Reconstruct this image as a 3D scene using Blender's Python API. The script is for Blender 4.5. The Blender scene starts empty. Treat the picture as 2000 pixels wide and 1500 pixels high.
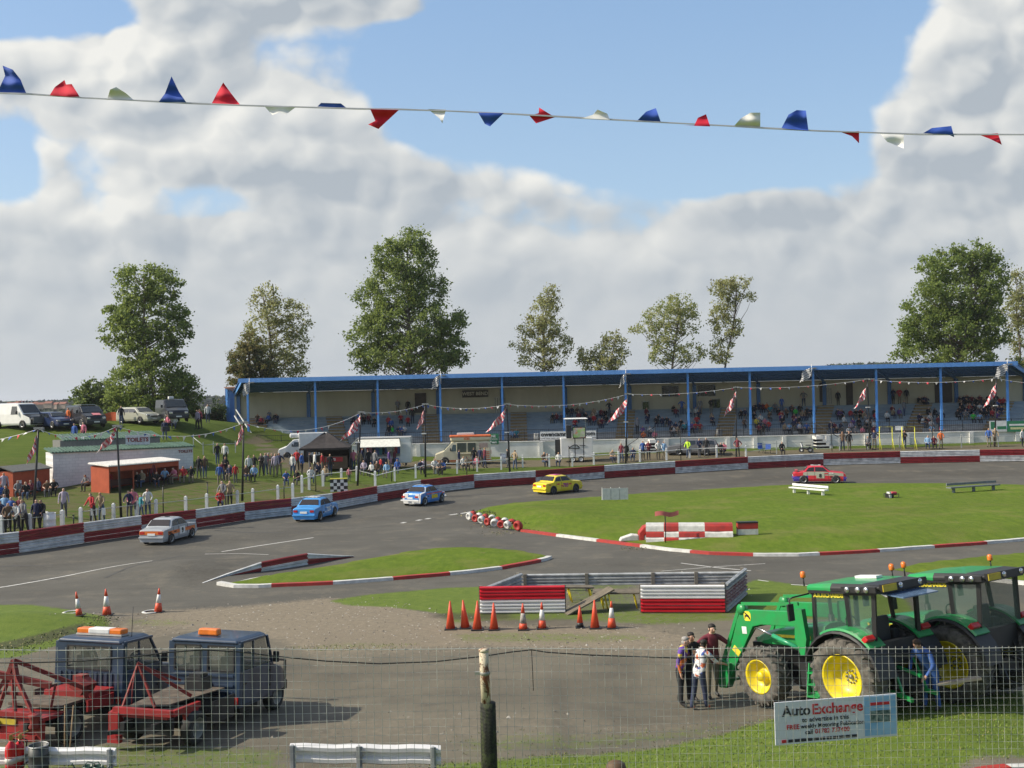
import bpy, bmesh, math, random
import numpy as np
from mathutils import Vector, Matrix, noise, geometry
R = math.radians; PI = math.pi
sc = bpy.context.scene
col = sc.collection
# ---------------------------------------------------------------- camera, sky, sun, exposure
H = 7.65; F = 2000.0; ROLL = R(1.28); PITCH = math.atan(23/2000)
cam = bpy.data.cameras.new('camera'); camo = bpy.data.objects.new('camera', cam); col.objects.link(camo)
cam.sensor_width = 36; cam.lens = 36.0; cam.clip_start = .05; cam.clip_end = 9000
fwd = Vector((0, math.cos(PITCH), math.sin(PITCH))); up0 = Vector((0, -math.sin(PITCH), math.cos(PITCH)))
rt = Vector((math.cos(ROLL), 0, 0)) - up0*math.sin(ROLL)
upv = up0*math.cos(ROLL) + Vector((1, 0, 0))*math.sin(ROLL)
mw = Matrix((rt, upv, -fwd)).transposed().to_4x4(); mw.translation = Vector((0, 0, H)); camo.matrix_world = mw
sc.camera = camo
sc.render.resolution_x = 1024; sc.render.resolution_y = 768
sc.view_settings.view_transform = 'Standard'; sc.view_settings.look = 'None'; sc.view_settings.gamma = 1
sc.view_settings.exposure = 0.08
SUN = Vector((-.76, -.09, .64)).normalized()
sl = bpy.data.lights.new('sun', 'SUN'); sl.energy = 4.9; sl.angle = R(.53); sl.color = (1, .92, .76)
so = bpy.data.objects.new('sun', sl); col.objects.link(so); so.rotation_euler = SUN.to_track_quat('Z', 'Y').to_euler(); so.location = (0, 0, 60)
W = bpy.data.worlds.new('World'); sc.world = W; W.use_nodes = True

def world_sky():
    nt = W.node_tree; N = nt.nodes; L = nt.links; N.clear()
    def nd(t, **k):
        n = N.new(t)
        for a, b in k.items(): setattr(n, a, b)
        return n
    def val(x, sock):
        if hasattr(x, 'is_linked') or isinstance(x, bpy.types.NodeSocket): L.new(x, sock)
        else: sock.default_value = x
    def ma(op, a, b=0.0, c=0.0, cl=False):
        n = nd('ShaderNodeMath', operation=op, use_clamp=cl); val(a, n.inputs[0]); val(b, n.inputs[1]); val(c, n.inputs[2]); return n.outputs[0]
    def mr(x, a, b, c=0., d=1., smooth=True):
        n = nd('ShaderNodeMapRange', interpolation_type='SMOOTHSTEP' if smooth else 'LINEAR'); val(x, n.inputs[0])
        for i, q in enumerate((a, b, c, d)): val(q, n.inputs[i+1])
        return n.outputs[0]
    def mixc(f, a, b):
        n = nd('ShaderNodeMix', data_type='RGBA'); val(f, n.inputs[0]); val(a, n.inputs[6]); val(b, n.inputs[7]); return n.outputs[2]
    tc = nd('ShaderNodeTexCoord'); sp = nd('ShaderNodeSeparateXYZ'); L.new(tc.outputs['Generated'], sp.inputs[0])
    x, y, z = sp.outputs
    den = ma('MAXIMUM', ma('ABSOLUTE', y), .12)
    a = ma('DIVIDE', x, den); b = ma('DIVIDE', z, den)
    # cloud space: stretch low clouds into layers
    cb = nd('ShaderNodeCombineXYZ'); L.new(a, cb.inputs[0]); L.new(ma('MULTIPLY', b, 1.25), cb.inputs[1]); val(.37, cb.inputs[2])
    p = cb.outputs[0]
    def nz(vec, scale, det, rough=.5, dist=0., off=None):
        if off:
            o = nd('ShaderNodeVectorMath', operation='ADD'); L.new(vec, o.inputs[0]); o.inputs[1].default_value = off; vec = o.outputs[0]
        n = nd('ShaderNodeTexNoise'); L.new(vec, n.inputs['Vector']); n.inputs['Scale'].default_value = scale
        n.inputs['Detail'].default_value = det; n.inputs['Roughness'].default_value = rough; n.inputs['Distortion'].default_value = dist
        return n.outputs[0]
    # billowing relief: inverted cell distances in octaves, warped by noise
    def warp(off):
        o = nd('ShaderNodeVectorMath', operation='ADD'); L.new(p, o.inputs[0]); o.inputs[1].default_value = off
        n = nd('ShaderNodeTexNoise'); L.new(o.outputs[0], n.inputs['Vector']); n.inputs['Scale'].default_value = 9; n.inputs['Detail'].default_value = 3; n.inputs['Roughness'].default_value = .65
        m1 = nd('ShaderNodeVectorMath', operation='MULTIPLY_ADD'); L.new(n.outputs['Color'], m1.inputs[0]); m1.inputs[1].default_value = (.085, .07, 0); L.new(o.outputs[0], m1.inputs[2]); return m1.outputs[0]
    def vor(vec, sc_, sm=.6):
        v = nd('ShaderNodeTexVoronoi', feature='F1'); L.new(vec, v.inputs['Vector']); v.inputs['Scale'].default_value = sc_; return ma('SUBTRACT', 1., v.outputs['Distance'])
    def billow(off, fine=True):
        w = warp(off); r = ma('ADD', ma('MULTIPLY', vor(w, 8.), .66), ma('MULTIPLY', vor(w, 22.), .34))
        return r
    B0 = billow((0, 0, 0)); B1 = billow((-.012, .014, 0))
    d1 = nz(p, 4.2, 5, .55, .0); d1u = nz(p, 4.2, 3, .5, .0, (-.04, .05, 0)); d2 = nz(p, 13.0, 5, .62, .0, (3, 1, 0))
    # clear-sky openings (direction space)
    cover = ma('ADD', ma('MULTIPLY', ma('SUBTRACT', d1, .5), 1.5), ma('ADD', ma('MULTIPLY', ma('SUBTRACT', d2, .5), .45), ma('MULTIPLY', ma('SUBTRACT', B0, .62), 1.3)))
    def spot(px, py, rx, ry, amt):
        ca = (px-1000)/2000; cbv = (773-.022*(px-1000)-py)/2000
        u = ma('MULTIPLY', ma('SUBTRACT', a, ca), 2000/rx); v = ma('MULTIPLY', ma('SUBTRACT', b, cbv), 2000/ry)
        r2 = ma('ADD', ma('MULTIPLY', u, u), ma('MULTIPLY', v, v))
        return ma('MULTIPLY', ma('DIVIDE', 1., ma('ADD', 1., ma('MULTIPLY', r2, r2))), amt)
    s = ma('ADD', cover, .50)
    for q in [(1180, 60, 360, 260, -1.3), (1470, 200, 250, 170, -1.2), (1600, 40, 240, 120, -.8), (1230, 230, 210, 110, -.7), (880, 160, 110, 130, -.8), (60, 20, 200, 55, -.7), (20, 325, 60, 70, -.8), (250, 20, 110, 30, -.5),
              (360, 395, 150, 40, -.55), (1390, 330, 100, 45, -.7), (1030, 205, 120, 50, -.5),
              (300, 170, 260, 120, .6), (560, 260, 260, 110, .6), (960, 330, 150, 70, .6), (1200, 385, 170, 50, .6), (1830, 180, 150, 150, .8), (1990, 300, 260, 170, .6), (1500, 385, 110, 40, .5), (650, 5, 420, 38, .8), (1000, 600, 1500, 170, .5)]:
        s = ma('ADD', s, spot(*q))
    s = ma('ADD', s, mr(b, .10, .20, .7, 0.))
    dens = mr(s, .02, .40)
    relief = ma('MULTIPLY', ma('SUBTRACT', B0, B1), 3.2)
    g1 = ma('MULTIPLY', ma('SUBTRACT', d1, d1u), 2.2)
    edge = mr(s, .15, .9, .22, -.10)
    fade = mr(b, .02, .22, .25, 1.)
    sh = ma('ADD', ma('MULTIPLY', ma('ADD', ma('ADD', relief, g1), edge), fade), .46)
    for q in [(300, 130, 190, 90, .40), (170, 200, 110, 80, .2), (950, 275, 120, 40, .45), (1120, 345, 90, 35, .55), (1270, 345, 60, 25, .35), (1500, 335, 110, 25, .45), (1730, 110, 90, 70, .50), (1890, 50, 70, 40, .45), (190, 425, 55, 25, .5), (1000, 360, 120, 40, .2),
              (540, 345, 320, 40, -.50), (700, 10, 400, 40, -.45), (800, 260, 90, 80, -.2), (1900, 330, 220, 50, -.45), (1800, 180, 60, 60, -.2), (1130, 430, 240, 25, -.25), (1600, 400, 250, 30, -.2), (480, 160, 90, 60, -.15), (1250, 480, 330, 25, .28), (850, 470, 160, 25, .25), (520, 520, 180, 25, .15), (1100, 560, 500, 30, -.2), (300, 480, 180, 25, -.15)]:
        sh = ma('ADD', sh, spot(*q))
    sh = mr(ma('ADD', sh, ma('MULTIPLY', ma('SUBTRACT', d2, .5), .5)), -.05, 1.15, 0., 1., False)
    cc = mixc(sh, (.42, .465, .51, 1), (.86, .85, .80, 1))
    lowc = (.50, .535, .57, 1)
    low = mr(b, .0, .24, .70, 0.)
    cc = mixc(low, cc, lowc)
    sky = nd('ShaderNodeTexSky', sky_type='NISHITA', sun_disc=False); sky.sun_elevation = math.asin(SUN.z); sky.sun_rotation = math.atan2(SUN.x, SUN.y)
    sky.altitude = 50; sky.air_density = 1.0; sky.dust_density = 2.2; sky.ozone_density = 1.6
    skm = nd('ShaderNodeMix', data_type='RGBA', blend_type='MULTIPLY'); skm.inputs[0].default_value = 1
    L.new(sky.outputs[0], skm.inputs[6]); skm.inputs[7].default_value = (.15, .15, .15, 1)
    front = ma('MULTIPLY', mr(y, -.15, .15), mr(b, .9, 1.6, 1., .25))
    fin = mixc(ma('MULTIPLY', ma('MULTIPLY', dens, .96), front), mixc(ma('MULTIPLY', front, .5), skm.outputs[2], mixc(mr(b, .1, .45), (.50, .71, .90, 1), (.33, .55, .86, 1))), cc)
    bg = nd('ShaderNodeBackground'); L.new(fin, bg.inputs[0]); bg.inputs[1].default_value = 1.0
    out = nd('ShaderNodeOutputWorld'); L.new(bg.outputs[0], out.inputs[0])
world_sky()

# ---------------------------------------------------------------- projection helpers: pixel of the 2000x1500 picture -> world
O = Vector((0, 0, H))
def ray(px, py):
    return fwd + rt*((px-1000)/F) + upv*((750-py)/F)
def at(px, py, Y):
    d = ray(px, py); return O + d*(Y/d.y)
def pl(px, py, z):
    d = ray(px, py); return O + d*((z-H)/d.z)
def hor(px): return 773-.0223*(px-1000)
# ---------------------------------------------------------------- terrain
BAR = [(-60, 1092, 0), (0, 1085, 0), (40, 1080, 0), (166, 1060, 0), (278, 1044, 0), (384, 1031, 0), (479, 1016, 0), (570, 1006, 0), (650, 995, 0), (737, 979, 0), (822, 965, 0), (926, 953, .03), (1046, 945, .1),
       (1180, 934, .2), (1318, 925, .3), (1460, 916, .4), (1607, 909, .45), (1757, 905, .45), (1912, 902, .45), (2070, 900, .45)]
BARW = [pl(*b) for b in BAR]
bx = [-70.] + [p.x for p in BARW] + [75.]; by = [BARW[0].y-12.] + [p.y for p in BARW] + [BARW[-1].y-1.]; bz = [0.]+[b[2] for b in BAR]+[.45]
def YB(X): return float(np.interp(X, bx, by))
def h_in(X, Y):
    if Y < 13.:
        if Y < 0: return 6.0
        if Y < 7.: return 6.0 - 1.25*Y/7
        t = (Y-7)/6.; return 4.75*(1-t)**1.15 if t < 1 else 0.
    yb = YB(X); t = max(0., min(1., (Y-(yb-8))/8)); z = float(np.interp(X, bx, bz))*t*t*(3-2*t)
    # broken-up tarmac hump left of the small island
    dx, dy = X+15.2, Y-46.5; z += .35*math.exp(-(dx*dx/14+dy*dy/9)) if abs(dx) < 9 else 0
    # the yard tilts under the tractors
    if Y < 34 and X > 1:
        dx, dy = X-8., Y-24.; z += max(-.42, min(.42, .15*((X-7.1)*.545-(Y-24.1)*.84)))*math.exp(-((dx/6.5)**4+(dy/5.)**4))*(1-.6*max(0, min(1, (X-9.2)/2)))
    if 19 < Y < 31 and -17 < X < -1:
        dx, dy = X+9., Y-24.3; z -= max(-.25, min(.25, .08*dy))*math.exp(-((dx/6.)**4+(dy/4.5)**4))
    # grassy mound at the left edge
    dx, dy = X+17.6, Y-35.5; z += .55*math.exp(-(dx*dx/9+dy*dy/2.2)) if abs(dx) < 9 else 0
    return z
CP = [(125, 1008, 61), (20, 985, 66), (50, 972, 72), (100, 947, 78), (210, 955, 74), (378, 925, 80), (300, 1000, 64), (450, 975, 70), (480, 935, 80), (600, 918, 88), (700, 945, 80), (700, 912, 92), (760, 900, 100), (930, 905, 97),
      (1055, 895, 102), (1440, 878, 102), (1900, 867, 102), (60, 836, 93), (170, 833, 93), (280, 826, 95), (340, 822, 95), (400, 836, 97), (440, 826, 103), (50, 900, 81), (20, 870, 87), (20, 845, 91), (410, 852, 97), (440, 880, 90), (500, 874, 101), (560, 876, 101), (472, 852, 101), (462, 828, 105), (400, 905, 84),
      (-200, 880, 84), (-200, 836, 93), (200, 860, 88), (300, 862, 88), (-300, 990, 66), (520, 870, 99), (200, 815, 108), (20, 817, 108), (-200, 817, 108)]
cps = [at(*c) for c in CP]
for i, b in enumerate(BARW):
    cps.append(Vector((b.x-.3, b.y+.6, b.z+(.55 if b.x < -15 else .95))))
for X in range(-90, 121, 30): cps.append(Vector((X, 190, -1.5)))
for X in (-10, 10, 30, 50, 70): cps += [Vector((X, 125, 4.)), Vector((X, 113, 3.))]
cps += [Vector((-80, 60, 1.)), Vector((90, 95, 1.5)), Vector((110, 125, 3.)), Vector((75, 100, 1.8))]
CX = np.array([[c.x, c.y] for c in cps]); CZ = np.array([c.z for c in cps])
_D = np.sqrt(((CX[:, None]-CX[None])**2).sum(-1)); _n = len(CX)
_A = np.zeros((_n+3, _n+3)); _A[:_n, :_n] = -_D + np.eye(_n)*.15; _A[:_n, _n:] = np.c_[np.ones(_n), CX]; _A[_n:, :_n] = np.c_[np.ones(_n), CX].T
_w = np.linalg.solve(_A, np.r_[CZ, 0, 0, 0])
def h_out(X, Y):
    d = np.sqrt((CX[:, 0]-X)**2+(CX[:, 1]-Y)**2)
    return float(-(d*_w[:_n]).sum() + _w[_n] + _w[_n+1]*X + _w[_n+2]*Y)
def h(X, Y): return h_out(X, Y) if Y > YB(X)+.1 else h_in(X, Y)
def G(px, py, lo=12.):
    """first ground point seen through a pixel"""
    d = ray(px, py); d = d/d.y; Y = lo
    while Y < 400:
        p = O + d*Y
        if p.z <= h(p.x, p.y):
            a, b = Y-.5, Y
            for _ in range(12):
                m = (a+b)/2; q = O+d*m
                if q.z <= h(q.x, q.y): b = m
                else: a = m
            q = O+d*b; return Vector((q.x, q.y, h(q.x, q.y)))
        Y += .5
    return O + d*110
def GO(px, py): return G(px, py, YB((px-1000)/2000*80)-6 if px > 700 else 50)
# ---------------------------------------------------------------- mesh builder
class MB:
    def __init__(s, M=None): s.v = []; s.f = []; s.mi = []; s.sm = []; s.m = 0; s.s = False; s.M = M or Matrix()
    def add(s, vs, fs, m=None, sm=None):
        o = len(s.v); s.v += [s.M @ Vector(v) for v in vs]
        for f in fs: s.f.append([i+o for i in f]); s.mi.append(s.m if m is None else m); s.sm.append(s.s if sm is None else sm)
    def box(s, c, d, rot=None, m=None, taper=1.):
        x, y, z = d[0]/2, d[1]/2, d[2]/2; vs = []
        for k in (-1, 1):
            t = taper if k > 0 else 1.
            for a, b in ((-1, -1), (1, -1), (1, 1), (-1, 1)): vs.append(Vector((a*x*t, b*y*t, k*z)))
        if rot is not None:
            rm = rot if isinstance(rot, Matrix) else Matrix.Rotation(rot, 3, 'Z'); vs = [rm @ v for v in vs]
        s.add([v+Vector(c) for v in vs], [(3, 2, 1, 0), (4, 5, 6, 7), (0, 1, 5, 4), (1, 2, 6, 5), (2, 3, 7, 6), (3, 0, 4, 7)], m, False)
    def b2(s, a, b, m=None):
        s.box([(a[i]+b[i])/2 for i in range(3)], [abs(b[i]-a[i]) for i in range(3)], m=m)
    def bar(s, p, q, w, hh, m=None, up=(0, 0, 1)):
        p = Vector(p); q = Vector(q); d = (q-p); L = d.length
        if L < 1e-6: return
        d /= L; u = Vector(up); r = d.cross(u)
        if r.length < 1e-4: r = d.cross(Vector((0, 1, 0)))
        r.normalize(); u = r.cross(d); vs = []
        for c in (p, q):
            for a, b in ((-1, -1), (1, -1), (1, 1), (-1, 1)): vs.append(c + r*(a*w/2)+u*(b*hh/2))
        s.add(vs, [(3, 2, 1, 0), (4, 5, 6, 7), (0, 1, 5, 4), (1, 2, 6, 5), (2, 3, 7, 6), (3, 0, 4, 7)], m, False)
    def tube(s, pts, r, n=8, m=None, caps=True, closed=False, sm=True):
        pts = [Vector(p) for p in pts]; k = len(pts); rr = r if isinstance(r, (list, tuple)) else [r]*k
        t0 = None; vs = []; fs = []; u = None
        for i, p in enumerate(pts):
            if closed: t = pts[(i+1) % k]-pts[i-1]
            else: t = pts[min(i+1, k-1)]-pts[max(i-1, 0)]
            t.normalize()
            if u is None:
                u = t.cross(Vector((0, 0, 1)))
                if u.length < .05: u = t.cross(Vector((0, 1, 0)))
            u = (u - t*u.dot(t)); u.normalize(); w = t.cross(u)
            for j in range(n):
                a = 2*PI*j/n; vs.append(p+(u*math.cos(a)+w*math.sin(a))*rr[i])
        for i in range(k if closed else k-1):
            for j in range(n):
                a = i*n+j; b = i*n+(j+1) % n; c = ((i+1) % k)*n+(j+1) % n; d = ((i+1) % k)*n+j; fs.append((a, b, c, d))
        if caps and not closed: fs += [tuple(range(n))[::-1], tuple((k-1)*n+j for j in range(n))]
        s.add(vs, fs, m, sm)
    def lathe(s, prof, n=24, M=None, m=None, sm=True, close=False, cap=True):
        vs = []; fs = []; k = len(prof)
        for (r, z) in prof:
            for j in range(n):
                a = 2*PI*j/n; v = Vector((r*math.cos(a), r*math.sin(a), z)); vs.append(M @ v if M else v)
        for i in range(k-1 + (1 if close else 0)):
            for j in range(n):
                i2 = (i+1) % k; fs.append((i*n+j, i*n+(j+1) % n, i2*n+(j+1) % n, i2*n+j))
        if not close and cap:
            if prof[0][0] > 1e-4: fs.append(tuple(range(n))[::-1])
            if prof[-1][0] > 1e-4: fs.append(tuple((k-1)*n+j for j in range(n)))
        s.add(vs, fs, m, sm)
    def prism(s, poly, a, b, ax='y', m=None):
        """poly of 2D points extruded: ax y -> (x,z), ax x -> (y,z), ax z -> (x,y)"""
        n = len(poly)
        def P(p, t): return (p[0], t, p[1]) if ax == 'y' else ((t, p[0], p[1]) if ax == 'x' else (p[0], p[1], t))
        area = sum(poly[i][0]*poly[(i+1) % n][1]-poly[(i+1) % n][0]*poly[i][1] for i in range(n))
        if (area > 0) == (ax == 'y'): pass
        vs = [P(p, a) for p in poly]+[P(p, b) for p in poly]
        fs = [tuple(range(n)), tuple(range(2*n-1, n-1, -1))] + [(i, i+n, (i+1) % n+n, (i+1) % n) for i in range(n)]
        s.add(vs, fs, m, False)
    def loft(s, rings, m=None, caps=True, closed=True, sm=None, mf=None):
        k = len(rings); n = len(rings[0]); vs = [v for r_ in rings for v in r_]; 
        o = len(s.v); s.v += [s.M @ Vector(v) for v in vs]
        for i in range(k-1):
            for j in range(n if closed else n-1):
                s.f.append([o+i*n+j, o+i*n+(j+1) % n, o+(i+1)*n+(j+1) % n, o+(i+1)*n+j]); s.mi.append(mf(i, j) if mf else (s.m if m is None else m)); s.sm.append(s.s if sm is None else sm)
        if caps and closed:
            for r0 in (0, k-1):
                s.f.append([o+r0*n+j for j in range(n)]); s.mi.append(mf(-1 if r0 == 0 else -2, 0) if mf else (s.m if m is None else m)); s.sm.append(False)
    def ico(s, c, r, sub=2, m=None, sc_=(1, 1, 1), jit=0., seed=0):
        bm = bmesh.new(); bmesh.ops.create_icosphere(bm, subdivisions=sub, radius=1.)
        vs = []
        for v in bm.verts:
            k = 1+jit*noise.noise(v.co*2.1+Vector((seed*3.1, seed, 0)))
            vs.append((c[0]+v.co.x*r*sc_[0]*k, c[1]+v.co.y*r*sc_[1]*k, c[2]+v.co.z*r*sc_[2]*k))
        fs = [[v.index for v in f.verts] for f in bm.faces]; bm.free(); s.add(vs, fs, m, True)
    def mesh(s, name, mats, fixn=True):
        me = bpy.data.meshes.new(name); me.from_pydata([tuple(v) for v in s.v], [], s.f); me.update()
        if not isinstance(mats, (list, tuple)): mats = [mats]
        for m in mats: me.materials.append(m)
        me.polygons.foreach_set('material_index', [min(i, len(mats)-1) for i in s.mi]); me.polygons.foreach_set('use_smooth', s.sm)
        if fixn:
            bm = bmesh.new(); bm.from_mesh(me); bmesh.ops.recalc_face_normals(bm, faces=bm.faces); bm.to_mesh(me); bm.free()
        me.update(); return me
    def build(s, name, mats, parent=None, loc=None, bevel=0., fixn=True):
        o = bpy.data.objects.new(name, s.mesh(name, mats, fixn)); col.objects.link(o)
        if parent: o.parent = parent
        if loc is not None: o.location = loc
        if bevel:
            b = o.modifiers.new('bevel', 'BEVEL'); b.width = bevel; b.segments = 2; b.limit_method = 'ANGLE'; b.angle_limit = R(40)
        return o
def tag(o, label=None, cat=None, group=None, kind=None):
    for k, v in (('label', label), ('category', cat), ('group', group), ('kind', kind)):
        if v: o[k] = v
    return o
def thing(name, label, cat, loc=(0, 0, 0), rz=0., group=None):
    o = bpy.data.objects.new(name, None); col.objects.link(o); o.location = loc; o.rotation_euler = (0, 0, rz); o.empty_display_size = .3
    return tag(o, label, cat, group)
def part(mb, name, mats, root, **k): return mb.build(name, mats, root, **k)
KIDS = {}
def copy_tree(o, parent=None):
    c = o.copy(); col.objects.link(c)
    if parent: c.parent = parent
    for ch in [x for x in bpy.data.objects if x.parent == o]: copy_tree(ch, c)
    return c
# ---------------------------------------------------------------- materials
MATS = {}
def mat(name, c, rough=.6, metal=0., var=.12, scale=6., bump=0., bscale=40., alpha=1., trans=0., emit=None, spec=.5, c2=None, coat=0., obj=True):
    if name in MATS: return MATS[name]
    m = bpy.data.materials.new(name); m.use_nodes = True; nt = m.node_tree; N = nt.nodes; L = nt.links
    p = N['Principled BSDF']; p.inputs['Roughness'].default_value = rough; p.inputs['Metallic'].default_value = metal
    p.inputs['Specular IOR Level'].default_value = spec; p.inputs['Coat Weight'].default_value = coat
    c = tuple(c)+(1,); tc = N.new('ShaderNodeTexCoord'); nz = N.new('ShaderNodeTexNoise'); L.new(tc.outputs['Object'], nz.inputs['Vector'])
    nz.inputs['Scale'].default_value = scale; nz.inputs['Detail'].default_value = 5
    mx = N.new('ShaderNodeMix'); mx.data_type = 'RGBA'
    mrn = N.new('ShaderNodeMapRange'); mrn.inputs[1].default_value = .35; mrn.inputs[2].default_value = .65; L.new(nz.outputs[0], mrn.inputs[0]); L.new(mrn.outputs[0], mx.inputs[0])
    if c2 is None:
        mx.inputs[6].default_value = tuple(x*(1-var) for x in c[:3])+(1,); mx.inputs[7].default_value = tuple(min(1, x*(1+var)) for x in c[:3])+(1,)
    else: mx.inputs[6].default_value = c; mx.inputs[7].default_value = tuple(c2)+(1,)
    L.new(mx.outputs[2], p.inputs['Base Color'])
    if bump:
        n2 = N.new('ShaderNodeTexNoise'); L.new(tc.outputs['Object'], n2.inputs['Vector']); n2.inputs['Scale'].default_value = bscale; n2.inputs['Detail'].default_value = 4
        b = N.new('ShaderNodeBump'); b.inputs['Strength'].default_value = bump; b.inputs['Distance'].default_value = .02; L.new(n2.outputs[0], b.inputs['Height']); L.new(b.outputs[0], p.inputs['Normal'])
    if alpha < 1: p.inputs['Alpha'].default_value = alpha
    if trans: p.inputs['Transmission Weight'].default_value = trans
    if emit: p.inputs['Emission Color'].default_value = tuple(emit[:3])+(1,); p.inputs['Emission Strength'].default_value = emit[3]
    MATS[name] = m; return m
class NT:
    """small node helper"""
    def __init__(s, name, rough=.9):
        s.m = bpy.data.materials.new(name); s.m.use_nodes = True; s.N = s.m.node_tree.nodes; s.L = s.m.node_tree.links; s.p = s.N['Principled BSDF']; s.p.inputs['Roughness'].default_value = rough
        s.tc = s.N.new('ShaderNodeTexCoord'); MATS[name] = s.m
    def put(s, x, sock):
        if isinstance(x, bpy.types.NodeSocket): s.L.new(x, sock)
        else: sock.default_value = x
    def noise(s, scale, det=5, rough=.5, vec=None, sc3=None, dist=0.):
        v = vec or s.tc.outputs['Object']
        if sc3:
            mp = s.N.new('ShaderNodeMapping'); s.L.new(v, mp.inputs[0]); mp.inputs['Scale'].default_value = sc3; v = mp.outputs[0]
        n = s.N.new('ShaderNodeTexNoise'); s.L.new(v, n.inputs['Vector']); n.inputs['Scale'].default_value = scale; n.inputs['Detail'].default_value = det; n.inputs['Roughness'].default_value = rough; n.inputs['Distortion'].default_value = dist
        return n.outputs[0]
    def vor(s, scale, out='Distance', sc3=None):
        v = s.tc.outputs['Object']
        n = s.N.new('ShaderNodeTexVoronoi'); s.L.new(v, n.inputs['Vector']); n.inputs['Scale'].default_value = scale; return n.outputs[out]
    def rng(s, x, a, b, c=0., d=1.):
        n = s.N.new('ShaderNodeMapRange'); s.put(x, n.inputs[0])
        for i, q in enumerate((a, b, c, d)): n.inputs[i+1].default_value = q
        return n.outputs[0]
    def mix(s, f, a, b, bt='MIX'):
        n = s.N.new('ShaderNodeMix'); n.data_type = 'RGBA'; n.blend_type = bt; s.put(f, n.inputs[0]); s.put(a if isinstance(a, bpy.types.NodeSocket) else tuple(a)+(1,), n.inputs[6]); s.put(b if isinstance(b, bpy.types.NodeSocket) else tuple(b)+(1,), n.inputs[7]); return n.outputs[2]
    def math(s, op, a, b=0.):
        n = s.N.new('ShaderNodeMath'); n.operation = op; s.put(a, n.inputs[0]); s.put(b, n.inputs[1]); return n.outputs[0]
    def attr(s, name):
        n = s.N.new('ShaderNodeAttribute'); n.attribute_name = name; sp = s.N.new('ShaderNodeSeparateColor'); s.L.new(n.outputs['Color'], sp.inputs[0]); return sp.outputs
    def bump(s, hgt, strength=.3, dist=.02):
        b = s.N.new('ShaderNodeBump'); b.inputs['Strength'].default_value = strength; b.inputs['Distance'].default_value = dist; s.L.new(hgt, b.inputs['Height']); s.L.new(b.outputs[0], s.p.inputs['Normal'])
    def base(s, c): s.L.new(c, s.p.inputs['Base Color'])
white = mat('white_paint', (.72, .72, .70), .5, var=.1, scale=3)
oldwhite = mat('worn_white_paint', (.62, .61, .58), .6, scale=2.2, c2=(.78, .77, .74), bump=.2)
red = mat('red_paint', (.46, .022, .03), .45, scale=3, c2=(.36, .02, .025))
orange = mat('orange_plastic', (.75, .10, .025), .5, var=.12)
black = mat('black_paint', (.018, .018, .02), .5)
rubber = mat('rubber', (.03, .029, .028), .85, bump=.2)
steel = mat('galvanised_steel', (.42, .43, .43), .45, .7, scale=12)
blue = mat('blue_paint', (.07, .24, .62), .5, scale=1.5, c2=(.10, .31, .72))
glassd = mat('dark_glass', (.02, .025, .028), .06, spec=.8)
wood = mat('wood', (.23, .15, .08), .8, scale=14, c2=(.32, .22, .12), bump=.3)
chrome = mat('chrome', (.6, .6, .6), .2, .9)
yellow = mat('yellow_paint', (.80, .62, .02), .4)
amber = mat('amber_lens', (.75, .18, .02), .25, spec=.7)
redlens = mat('red_lens', (.45, .02, .02), .25)
# ---------------------------------------------------------------- ground materials
def grass_mat(name, a=(.085, .140, .010), b=(.145, .205, .020), dry=(.21, .20, .06), mask=False):
    t = NT(name, .95); t.p.inputs['Specular IOR Level'].default_value = .15
    n1 = t.noise(.35, 6, .6); n2 = t.noise(3.0, 5, .6, sc3=(1, .4, 1)); n3 = t.noise(28, 4, .7)
    c = t.mix(t.rng(n2, .3, .7), a, b); c = t.mix(t.rng(n1, .50, .70, 0, .7), c, dry); n4 = t.noise(.12, 4, .6); c = t.mix(t.rng(n4, .45, .7, 0, .45), c, (.10, .12, .02)); n5 = t.noise(1.6, 6, .75); c = t.mix(t.rng(n5, .64, .70, 0, .6), c, (.24, .20, .10))
    c = t.mix(t.rng(n3, .35, .7, 0, .5), c, tuple(x*.5 for x in a))
    t.base(c); t.bump(n3, .5, .04); return t.m
grassm = grass_mat('grass')
hillm = grass_mat('bank_grass', (.058, .105, .014), (.095, .145, .024), (.15, .13, .05))
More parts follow.
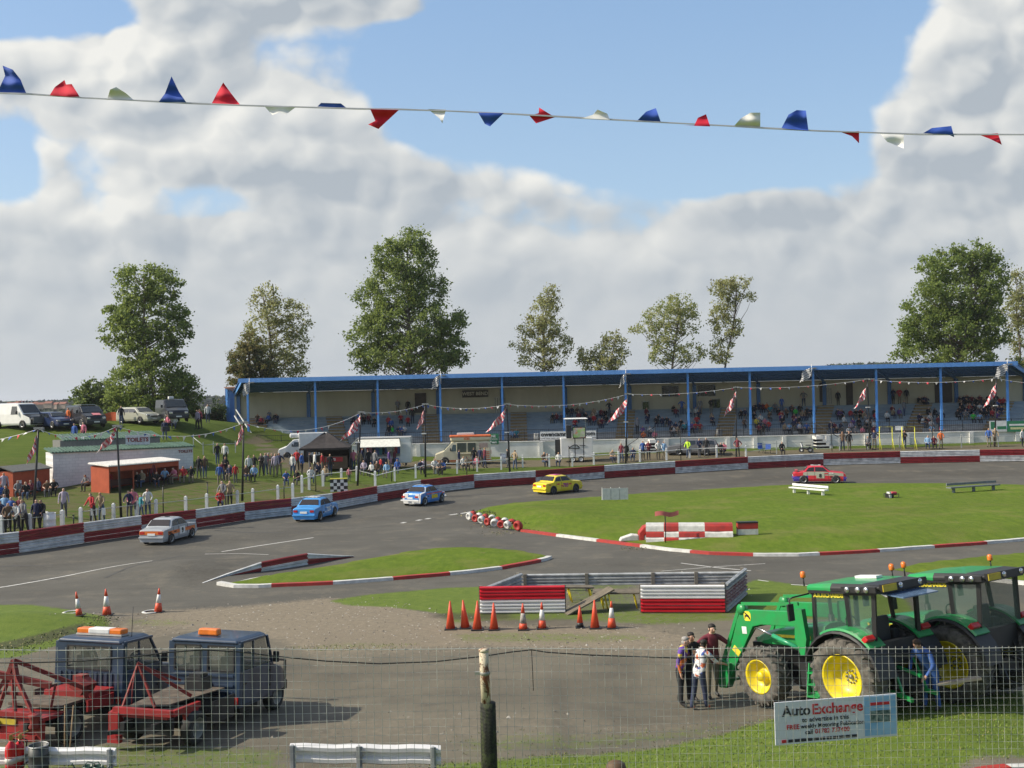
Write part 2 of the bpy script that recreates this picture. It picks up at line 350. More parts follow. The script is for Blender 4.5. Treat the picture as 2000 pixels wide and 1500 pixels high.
def ground_mat():
    t = NT('yard_and_track', .85); t.p.inputs['Specular IOR Level'].default_value = .3
    a = t.attr('mask'); big = t.noise(.16, 5, .6); st = t.noise(1.1, 6, .65, sc3=(.25, 1, 1)); fine = t.noise(34, 3, .8); med = t.noise(5, 6, .7)
    spp = t.N.new('ShaderNodeSeparateXYZ'); t.L.new(t.tc.outputs['Object'], spp.inputs[0]); far_ = t.rng(t.math('ADD', spp.outputs[1], t.math('MULTIPLY', t.noise(.4, 3), 3.)), 36.5, 38.5)
    asp = t.mix(far_, t.mix(t.rng(big, .35, .68), (.108, .094, .068), (.168, .147, .106)), t.mix(t.rng(big, .35, .68), (.072, .068, .058), (.104, .098, .083))); blot = t.noise(.55, 6, .7); asp = t.mix(t.rng(blot, .52, .68, 0, .5), asp, (.19, .165, .122)); asp = t.mix(t.rng(blot, .46, .34, 0, .4), asp, (.07, .063, .05)); asp = t.mix(t.rng(st, .5, .74, 0, .6), asp, (.048, .045, .039)); asp = t.mix(t.rng(fine, .4, .75, 0, .45), asp, (.155, .143, .115))
    peb = t.vor(9., 'Color'); pb = t.N.new('ShaderNodeSeparateColor'); t.L.new(peb, pb.inputs[0]); pd = t.vor(9.)
    gr = t.mix(t.rng(med, .3, .7), (.18, .150, .105), (.27, .225, .16)); gr = t.mix(t.rng(fine, .45, .7, 0, .6), gr, (.07, .06, .048))
    stone = t.math('MULTIPLY', t.rng(pb.outputs[0], .93, .95), t.rng(pd, .28, .36, 1, 0)); gr = t.mix(stone, gr, (.42, .39, .34))
    gs = t.mix(t.rng(t.noise(2.4, 6, .65), .3, .7), (.088, .138, .011), (.148, .200, .024)); gs = t.mix(t.rng(fine, .35, .7, 0, .5), gs, (.035, .06, .010))
    ed = t.math('MULTIPLY', t.math('SUBTRACT', med, .5), 1.1); ed2 = t.math('MULTIPLY', t.math('SUBTRACT', fine, .5), 1.2); e = t.math('ADD', ed, ed2)
    c = t.mix(t.rng(t.math('ADD', a[1], e), .35, .75), asp, gr)
    c = t.mix(t.rng(t.math('ADD', a[0], e), .38, .66), c, gs)
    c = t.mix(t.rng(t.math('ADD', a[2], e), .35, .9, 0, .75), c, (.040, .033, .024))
    t.base(c); hh = t.math('ADD', fine, t.math('MULTIPLY', stone, 2.)); t.bump(hh, .45, .02); return t.m
groundm = ground_mat()
linem = mat('road_line_paint', (.62, .61, .57), .7, scale=5, c2=(.42, .41, .38))
kred = mat('kerb_red', (.42, .03, .02), .6, scale=4, c2=(.30, .03, .025)); kwhite = mat('kerb_white', (.66, .65, .61), .6, scale=4, c2=(.5, .49, .46))
# ---------------------------------------------------------------- masks on the infield sheet
def polyW(pts, z=0.): return [(p.x, p.y) for p in (pl(x, y, z) for x, y in pts)]
def sdf(P, poly):
    x, y = P[:, 0], P[:, 1]; inside = np.zeros(len(P), bool); dist = np.full(len(P), 1e9); n = len(poly)
    for i in range(n):
        x0, y0 = poly[i]; x1, y1 = poly[(i+1) % n]
        c = ((y0 > y) != (y1 > y)) & (x < (x1-x0)*(y-y0)/((y1-y0) if y1 != y0 else 1e-9)+x0); inside ^= c
        dx, dy = x1-x0, y1-y0; t = np.clip(((x-x0)*dx+(y-y0)*dy)/(dx*dx+dy*dy+1e-12), 0, 1)
        dist = np.minimum(dist, np.hypot(x-x0-t*dx, y-y0-t*dy))
    return np.where(inside, dist, -dist)
MASKP = [  # channel, strength, softness, polygon
 (1, .85, 1.2, [(300, 1192), (480, 1182), (640, 1166), (760, 1172), (870, 1200), (1000, 1222), (1250, 1222), (1400, 1250), (1330, 1275), (900, 1266), (600, 1280), (530, 1250), (400, 1235), (250, 1225)]),
 (1, .42, 1.2, [(560, 1395), (900, 1385), (1300, 1375), (1420, 1400), (1300, 1440), (900, 1460), (560, 1470)]),
 (1, .5, .8, [(1000, 1125), (1440, 1112), (1460, 1150), (1420, 1195), (1100, 1200), (960, 1190)]),
 (1, .6, .6, [(130, 1200), (330, 1195), (420, 1230), (200, 1262), (100, 1262)]),
 (0, .95, .5, [(640, 1173), (720, 1161), (870, 1148), (960, 1145), (1000, 1150), (940, 1180), (960, 1205), (900, 1205), (850, 1197), (760, 1186), (680, 1183)]),
 (0, .62, .7, [(930, 1190), (1110, 1190), (1250, 1190), (1440, 1185), (1450, 1212), (1280, 1222), (1110, 1212), (940, 1214), (870, 1222), (850, 1200)]),
 (0, .52, .7, [(1090, 1140), (1250, 1135), (1250, 1200), (1110, 1200)]),
 (0, .95, .5, [(1452, 1140), (1480, 1131), (1560, 1142), (1700, 1152), (1770, 1170), (1800, 1215), (1600, 1210), (1440, 1205), (1425, 1190)]),
 (0, 1., .5, [(840, 1496), (1100, 1474), (1300, 1452), (1420, 1425), (1500, 1395), (1760, 1388), (2080, 1346), (2080, 1496), (1890, 1512), (1830, 1620), (840, 1580)]),
 (0, .45, .9, [(880, 1440), (1300, 1405), (1480, 1390), (1420, 1425), (1100, 1470), (900, 1480)]),
 (0, .50, .8, [(860, 1236), (1000, 1232), (1250, 1236), (1300, 1250), (1150, 1258), (900, 1256)]),
 (0, .42, .8, [(560, 1262), (700, 1250), (820, 1258), (760, 1268), (620, 1272)]),
 (0, .45, .7, [(230, 1214), (330, 1208), (420, 1216), (330, 1226), (240, 1226)]),
 (2, .55, .35, [(640, 1335), (760, 1326), (800, 1330), (700, 1340)]),
 (2, .5, .3, [(760, 1352), (860, 1344), (930, 1350), (830, 1358)]),
 (1, .5, .8, [(560, 1215), (860, 1225), (1300, 1215), (1500, 1260), (1320, 1290), (1000, 1275), (600, 1290)]),
 (0, .55, .5, [(-80, 1462), (250, 1462), (560, 1475), (560, 1530), (-80, 1530)]),
 (0, 1., .4, [(-140, 1182), (60, 1181), (150, 1193), (205, 1212), (215, 1232), (110, 1262), (30, 1284), (-140, 1298)]),
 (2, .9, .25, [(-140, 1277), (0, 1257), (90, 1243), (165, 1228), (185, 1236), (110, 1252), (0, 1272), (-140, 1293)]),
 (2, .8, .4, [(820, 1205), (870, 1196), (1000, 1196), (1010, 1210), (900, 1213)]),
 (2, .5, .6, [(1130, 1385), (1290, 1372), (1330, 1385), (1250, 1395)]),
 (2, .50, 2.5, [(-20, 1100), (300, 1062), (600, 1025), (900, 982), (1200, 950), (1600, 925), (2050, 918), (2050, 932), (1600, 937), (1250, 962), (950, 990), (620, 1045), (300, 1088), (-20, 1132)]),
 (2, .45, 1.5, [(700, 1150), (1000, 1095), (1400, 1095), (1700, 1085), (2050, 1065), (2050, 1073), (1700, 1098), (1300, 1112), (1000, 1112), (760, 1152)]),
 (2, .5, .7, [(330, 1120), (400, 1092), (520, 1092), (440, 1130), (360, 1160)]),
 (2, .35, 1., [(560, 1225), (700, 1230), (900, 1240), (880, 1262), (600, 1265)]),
]
def make_infield():
    Ys = list(np.arange(-3, 15, .5)) + list(np.arange(15, 46, .3)); K = 56
    Xs = list(np.arange(-62, -22, 1.2)) + list(np.arange(-22, 24, .3)) + list(np.arange(24, 68, 1.2))
    nx, ny = len(Xs), len(Ys)+K; V = []
    for X in Xs:
        yb = YB(X)-.02
        for Y in Ys: V.append((X, Y, h_in(X, Y)))
        for k in range(1, K+1):
            Y = Ys[-1]+(yb-Ys[-1])*k/K; V.append((X, Y, h_in(X, Y)))
    V = np.array(V); fs = [(i*ny+j, (i+1)*ny+j, (i+1)*ny+j+1, i*ny+j+1) for i in range(nx-1) for j in range(ny-1)]
    rs = np.random.RandomState(3); V[:, 2] += np.where(V[:, 1] < 50, (rs.rand(len(V))-.5)*.012, 0)
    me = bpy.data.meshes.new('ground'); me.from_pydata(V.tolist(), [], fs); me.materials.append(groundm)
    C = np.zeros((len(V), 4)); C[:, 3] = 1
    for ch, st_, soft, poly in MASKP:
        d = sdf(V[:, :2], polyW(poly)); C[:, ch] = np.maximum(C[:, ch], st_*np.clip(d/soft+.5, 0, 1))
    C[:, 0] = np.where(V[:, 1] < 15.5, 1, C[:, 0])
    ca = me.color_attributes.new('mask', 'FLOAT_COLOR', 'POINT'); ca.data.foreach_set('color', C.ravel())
    me.polygons.foreach_set('use_smooth', [True]*len(fs)); me.update()
    o = bpy.data.objects.new('ground', me); col.objects.link(o); tag(o, kind='structure')
make_infield()
def make_outfield():
    Xs = list(np.arange(-110, -60, 4)) + list(np.arange(-60, 75, .9)) + list(np.arange(75, 140, 4)); S = list(np.arange(0, 26, .8))+list(np.arange(26, 130, 4.))
    V = []
    for X in Xs:
        yb = YB(X)+.1
        for s_ in S:
            z = h_out(X, yb+s_); z += .05*noise.noise(Vector((X*.5, (yb+s_)*1.2, 0)))
            # low terraces cut in the spectator bank
            if X < -9 and .6 < s_ < 16: z += .10*(math.sin((s_)*2.3+X*.1) > .3)
            V.append((X, yb+s_, z))
    n = len(S); fs = [(i*n+j, (i+1)*n+j, (i+1)*n+j+1, i*n+j+1) for i in range(len(Xs)-1) for j in range(n-1)]
    me = bpy.data.meshes.new('grass_bank'); me.from_pydata(V, [], fs); 
    t = NT('terraced_grass', .95); t.p.inputs['Specular IOR Level'].default_value = .1
    a = t.attr('mask'); n1 = t.noise(.5, 6, .6); n2 = t.noise(2.2, 5, .6, sc3=(.25, 1.6, 1)); n3 = t.noise(22, 4, .7)
    c = t.mix(t.rng(n2, .3, .7), (.066, .105, .015), (.115, .150, .028)); c = t.mix(t.math('MULTIPLY', a[0], t.rng(n2, .42, .56)), c, (.135, .105, .062)); c = t.mix(t.rng(t.math('ADD', a[1], t.math('MULTIPLY', t.math('SUBTRACT', n1, .5), 1.2)), .3, .7), c, (.17, .14, .10))
    c = t.mix(t.rng(n3, .35, .7, 0, .5), c, (.03, .05, .008)); t.base(c); t.bump(n3, .5, .04)
    me.materials.append(t.m); Vn = np.array(V); C = np.zeros((len(V), 4)); C[:, 3] = 1
    C[:, 0] = (Vn[:, 0] < -9)*.85*(Vn[:, 1] < 79)
    for poly in ([(-27.5, 101), (-24, 97), (-20, 88), (-17, 85), (-16, 88), (-22, 98), (-26, 104)], [(-14, 93), (5, 93), (20, 96), (40, 97), (60, 97), (60, 101), (10, 100.5), (-14, 99)]):
        C[:, 1] = np.maximum(C[:, 1], np.clip(sdf(Vn[:, :2], poly)/1.5+.6, 0, .9))
    ca = me.color_attributes.new('mask', 'FLOAT_COLOR', 'POINT'); ca.data.foreach_set('color', C.ravel())
    me.polygons.foreach_set('use_smooth', [True]*len(fs)); me.update()
    o = bpy.data.objects.new('grass_bank', me); col.objects.link(o); tag(o, kind='structure')
make_outfield()
def far_land():
    # rolling country out to the horizon
    t = NT('far_fields', 1.); t.p.inputs['Specular IOR Level'].default_value = .05
    n1 = t.noise(.006, 3, .6); v = t.vor(.006, 'Color'); sp = t.N.new('ShaderNodeSeparateColor'); t.L.new(v, sp.inputs[0])
    c = t.mix(t.rng(n1, .3, .7), (.05, .085, .02), (.10, .12, .04)); c = t.mix(t.rng(sp.outputs[0], .86, .87), c, (.26, .21, .11)); t.base(c)
    V = []; fs = []; rows = []
    Y = 120
    while Y < 6000: rows.append(Y); Y *= 1.09
    n = 90
    for Y in rows:
        for i in range(n):
            X = (i/(n-1)-.5)*2.6*max(Y, 260)
            z = -6 + 0*Y; k = max(0, min(1, (Y-300)/900)); z += k*k*(16+14*noise.noise(Vector((X/420, Y/700, 2.)))) + 3*noise.noise(Vector((X/90, Y/160, 0)))*k
            if Y < 200: z = min(z, -3.)
            V.append((X, Y, z))
    fs = [(j*n+i, j*n+i+1, (j+1)*n+i+1, (j+1)*n+i) for j in range(len(rows)-1) for i in range(n-1)]
    me = bpy.data.meshes.new('hills'); me.from_pydata(V, [], fs); me.materials.append(t.m); me.polygons.foreach_set('use_smooth', [True]*len(fs)); me.update()
    o = bpy.data.objects.new('hills', me); col.objects.link(o); tag(o, kind='structure')
far_land()
def far_z(X, Y):
    k = max(0, min(1, (Y-300)/900)); return -6 + k*k*(16+14*noise.noise(Vector((X/420, Y/700, 2.)))) + 3*noise.noise(Vector((X/90, Y/160, 0)))*k
# ---------------------------------------------------------------- islands, kerbs, lines
def island(name, pts, mound, edge=2.5, sp=.6, z0=0., bumps=(), m=None, zt=.10):
    P = polyW(pts, z0); xs = [p[0] for p in P]; ys = [p[1] for p in P]
    g = np.array([(x, y) for x in np.arange(min(xs), max(xs), sp) for y in np.arange(min(ys), max(ys), sp)]); d = sdf(g, P); g = g[d > sp*.45]
    # densify the outline
    B = []
    for i in range(len(P)):
        a = Vector(P[i]); b = Vector(P[(i+1) % len(P)]); k = max(1, int((b-a).length/.8)); B += [a.lerp(b, j/k) for j in range(k)]
    nb = len(B); allp = [Vector(p) for p in B]+[Vector(p) for p in g]
    vs, es, fs, *_ = geometry.delaunay_2d_cdt(allp, [(i, (i+1) % nb) for i in range(nb)], [], 1, 1e-5)
    va = np.array([(v.x, v.y) for v in vs]); dd = np.maximum(sdf(va, P), 0); t = np.clip(dd/edge, 0, 1); z = zt*np.clip(dd/.15, 0, 1)+mound*t*t*(3-2*t)
    for (px, py, r, amp) in bumps:
        c = pl(px, py, .3); z += amp*np.exp(-((va[:, 0]-c.x)**2+(va[:, 1]-c.y)**2)/r**2)*t
    V = [(x, y, h_in(x, y)+.008+zz+.03*noise.noise(Vector((x*.8, y*.8, 1)))*min(1, q)) for (x, y), zz, q in zip(va, z, dd)]
    me = bpy.data.meshes.new(name); me.from_pydata(V, [], [list(f) for f in fs]); me.materials.append(m or grassm); me.polygons.foreach_set('use_smooth', [True]*len(fs)); me.update()
    bm = bmesh.new(); bm.from_mesh(me); 
    for f in bm.faces:
        if f.normal.z < 0: f.normal_flip()
    bm.to_mesh(me); bm.free()
    o = bpy.data.objects.new(name, me); col.objects.link(o); tag(o, kind='structure'); return o
KB = [(1020, 1038), (1100, 1049), (1180, 1059), (1250, 1068), (1310, 1076), (1390, 1083), (1480, 1086), (1560, 1086), (1625, 1083), (1700, 1079), (1780, 1073), (1850, 1068), (1905, 1064), (2010, 1055), (2150, 1042)]
island('grass_island', KB + [(2180, 958), (2000, 949), (1830, 946), (1650, 946), (1500, 950), (1250, 965), (1120, 975), (1000, 984), (955, 990), (925, 1000), (918, 1010), (950, 1024)][0:], .30, 4., .7, bumps=[(1030, 1012, 4., .40)])
KS = [(428, 1144), (460, 1148), (500, 1148), (560, 1145), (655, 1141), (710, 1137), (785, 1131), (845, 1126), (910, 1120), (975, 1112), (1040, 1100), (1066, 1094), (1077, 1089)]
island('grass_island', KS+[(1060, 1084), (1010, 1077), (960, 1073), (900, 1071), (850, 1073), (800, 1079), (700, 1097), (600, 1116), (520, 1129), (470, 1138)], .10, 1.5, .4)
KR = [(2150, 1152), (2000, 1142), (1955, 1137), (1880, 1130)]
island('grass_island', KR+[(1800, 1122), (1745, 1113), (1790, 1102), (1900, 1090), (2000, 1081), (2150, 1066)], .08, 1.5, .5)
def along(P, step):
    """resample a 2D/3D polyline"""
    out = [P[0]]; acc = 0
    for a, b in zip(P, P[1:]):
        L = (b-a).length; t = step-acc
        while t <= L: out.append(a.lerp(b, t/L)); t += step
        acc = (acc+L) % step
    return out
def kerb(pts, seg, w=.28, hh=.13, first=0, z=0., closedend=True):
    P = [pl(x, y, z) for x, y in pts]; Q = along(P, .5); mb = MB(); n = max(1, int(seg/.5)); i = 0; k = first
    while i < len(Q)-1:
        j = min(i+n, len(Q)-1); rg = []
        for q in range(i, j+1):
            d = (Q[min(q+1, len(Q)-1)]-Q[max(q-1, 0)]); d.z = 0; d.normalize(); s_ = Vector((-d.y, d.x, 0))*w/2; c = Q[q].copy(); c.z = h_in(c.x, c.y)
            jit = .012*noise.noise(Vector((c.x*2, c.y*2, 5)))
            rg.append([c-s_, c-s_*.9+Vector((0, 0, hh+jit)), c+s_*.9+Vector((0, 0, hh+jit)), c+s_])
        mb.loft(rg, m=k % 2, closed=True); i = j; k += 1
    tag(mb.build('kerb', [kred, kwhite]), kind='structure')
kerb(KB, 3.1); kerb(KS, 2.7, first=1); kerb(KR, 5., first=1)
kerb([(1800, 1580), (1845, 1532), (1885, 1518), (1940, 1509), (2010, 1502), (2120, 1494)], 1.0, first=0, w=.22, hh=.07, z=.20)
def line(pts, w=.12, z=.008, name='road_marking', m=None):
    P = along([pl(x, y, 0) for x, y in pts], .5); mb = MB(); rg = []
    for q in range(len(P)):
        d = P[min(q+1, len(P)-1)]-P[max(q-1, 0)]; d.z = 0
        if d.length < 1e-6: continue
        d.normalize(); s_ = Vector((-d.y, d.x, 0))*w/2; a, b = P[q]-s_, P[q]+s_; rg.append([Vector((a.x, a.y, h_in(a.x, a.y)+z)), Vector((b.x, b.y, h_in(b.x, b.y)+z))])
    if len(rg) > 1:
        mb.loft(rg, closed=False, caps=False); return tag(mb.build(name, [m or linem]), kind='structure')
line([(-60, 1154), (0, 1148), (140, 1126), (305, 1098)], .16)
line([(433, 1078), (500, 1067), (560, 1058), (620, 1049)], .15)
for a, b in [((632, 1047), (642, 1045)), ((665, 1041), (674, 1040)), ((684, 1038), (693, 1037)), ((716, 1033), (726, 1032)), ((735, 1030), (744, 1029)), ((768, 1025), (775, 1024)), ((784, 1022), (792, 1020)), ((814, 1017), (823, 1015)), ((832, 1014), (841, 1012)), ((862, 1009), (871, 1008)), ((878, 1006), (900, 1003)), ((895, 1004), (925, 999))]:
    line([a, ((a[0]+b[0])/2, (a[1]+b[1])/2), b], .28)
line([(1330, 1100), (1400, 1109), (1488, 1117)], .12); line([(1290, 1116), (1400, 1107), (1510, 1100)], .07)
line([(400, 1083), (470, 1082), (540, 1085)], .09); line([(455, 1141), (490, 1133), (530, 1126)], .12)
line([(960, 1074), (985, 1077), (1005, 1078)], .1); line([(1480, 1133), (1510, 1137)], .1); line([(1545, 1142), (1620, 1146), (1700, 1152)], .1)
line([(1700, 1152), (1730, 1164), (1740, 1172)], .12)
tarm = mat('tar_and_tyre_marks', (.05, .048, .045), .8, scale=3, c2=(.075, .072, .066))
for pts, w in [([(205, 1135), (240, 1123), (290, 1105), (330, 1092), (365, 1085)], .16), ([(420, 1036), (480, 1040), (560, 1041)], .22), ([(0, 1106), (60, 1105), (110, 1103)], .2), ([(600, 1035), (700, 1032), (780, 1024)], .12), ([(880, 970), (1000, 962), (1040, 960)], .18), ([(60, 1135), (130, 1133)], .14), ([(1680, 915), (1760, 918), (1860, 917)], .3), ([(700, 1012), (760, 1008), (830, 1008)], .2)]:
    line(pts, w, .006, 'tyre_mark', tarm)
# ---------------------------------------------------------------- W-beam helper and outer barrier
def wprof(hh=.31, d=.08):
    return [(0, 0), (d*.15, .0*hh), (d, .12*hh), (d, .30*hh), (.1*d, .42*hh), (.1*d, .58*hh), (d, .70*hh), (d, .88*hh), (d*.15, hh), (0, hh)]
def wbeam(mb, pts, z0, hh, side, m=0, d=.08, zs=None, mf=None):
    """corrugated rail along pts (list of Vectors, ground level), front face towards `side` (+1 left of travel)"""
    rg = []; pr = wprof(hh, d)
    for q in range(len(pts)):
        t = pts[min(q+1, len(pts)-1)]-pts[max(q-1, 0)]; t.z = 0; t.normalize(); nrm = Vector((-t.y, t.x, 0))*side
        base = pts[q]+Vector((0, 0, (zs[q] if zs else z0)))
        rg.append([base+nrm*a+Vector((0, 0, b)) for a, b in pr]+[base-nrm*.01+Vector((0, 0, hh)), base-nrm*.01])
    mb.loft(rg, m=m, sm=False)
bred = mat('barrier_red', (.20, .014, .018), .5, scale=1.7, c2=(.29, .02, .024), bump=.1, bscale=8)
bwhite = mat('barrier_white', (.46, .46, .46), .5, scale=2.3, c2=(.68, .68, .67), bump=.1, bscale=8)
scuff = mat('barrier_white_scuffed', (.33, .32, .32), .6, scale=2.2, c2=(.66, .65, .64))
SEG = [0, 40, 166, 278, 384, 479, 570, 650, 737, 822, 926, 1046, 1180, 1318, 1460, 1607, 1757, 1912, 2070]
def barpt(px):
    xs = [b[0] for b in BAR]; y = float(np.interp(px, xs, [b[1] for b in BAR])); z = float(np.interp(px, xs, [b[2] for b in BAR])); return pl(px, y, z)
def barrier():
    segs = [-60]+SEG[1:]
    for i in range(len(segs)-1):
        a, b = segs[i], segs[i+1]; n = max(3, int((b-a)/22)); P = [barpt(a+(b-a)*k/n) for k in range(n+1)]
        for p in P: p.y -= .18
        wht = (i % 2 == 0)  # upper rails white on even panels
        root = thing('crash_barrier', 'x', 'crash barrier', P[0], 0, 'red and white panels of the outer crash barrier')
        loc = [p-P[0] for p in P]; rg = random.Random(i)
        for k in range(4):
            mb = MB(); wbeam(mb, loc, .02+.285*k, .275, -1, m=0, d=.07)
            up = k >= 2; m = (bwhite if up else bred) if wht else (bred if up else (scuff if (k == 1 and i > 9) else bwhite))
            mb.build('rail', [m], root)
        for k in range(0, n+1, 3):
            mb = MB(); mb.box(loc[k]+Vector((0, .12, .52)), (.10, .1, 1.2)); mb.build('post', [bred if not wht else oldwhite], root)
        root['label'] = ('crash barrier panel with white rails over red' if wht else 'crash barrier panel with red rails over white') + ', ' + BLAB[i]
ordn = ['first', 'second', 'third', 'fourth', 'fifth', 'sixth', 'seventh', 'eighth', 'ninth', 'tenth', 'eleventh', 'twelfth', 'thirteenth', 'fourteenth', 'fifteenth', 'sixteenth', 'seventeenth', 'eighteenth', 'nineteenth', 'twentieth']
BLAB = ['%s of all panels from the left' % o for o in ordn]
barrier()
# ---------------------------------------------------------------- trees
bark = mat('bark', (.14, .11, .08), .9, scale=8, c2=(.22, .18, .13), bump=.4)
def leafmat(name, c, c2):
    t = NT(name, .6); t.p.inputs['Specular IOR Level'].default_value = .3; n = t.noise(.9, 3); n2 = t.noise(9., 3); t.base(t.mix(t.rng(n2, .3, .7, 0, .6), t.mix(t.rng(n, .35, .65), c, c2), tuple(x*.55 for x in c)))
    # thin leaves let some light through
    tr = t.N.new('ShaderNodeBsdfTranslucent'); tr.inputs[0].default_value = tuple(min(1, x*1.5) for x in c2)+(1,); ms = t.N.new('ShaderNodeMixShader'); ms.inputs[0].default_value = .42
    t.L.new(t.p.outputs[0], ms.inputs[1]); t.L.new(tr.outputs[0], ms.inputs[2]); t.L.new(ms.outputs[0], t.N['Material Output'].inputs[0]); return t.m
LG = leafmat('poplar_leaves', (.135, .20, .045), (.23, .28, .07)); LD = leafmat('dark_leaves', (.07, .11, .03), (.11, .15, .045)); LS = leafmat('sparse_leaves', (.25, .28, .10), (.36, .36, .16)); LO = leafmat('olive_leaves', (.13, .13, .045), (.19, .165, .065))
def leaf(mb, c, s, rnd, m):
    n = Vector((rnd.gauss(0, 1), rnd.gauss(0, 1), rnd.gauss(.5, 1))); n.normalize(); a = n.cross(Vector((rnd.random()-.5, rnd.random()-.5, rnd.random()-.5))); a.normalize(); b = n.cross(a)
    k = s*rnd.uniform(.75, 1.45); mb.add([c-a*k*.5, c+b*k*.33+n*k*.08, c+a*k*.5, c-b*k*.33+n*k*.08], [(0, 1, 2, 3)], m, False)
def tree(label, base, blobs, Y, leaves, size, m, seed, name='poplar_tree', dens=26, trunkr=.28, cat='tree', cl=.62, lean=0, group='trees behind the grandstand', limbs=True, cloud=.0):
    rnd = random.Random(seed); bp = at(base[0], base[1], Y); bp.z = h(bp.x, bp.y)-.2 if Y < 200 else bp.z; root = thing(name, label, cat, bp, 0, group)
    top = min(blobs, key=lambda b: b[1]-b[3]); tp = at(top[0], top[1]-top[3]*.4, Y)-bp; px = Y/F
    tr = MB(); path = [Vector((0, 0, 0))]; n = 9
    for i in range(1, n+1):
        t = i/n; path.append(Vector((tp.x*t**1.4+.25*math.sin(t*7+seed), .3*math.sin(t*5+seed*2), tp.z*t)))
    tr.tube(path, [trunkr*(1-.88*(i/n)**.9)+.02 for i in range(n+1)], 8)
    crown = MB(); br = MB(); tips = []; tot = sum(b[2]*b[3] for b in blobs)
    for (x, y, rx, ry) in blobs:
        c = at(x, y, Y)-bp; k = max(3, int(leaves/dens*rx*ry/tot))
        for _ in range(k):
            while True:
                u = Vector((rnd.uniform(-1, 1), rnd.uniform(-1, 1), rnd.uniform(-1, 1)))
                if .12 < u.length < 1 and (u.length > rnd.random()**.5*.9): break
            u.x += .10*math.sin(u.z*6+seed); tips.append(c+Vector((u.x*rx*px, u.y*(rx*.75+ry*.2)*px, u.z*ry*px)))
    for tip in tips:
        hz = math.hypot(tip.x, tip.y); zt = max(tp.z*.10, min(tp.z*.96, tip.z-hz*rnd.uniform(.55, 1.1))); t = zt/tp.z; i = min(n-1, int(t*n)); a = path[i].lerp(path[i+1], t*n-i)
        if limbs and rnd.random() < .26:
            mid = a.lerp(tip, .5)+Vector((rnd.uniform(-.2, .2), rnd.uniform(-.2, .2), -.12*(tip-a).length)); L = (tip-a).length
            br.tube([a, a.lerp(mid, .55)+Vector((0, 0, .05)), mid.lerp(tip, .4), tip], [min(.09, .016*L+.012), .009*L+.01, .022, .01], 5)
        cr = cl*rnd.uniform(.6, 1.3)
        for _ in range(int(1.55*dens*rnd.uniform(.5, 1.5))):
            leaf(crown, tip+Vector((rnd.gauss(0, cr*.5), rnd.gauss(0, cr*.5), rnd.gauss(0, cr*.42))), size, rnd, 0 if rnd.random() < .78 else 1)
    tr.build('trunk', bark, root)
    if br.f: br.build('branch', bark, root)
    crown.build('crown', m, root, fixn=False); return root
tree('tall broad tree with dense dark green crown left of the stand', (300, 830), [(275, 555, 48, 40), (320, 560, 32, 38), (285, 615, 70, 48), (345, 640, 34, 40), (240, 640, 42, 48), (290, 690, 72, 40), (300, 750, 85, 52), (245, 765, 42, 45), (345, 770, 48, 45), (290, 800, 85, 30)], 112, 21000, .28, [LG, LD], 1, dens=30)
tree('small dark bushy tree left of the broad tree', (170, 815), [(180, 760, 18, 22), (160, 785, 28, 26), (190, 800, 30, 22), (205, 775, 20, 30)], 114, 2600, .30, [LD, LG], 2, name='hawthorn_tree', trunkr=.14, cl=.5)
tree('thin poplar with see-through olive crown beside the ivy-dark shrub', (535, 790), [(515, 585, 26, 34), (545, 610, 40, 32), (580, 625, 24, 34), (520, 650, 46, 40), (570, 670, 34, 36), (545, 705, 55, 36), (500, 690, 36, 30), (580, 720, 26, 22)], 122, 5600, .27, [LS, LO], 3, dens=15, cl=.62)
tree('dark olive round tree growing in front of the thin poplar', (480, 800), [(490, 670, 22, 26), (480, 705, 34, 34), (505, 725, 36, 26), (465, 735, 26, 22), (490, 750, 40, 26)], 119, 5200, .28, [LO, LD], 4, name='willow_tree', cl=.5)
tree('tallest full green poplar above the middle of the stand', (795, 790), [(800, 470, 30, 28), (755, 495, 28, 32), (800, 510, 52, 40), (770, 560, 62, 48), (830, 575, 44, 42), (725, 580, 28, 34), (800, 630, 92, 48), (880, 640, 32, 38), (730, 655, 46, 44), (800, 690, 100, 40), (870, 690, 46, 36), (720, 700, 34, 26)], 122, 24000, .28, [LG, LD], 5, dens=26, trunkr=.34, cl=.7)
tree('slim pointed thin tree right of the tallest poplar', (1057, 790), [(1072, 575, 18, 26), (1065, 605, 28, 24), (1050, 635, 36, 22), (1078, 640, 28, 24), (1035, 670, 38, 18), (1085, 672, 34, 20), (1060, 700, 46, 22)], 122, 4200, .25, [LS, LO], 6, dens=14, cl=.55, trunkr=.2)
tree('smallest low tree just above the roof with two uneven heads', (1185, 790), [(1198, 668, 22, 20), (1190, 690, 36, 20), (1150, 695, 24, 16), (1175, 712, 46, 16)], 122, 2300, .25, [LS, LO], 7, dens=15, cl=.5, trunkr=.14)
tree('thin tree leaning left with a long branch reaching out', (1312, 790), [(1325, 595, 34, 20), (1300, 620, 44, 24), (1345, 625, 22, 26), (1258, 640, 28, 9), (1300, 655, 36, 16), (1345, 690, 30, 22), (1290, 690, 26, 24)], 122, 3700, .25, [LS, LG], 8, dens=14, cl=.55, trunkr=.2)
tree('slender tree with its flat top swept to the right', (1412, 790), [(1440, 555, 40, 15), (1410, 562, 28, 16), (1455, 582, 26, 9), (1412, 595, 18, 26), (1418, 640, 30, 24), (1410, 685, 26, 24), (1405, 615, 16, 20)], 122, 3100, .25, [LS, LO], 9, dens=13, cl=.5, trunkr=.17)
